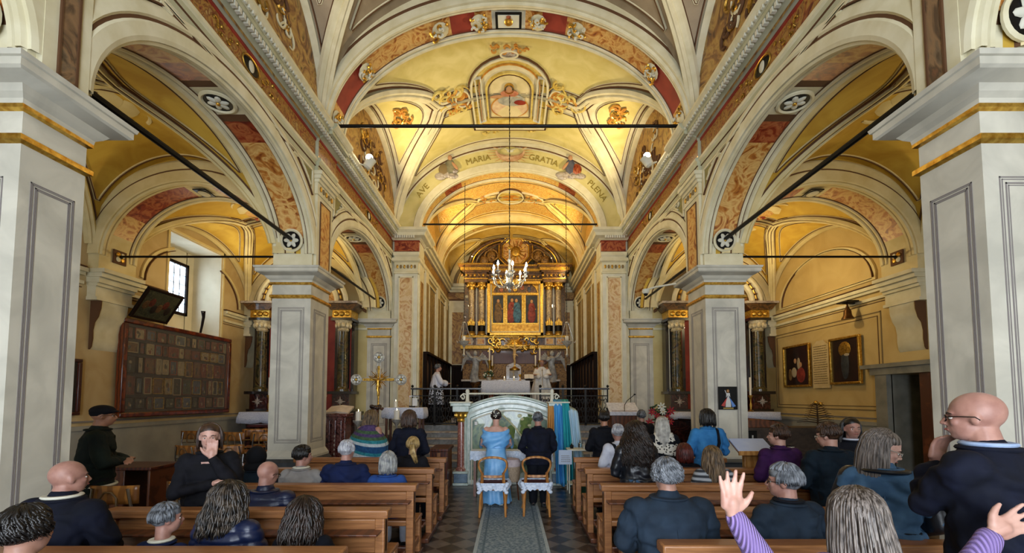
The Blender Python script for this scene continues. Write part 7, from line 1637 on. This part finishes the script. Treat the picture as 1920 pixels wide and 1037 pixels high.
# shawl woman
shx = P2(690, 7.25); bo, g, zs = person('blond woman wrapped in a striped turquoise knitted shawl', shx, 7.25, 1.60, -18, seated=False, yaw=-25, hair='long', hm=hbl, top=None, bottom=navy, skirt='short', sw=.2, lean=.12)
cm = [M('shawl_violet', '#3a2c58', '#54406c', 30, .95, bump=.4), M('shawl_green', '#2c4a34', '#4a6644', 30, .95, bump=.4), M('shawl_turquoise', '#1c6a7c', '#2f8a94', 30, .95, bump=.4), M('shawl_white', '#9fb0b8', '#c0ccd0', 30, .95, bump=.4), M('shawl_blue', '#123c66', '#1c5282', 30, .95, bump=.4)]
m = MB(); order = [0, 0, 1, 0, 1, 2, 3, 4, 4, 2, 3, 3]; zt = zs+.05; zb = 1.60*.53+.02
def shf(u, v):
    a = u*2*PI; f = v; rx = .10+.23*math.sin(min(1, f*1.5)*PI/2)+.05*f; ry = .09+.13*math.sin(min(1, f*1.5)*PI/2)+.04*f; z = zt-(zt-zb)*f-.08*math.sin(a)*f*-1+.02*math.sin(a*12)*(f > .97); z -= .10*math.cos(a)*f
    return (rx*math.cos(a), .05+ry*math.sin(a), z)
m.grid(shf, 48, 24, lambda u, v: cm[order[min(11, int(v*12+(.35*abs((u*48) % 2-1) if .5 < v < .75 else 0)))]]); o = m.build('knitted_shawl', bo); md = o.modifiers.new('s', 'SOLIDIFY'); md.thickness = .012
# ---- the couple
bx = P2(930, 7.32); zs_ = 1.59-.315
bo, g, zs = person('woman in a light blue off-shoulder gown with white flowers in her dark bun', bx, 7.32, 1.59, 0, seated=False, hair='bun', hm=hbr, top=None, bottom=skyc, skirt='long', sw=.185, nod=12, skin=SK3, lean=.10, voxel=.008, shoes=white, arms=[((.24, .10, zs_-.26), (.16, .36, zs_-.36), (-.3, 1, 0))]*2)
m = MB(); zb = 1.02
def shf(u, v):
    a = u*2*PI; rx = .215+.045*math.sin(v*PI*.9)+.012*math.sin(v*19+a*2)+.0*v-.06*v*v; ry = .14+.03*math.sin(v*PI)+.008*math.sin(v*15+a*3); dip = .05*(1-v)*math.exp(-(math.sin(a)+1)**2*3); return (rx*math.cos(a), .045+ry*math.sin(a), zs-.01-dip-.33*v-.02*math.sin(a*5+v*6)*v)
m.grid(shf, 60, 24, skyc); o = m.build('satin_stole', bo); md = o.modifiers.new('s', 'SOLIDIFY'); md.thickness = .014
for e in (-1, 1):
    m = MB(); m.grid(lambda u, v: Vector((e*(.235+.035*math.cos(u*2*PI)+.04*v), .10+.22*v+.06*math.sin(u*2*PI)*(1), zs-.20-.10*v+.075*math.sin(u*2*PI)*(1+.2*math.sin(v*9)))), 16, 10, skyc); m.build('sleeve', bo)
m = MB(); loft(m, [(0, .0, .84, .17, .13), (0, .02, .95, .155, .12), (0, .03, 1.12, .165, .125)]); m.mats = [skyc]; m.m = [0]*len(m.f); m.build('bodice', bo)
m = MB()
for k in range(22):
    a = R.uniform(0, 6.28); r_ = R.uniform(.02, .085); m.ell(g((r_*math.cos(a), -.125-.02*R.random(), .05+r_*math.sin(a)*.9)), (.011, .008, .011), white, 7, 5)
m.build('hair_flowers', bo)
zs_ = 1.555-.315
person('grey-haired man in a dark navy suit standing beside the woman in light blue', P2(1009, 7.30), 7.30, 1.555, 0, seated=False, hair='short', hm=hsp, top=navy, bottom=navy2, sw=.215, bulk=1.16, nod=10, lean=.08, skin=SK2, voxel=.009, detail=True, arms=[((.28, .06, zs_-.28), (.16, .28, zs_-.42), (-.3, 1, 0))]*2)
# ---- clergy
zz = 1.86; zs_ = zz-.315
bo, g, zs = person('altar server in a white lace surplice over a black cassock behind the railing', P2(818, 13.2), 13.2, zz, -75, seated=False, zf=ZPL, hair='short', hm=hsp, top=None, bottom=blackc, skirt='long', skin=SK, voxel=.012, sw=.21, arms=[((.25, .12, zs_-.28), (.06, .32, zs_-.30), (-.2, 1, .2))]*2)
surp = bpy.data.materials.new('lace_surplice'); surp.use_nodes = True; nt = surp.node_tree; N = nt.nodes; L = nt.links; b = N['Principled BSDF']; b.inputs['Roughness'].default_value = .9
tc = N.new('ShaderNodeTexCoord'); sx = N.new('ShaderNodeSeparateXYZ'); L.new(tc.outputs['Object'], sx.inputs[0]); vo = N.new('ShaderNodeTexVoronoi'); vo.feature = 'DISTANCE_TO_EDGE'; vo.inputs['Scale'].default_value = 11; L.new(tc.outputs['Object'], vo.inputs['Vector'])
cr = N.new('ShaderNodeValToRGB'); cr.color_ramp.elements[0].position = .10; cr.color_ramp.elements[0].color = lin('#c8cede'); cr.color_ramp.elements[1].position = .14; cr.color_ramp.elements[1].color = lin('#15171c'); L.new(vo.outputs[0], cr.inputs[0])
gt = N.new('ShaderNodeMath'); gt.operation = 'GREATER_THAN'; gt.inputs[1].default_value = 1.16; L.new(sx.outputs[2], gt.inputs[0]); mx = N.new('ShaderNodeMixRGB'); L.new(gt.outputs[0], mx.inputs[0]); L.new(cr.outputs[0], mx.inputs[1]); mx.inputs[2].default_value = lin('#c4c6d2'); L.new(mx.outputs[0], b.inputs['Base Color'])
def surplice(bo, zs, zb, mat, w=.30, nm_='surplice', arms=True):
    m = MB(); loft(m, [(0, .0, zb, w, .24), (0, 0, zb+.3, w*.9, .21), (0, 0, zs-.3, .24, .17), (0, .01, zs-.06, .215, .13), (0, .02, zs+.01, .13, .09), (0, .03, zs+.05, .075, .075)])
    if arms:
        for e in (-1, 1): cap(m, [(e*.2, .02, zs-.06), (e*.26, .12, zs-.27), (e*.12, .27, zs-.30)], [.07, .085, .09])
    me = remeshed(m, .012, 3)
    displace(me, lambda c: .014*math.sin(math.atan2(c.y, c.x)*11+c.z*2)*max(0, min(1, (zs-c.z)/.5)))
    return obj_of(me, nm_, mat, bo)
surplice(bo, zs, .62, surp)
ptop = 1.82; zs_ = ptop-.315
bo, g, zs = person('priest in a white chasuble facing the nave behind the mass altar', P2(1016, 14.95), 14.95, ptop, 180, seated=False, zf=ZPL+.33, hair='fringe', hm=hwh, top=None, bottom=whitec, skirt='long', skin=SK, glasses=silver, sw=.21, bulk=1.1, voxel=.010, arms=[((.30, .12, zs_-.22), (.26, .34, zs_-.24), (0, 1, .2))]*2)
surplice(bo, zs, .4, M('chasuble_white', '#cfcdc6', '#e0dedA', 12, .8), .42, 'chasuble'); m = MB(); m.tube([(0, .20, zs-.02), (.0, .25, zs-.3), (0, .27, zs-.6)], .02, gold, 6, flat=(2, .4)); m.ell((0, .215, zs-.08), (.02, .01, .025), black, 8, 6); m.build('stole', bo)
# ---- right side
person('man in a dark navy jacket with cropped dark hair nearest the lectern', P2(1133, R0), R0, 1.585, 0, seated=False, hair='short', hm=hblk, top=navy2, bottom=dkt, sw=.20, skin=SK4, bulk=1.05)
person('white-haired man in a white shirt with dark braces', P2(1160, 6.15), 6.15, 1.42, 12, seated=False, hair='short', hm=hwh, top=whitec, bottom=dkt, sw=.19, topname='shirt', strap=(navy2, (-1, 1)), skin=SK2, voxel=.009)
person('woman with very long dark curly hair and a dark leather jacket', P2(1192, R2), R2, 1.53, 0, seated=False, hair='curlylong', hm=hbr, top=leat, bottom=denim, sw=.20, hs=1.08)
leo = M('leopard_scarf_print', '#0d0c0c', '#cfcabd', 28, .9, kind='voronoi', lo=.28, hi=.36)
bo, g, zs = person('blond woman with long hair over a black and white spotted scarf', P2(1243, 6.4), 6.4, 1.525, 0, seated=False, yaw=-20, hair='straight', hm=hplat, top=navy2, bottom=dkt, sw=.18, voxel=.010)
m = MB(); m.grid(lambda u, v: ((.12+.14*v)*math.cos(u*2*PI)*1.1, .02+(.09+.09*v)*math.sin(u*2*PI), zs+.06-.30*v+.03*math.sin(u*13)*v), 40, 10, leo); o = m.build('scarf', bo); md = o.modifiers.new('s', 'SOLIDIFY'); md.thickness = .012
person('person with short greying hair far forward beside the red flowers', P2(1203, 8.6), 8.6, 1.56, 0, seated=False, hair='short', hm=hsp, top=blackc, bottom=dkt)
person('seated person with auburn hair between the dark curls and the blue top', P2(1283, R1-.15), R1-.15, 1.18, 0, hair='bob', hm=hred, top=blackc, bottom=dkt, sw=.16, hs=1.08)
person('woman with a dark bob in a bright blue top before the Jesus picture', P2(1329, R1), R1+.05, 1.645, 0, seated=False, yaw=35, hair='bob', hm=hblk, top=blut, bottom=dkt, sw=.19, topname='blouse', strap=(navy2, (1,)), voxel=.010)
strp = M('striped_knit', '#2a2e34', ('#8f9296', '#54585e', '#a0a4a8'), 5.5, .9, kind='wave', dist=.2, lo=.3, hi=.7, stretch=(.02, .02, 1))
for nd in strp.node_tree.nodes:
    if nd.type == 'TEX_WAVE': nd.bands_direction = 'Z'
person('girl with loose dark-blond hair and a grey striped sweater', P2(1335, R2), R2, 1.25, 0, hair='long', hm=hbl, top=strp, bottom=jean, sw=.175, topname='sweater', voxel=.010)
person('man with silver curly hair in a wide blue-grey jacket seen from behind', P2(1251, R4), R4, 1.375, 0, hair='curlyshort', hm=hgr, top=tealj, bottom=dkt, bulk=1.28, sw=.25, hs=1.06, voxel=.009, detail=True, collar=None, glasses=silver, skin=SK)
person('person with short dark hair in a purple sweater before the harmonium', P2(1462, R2), R2, 1.49, 5, yaw=40, seated=False, hair='short', hm=hbrm, top=purple, bottom=dkt, sw=.20, bulk=1.05, topname='sweater', skin=SK3, hs=1.05, voxel=.010)
person('person with brown hair and glasses in a dark petrol hooded coat', P2(1556, 4.3), 4.3, 1.545, 0, yaw=32, nod=10, seated=False, hair='short', hm=hbrm, top=pnavy, bottom=dkt, sw=.195, bulk=1.1, glasses=silver, skin=SK3, hs=1.05, voxel=.010)
person('girl with dark hair and white scarf looking back near the doorway', P2(1592, 4.95), 4.95, 1.575, 152, yaw=14, seated=False, hair='long', face=88, hm=hblk, top=navy2, bottom=dkt, sw=.17, collar=whitec, skin=SK2, voxel=.009)
person('grey-haired man with thin glasses in profile wearing a blue jacket', P2(1476, R4), R4, 1.335, 12, yaw=40, hair='short', hm=hgr, top=tealj, bottom=dkt, bulk=1.12, sw=.215, glasses=black, skin=SK2, hs=1.05, voxel=.007, detail=True, collar=navy2)
bo, g, zs = person('woman with long ash-blond hair and glasses in a blue denim and black leather jacket', P2(1650, R4), R4, 1.575, -42, yaw=-74, nod=24, seated=False, hair='straight', face=80, hm=hash_, top=denim, bottom=dkt, sw=.20, bulk=1.05, glasses=silver, skin=SK3, hs=1.08, voxel=.008, detail=True)
m = MB()
for e in (-1, 1): cap(m, [(e*.185, .03, zs-.04), (e*.235, .03, zs-.17), (e*.26, .03, zs-.30), (e*.2, .14, zs-.36), (e*.10, .24, zs-.38)], [.078, .073, .068, .06, .052], 14)
obj_of(remeshed(m, .012, 3), 'leather_sleeve', leat, bo); m = MB(); m.tube([(.115*math.cos(a*PI/12), .02+.095*math.sin(a*PI/12), zs+.02) for a in range(11, 26)], .024, leat, 8, flat=(1.4, .7)); m.build('leather_collar', bo)
# standing man on the right, hand at chin
H_ = 1.835; zs_ = H_-.30
bo, g, zs = person('tall bald man in a navy suit and glasses standing with his hand at his chin', P2(1862, 1.95), 1.95, H_, 22, yaw=20, nod=2, seated=False, bald=True, top=navy, bottom=dkt, sw=.225, bulk=1.15, glasses=black, skin=SK2, voxel=.0065, detail=True, collar=M('pale_blue_shirt', '#8aa0c4', '#a4b6d2', 20, .8), hs=1.04, lean=.06,
    handspec=[((.3, 1, 0), .75, .02, 1.0), ((0, -1, 0), .3, .03, 1.0)], arms=[((.11, .22, zs_-.24), (-.035, .235, zs_-.06), (-.12, -.1, .8)), ((.28, -.02, zs_-.30), (.27, .02, zs_-.55), (0, .1, -1))])
m = MB(); m.tube([(.03+.036*math.cos(a*PI/6), .235+.036*math.sin(a*PI/6), zs_-.09) for a in range(12)], .010, black, 6, closed=True); m.build('wrist_watch', bo)
lavk = M('lavender_ribbed_knit', '#6f5a92', ('#a48cc4', '#8d76ae'), 26, .9, kind='wave', lo=.2, hi=.7, bump=.6, detail=1)
# waving child / girl in lavender
H_ = 1.43; zs_ = H_-.29; yy = 1.75; px_ = P2(1612, yy)
lh = W(1372, 962, yy); rh = W(1862, 998, yy-.02)
bo, g, zs = person('blond girl in a lavender ribbed sweater with both arms raised and hands open', px_, yy, H_, 0, seated=False, hair='straight', hm=hash_, top=lavk, bottom=jean, sw=.165, bulk=1.0, hs=.98, voxel=.006, skin=SK3, topname='sweater', handspec=[((0, 1, 0), .05, .16, 1.0), ((0, 1, -.2), .12, .2, 1.0)],
    arms=[((.36, .0, zs_-.10), (px_-lh.x, -.0, lh.z), (0, 0, 1)), ((.34, .0, zs_-.14), (rh.x-px_, -.02, rh.z-.0), (1, 0, .4))])
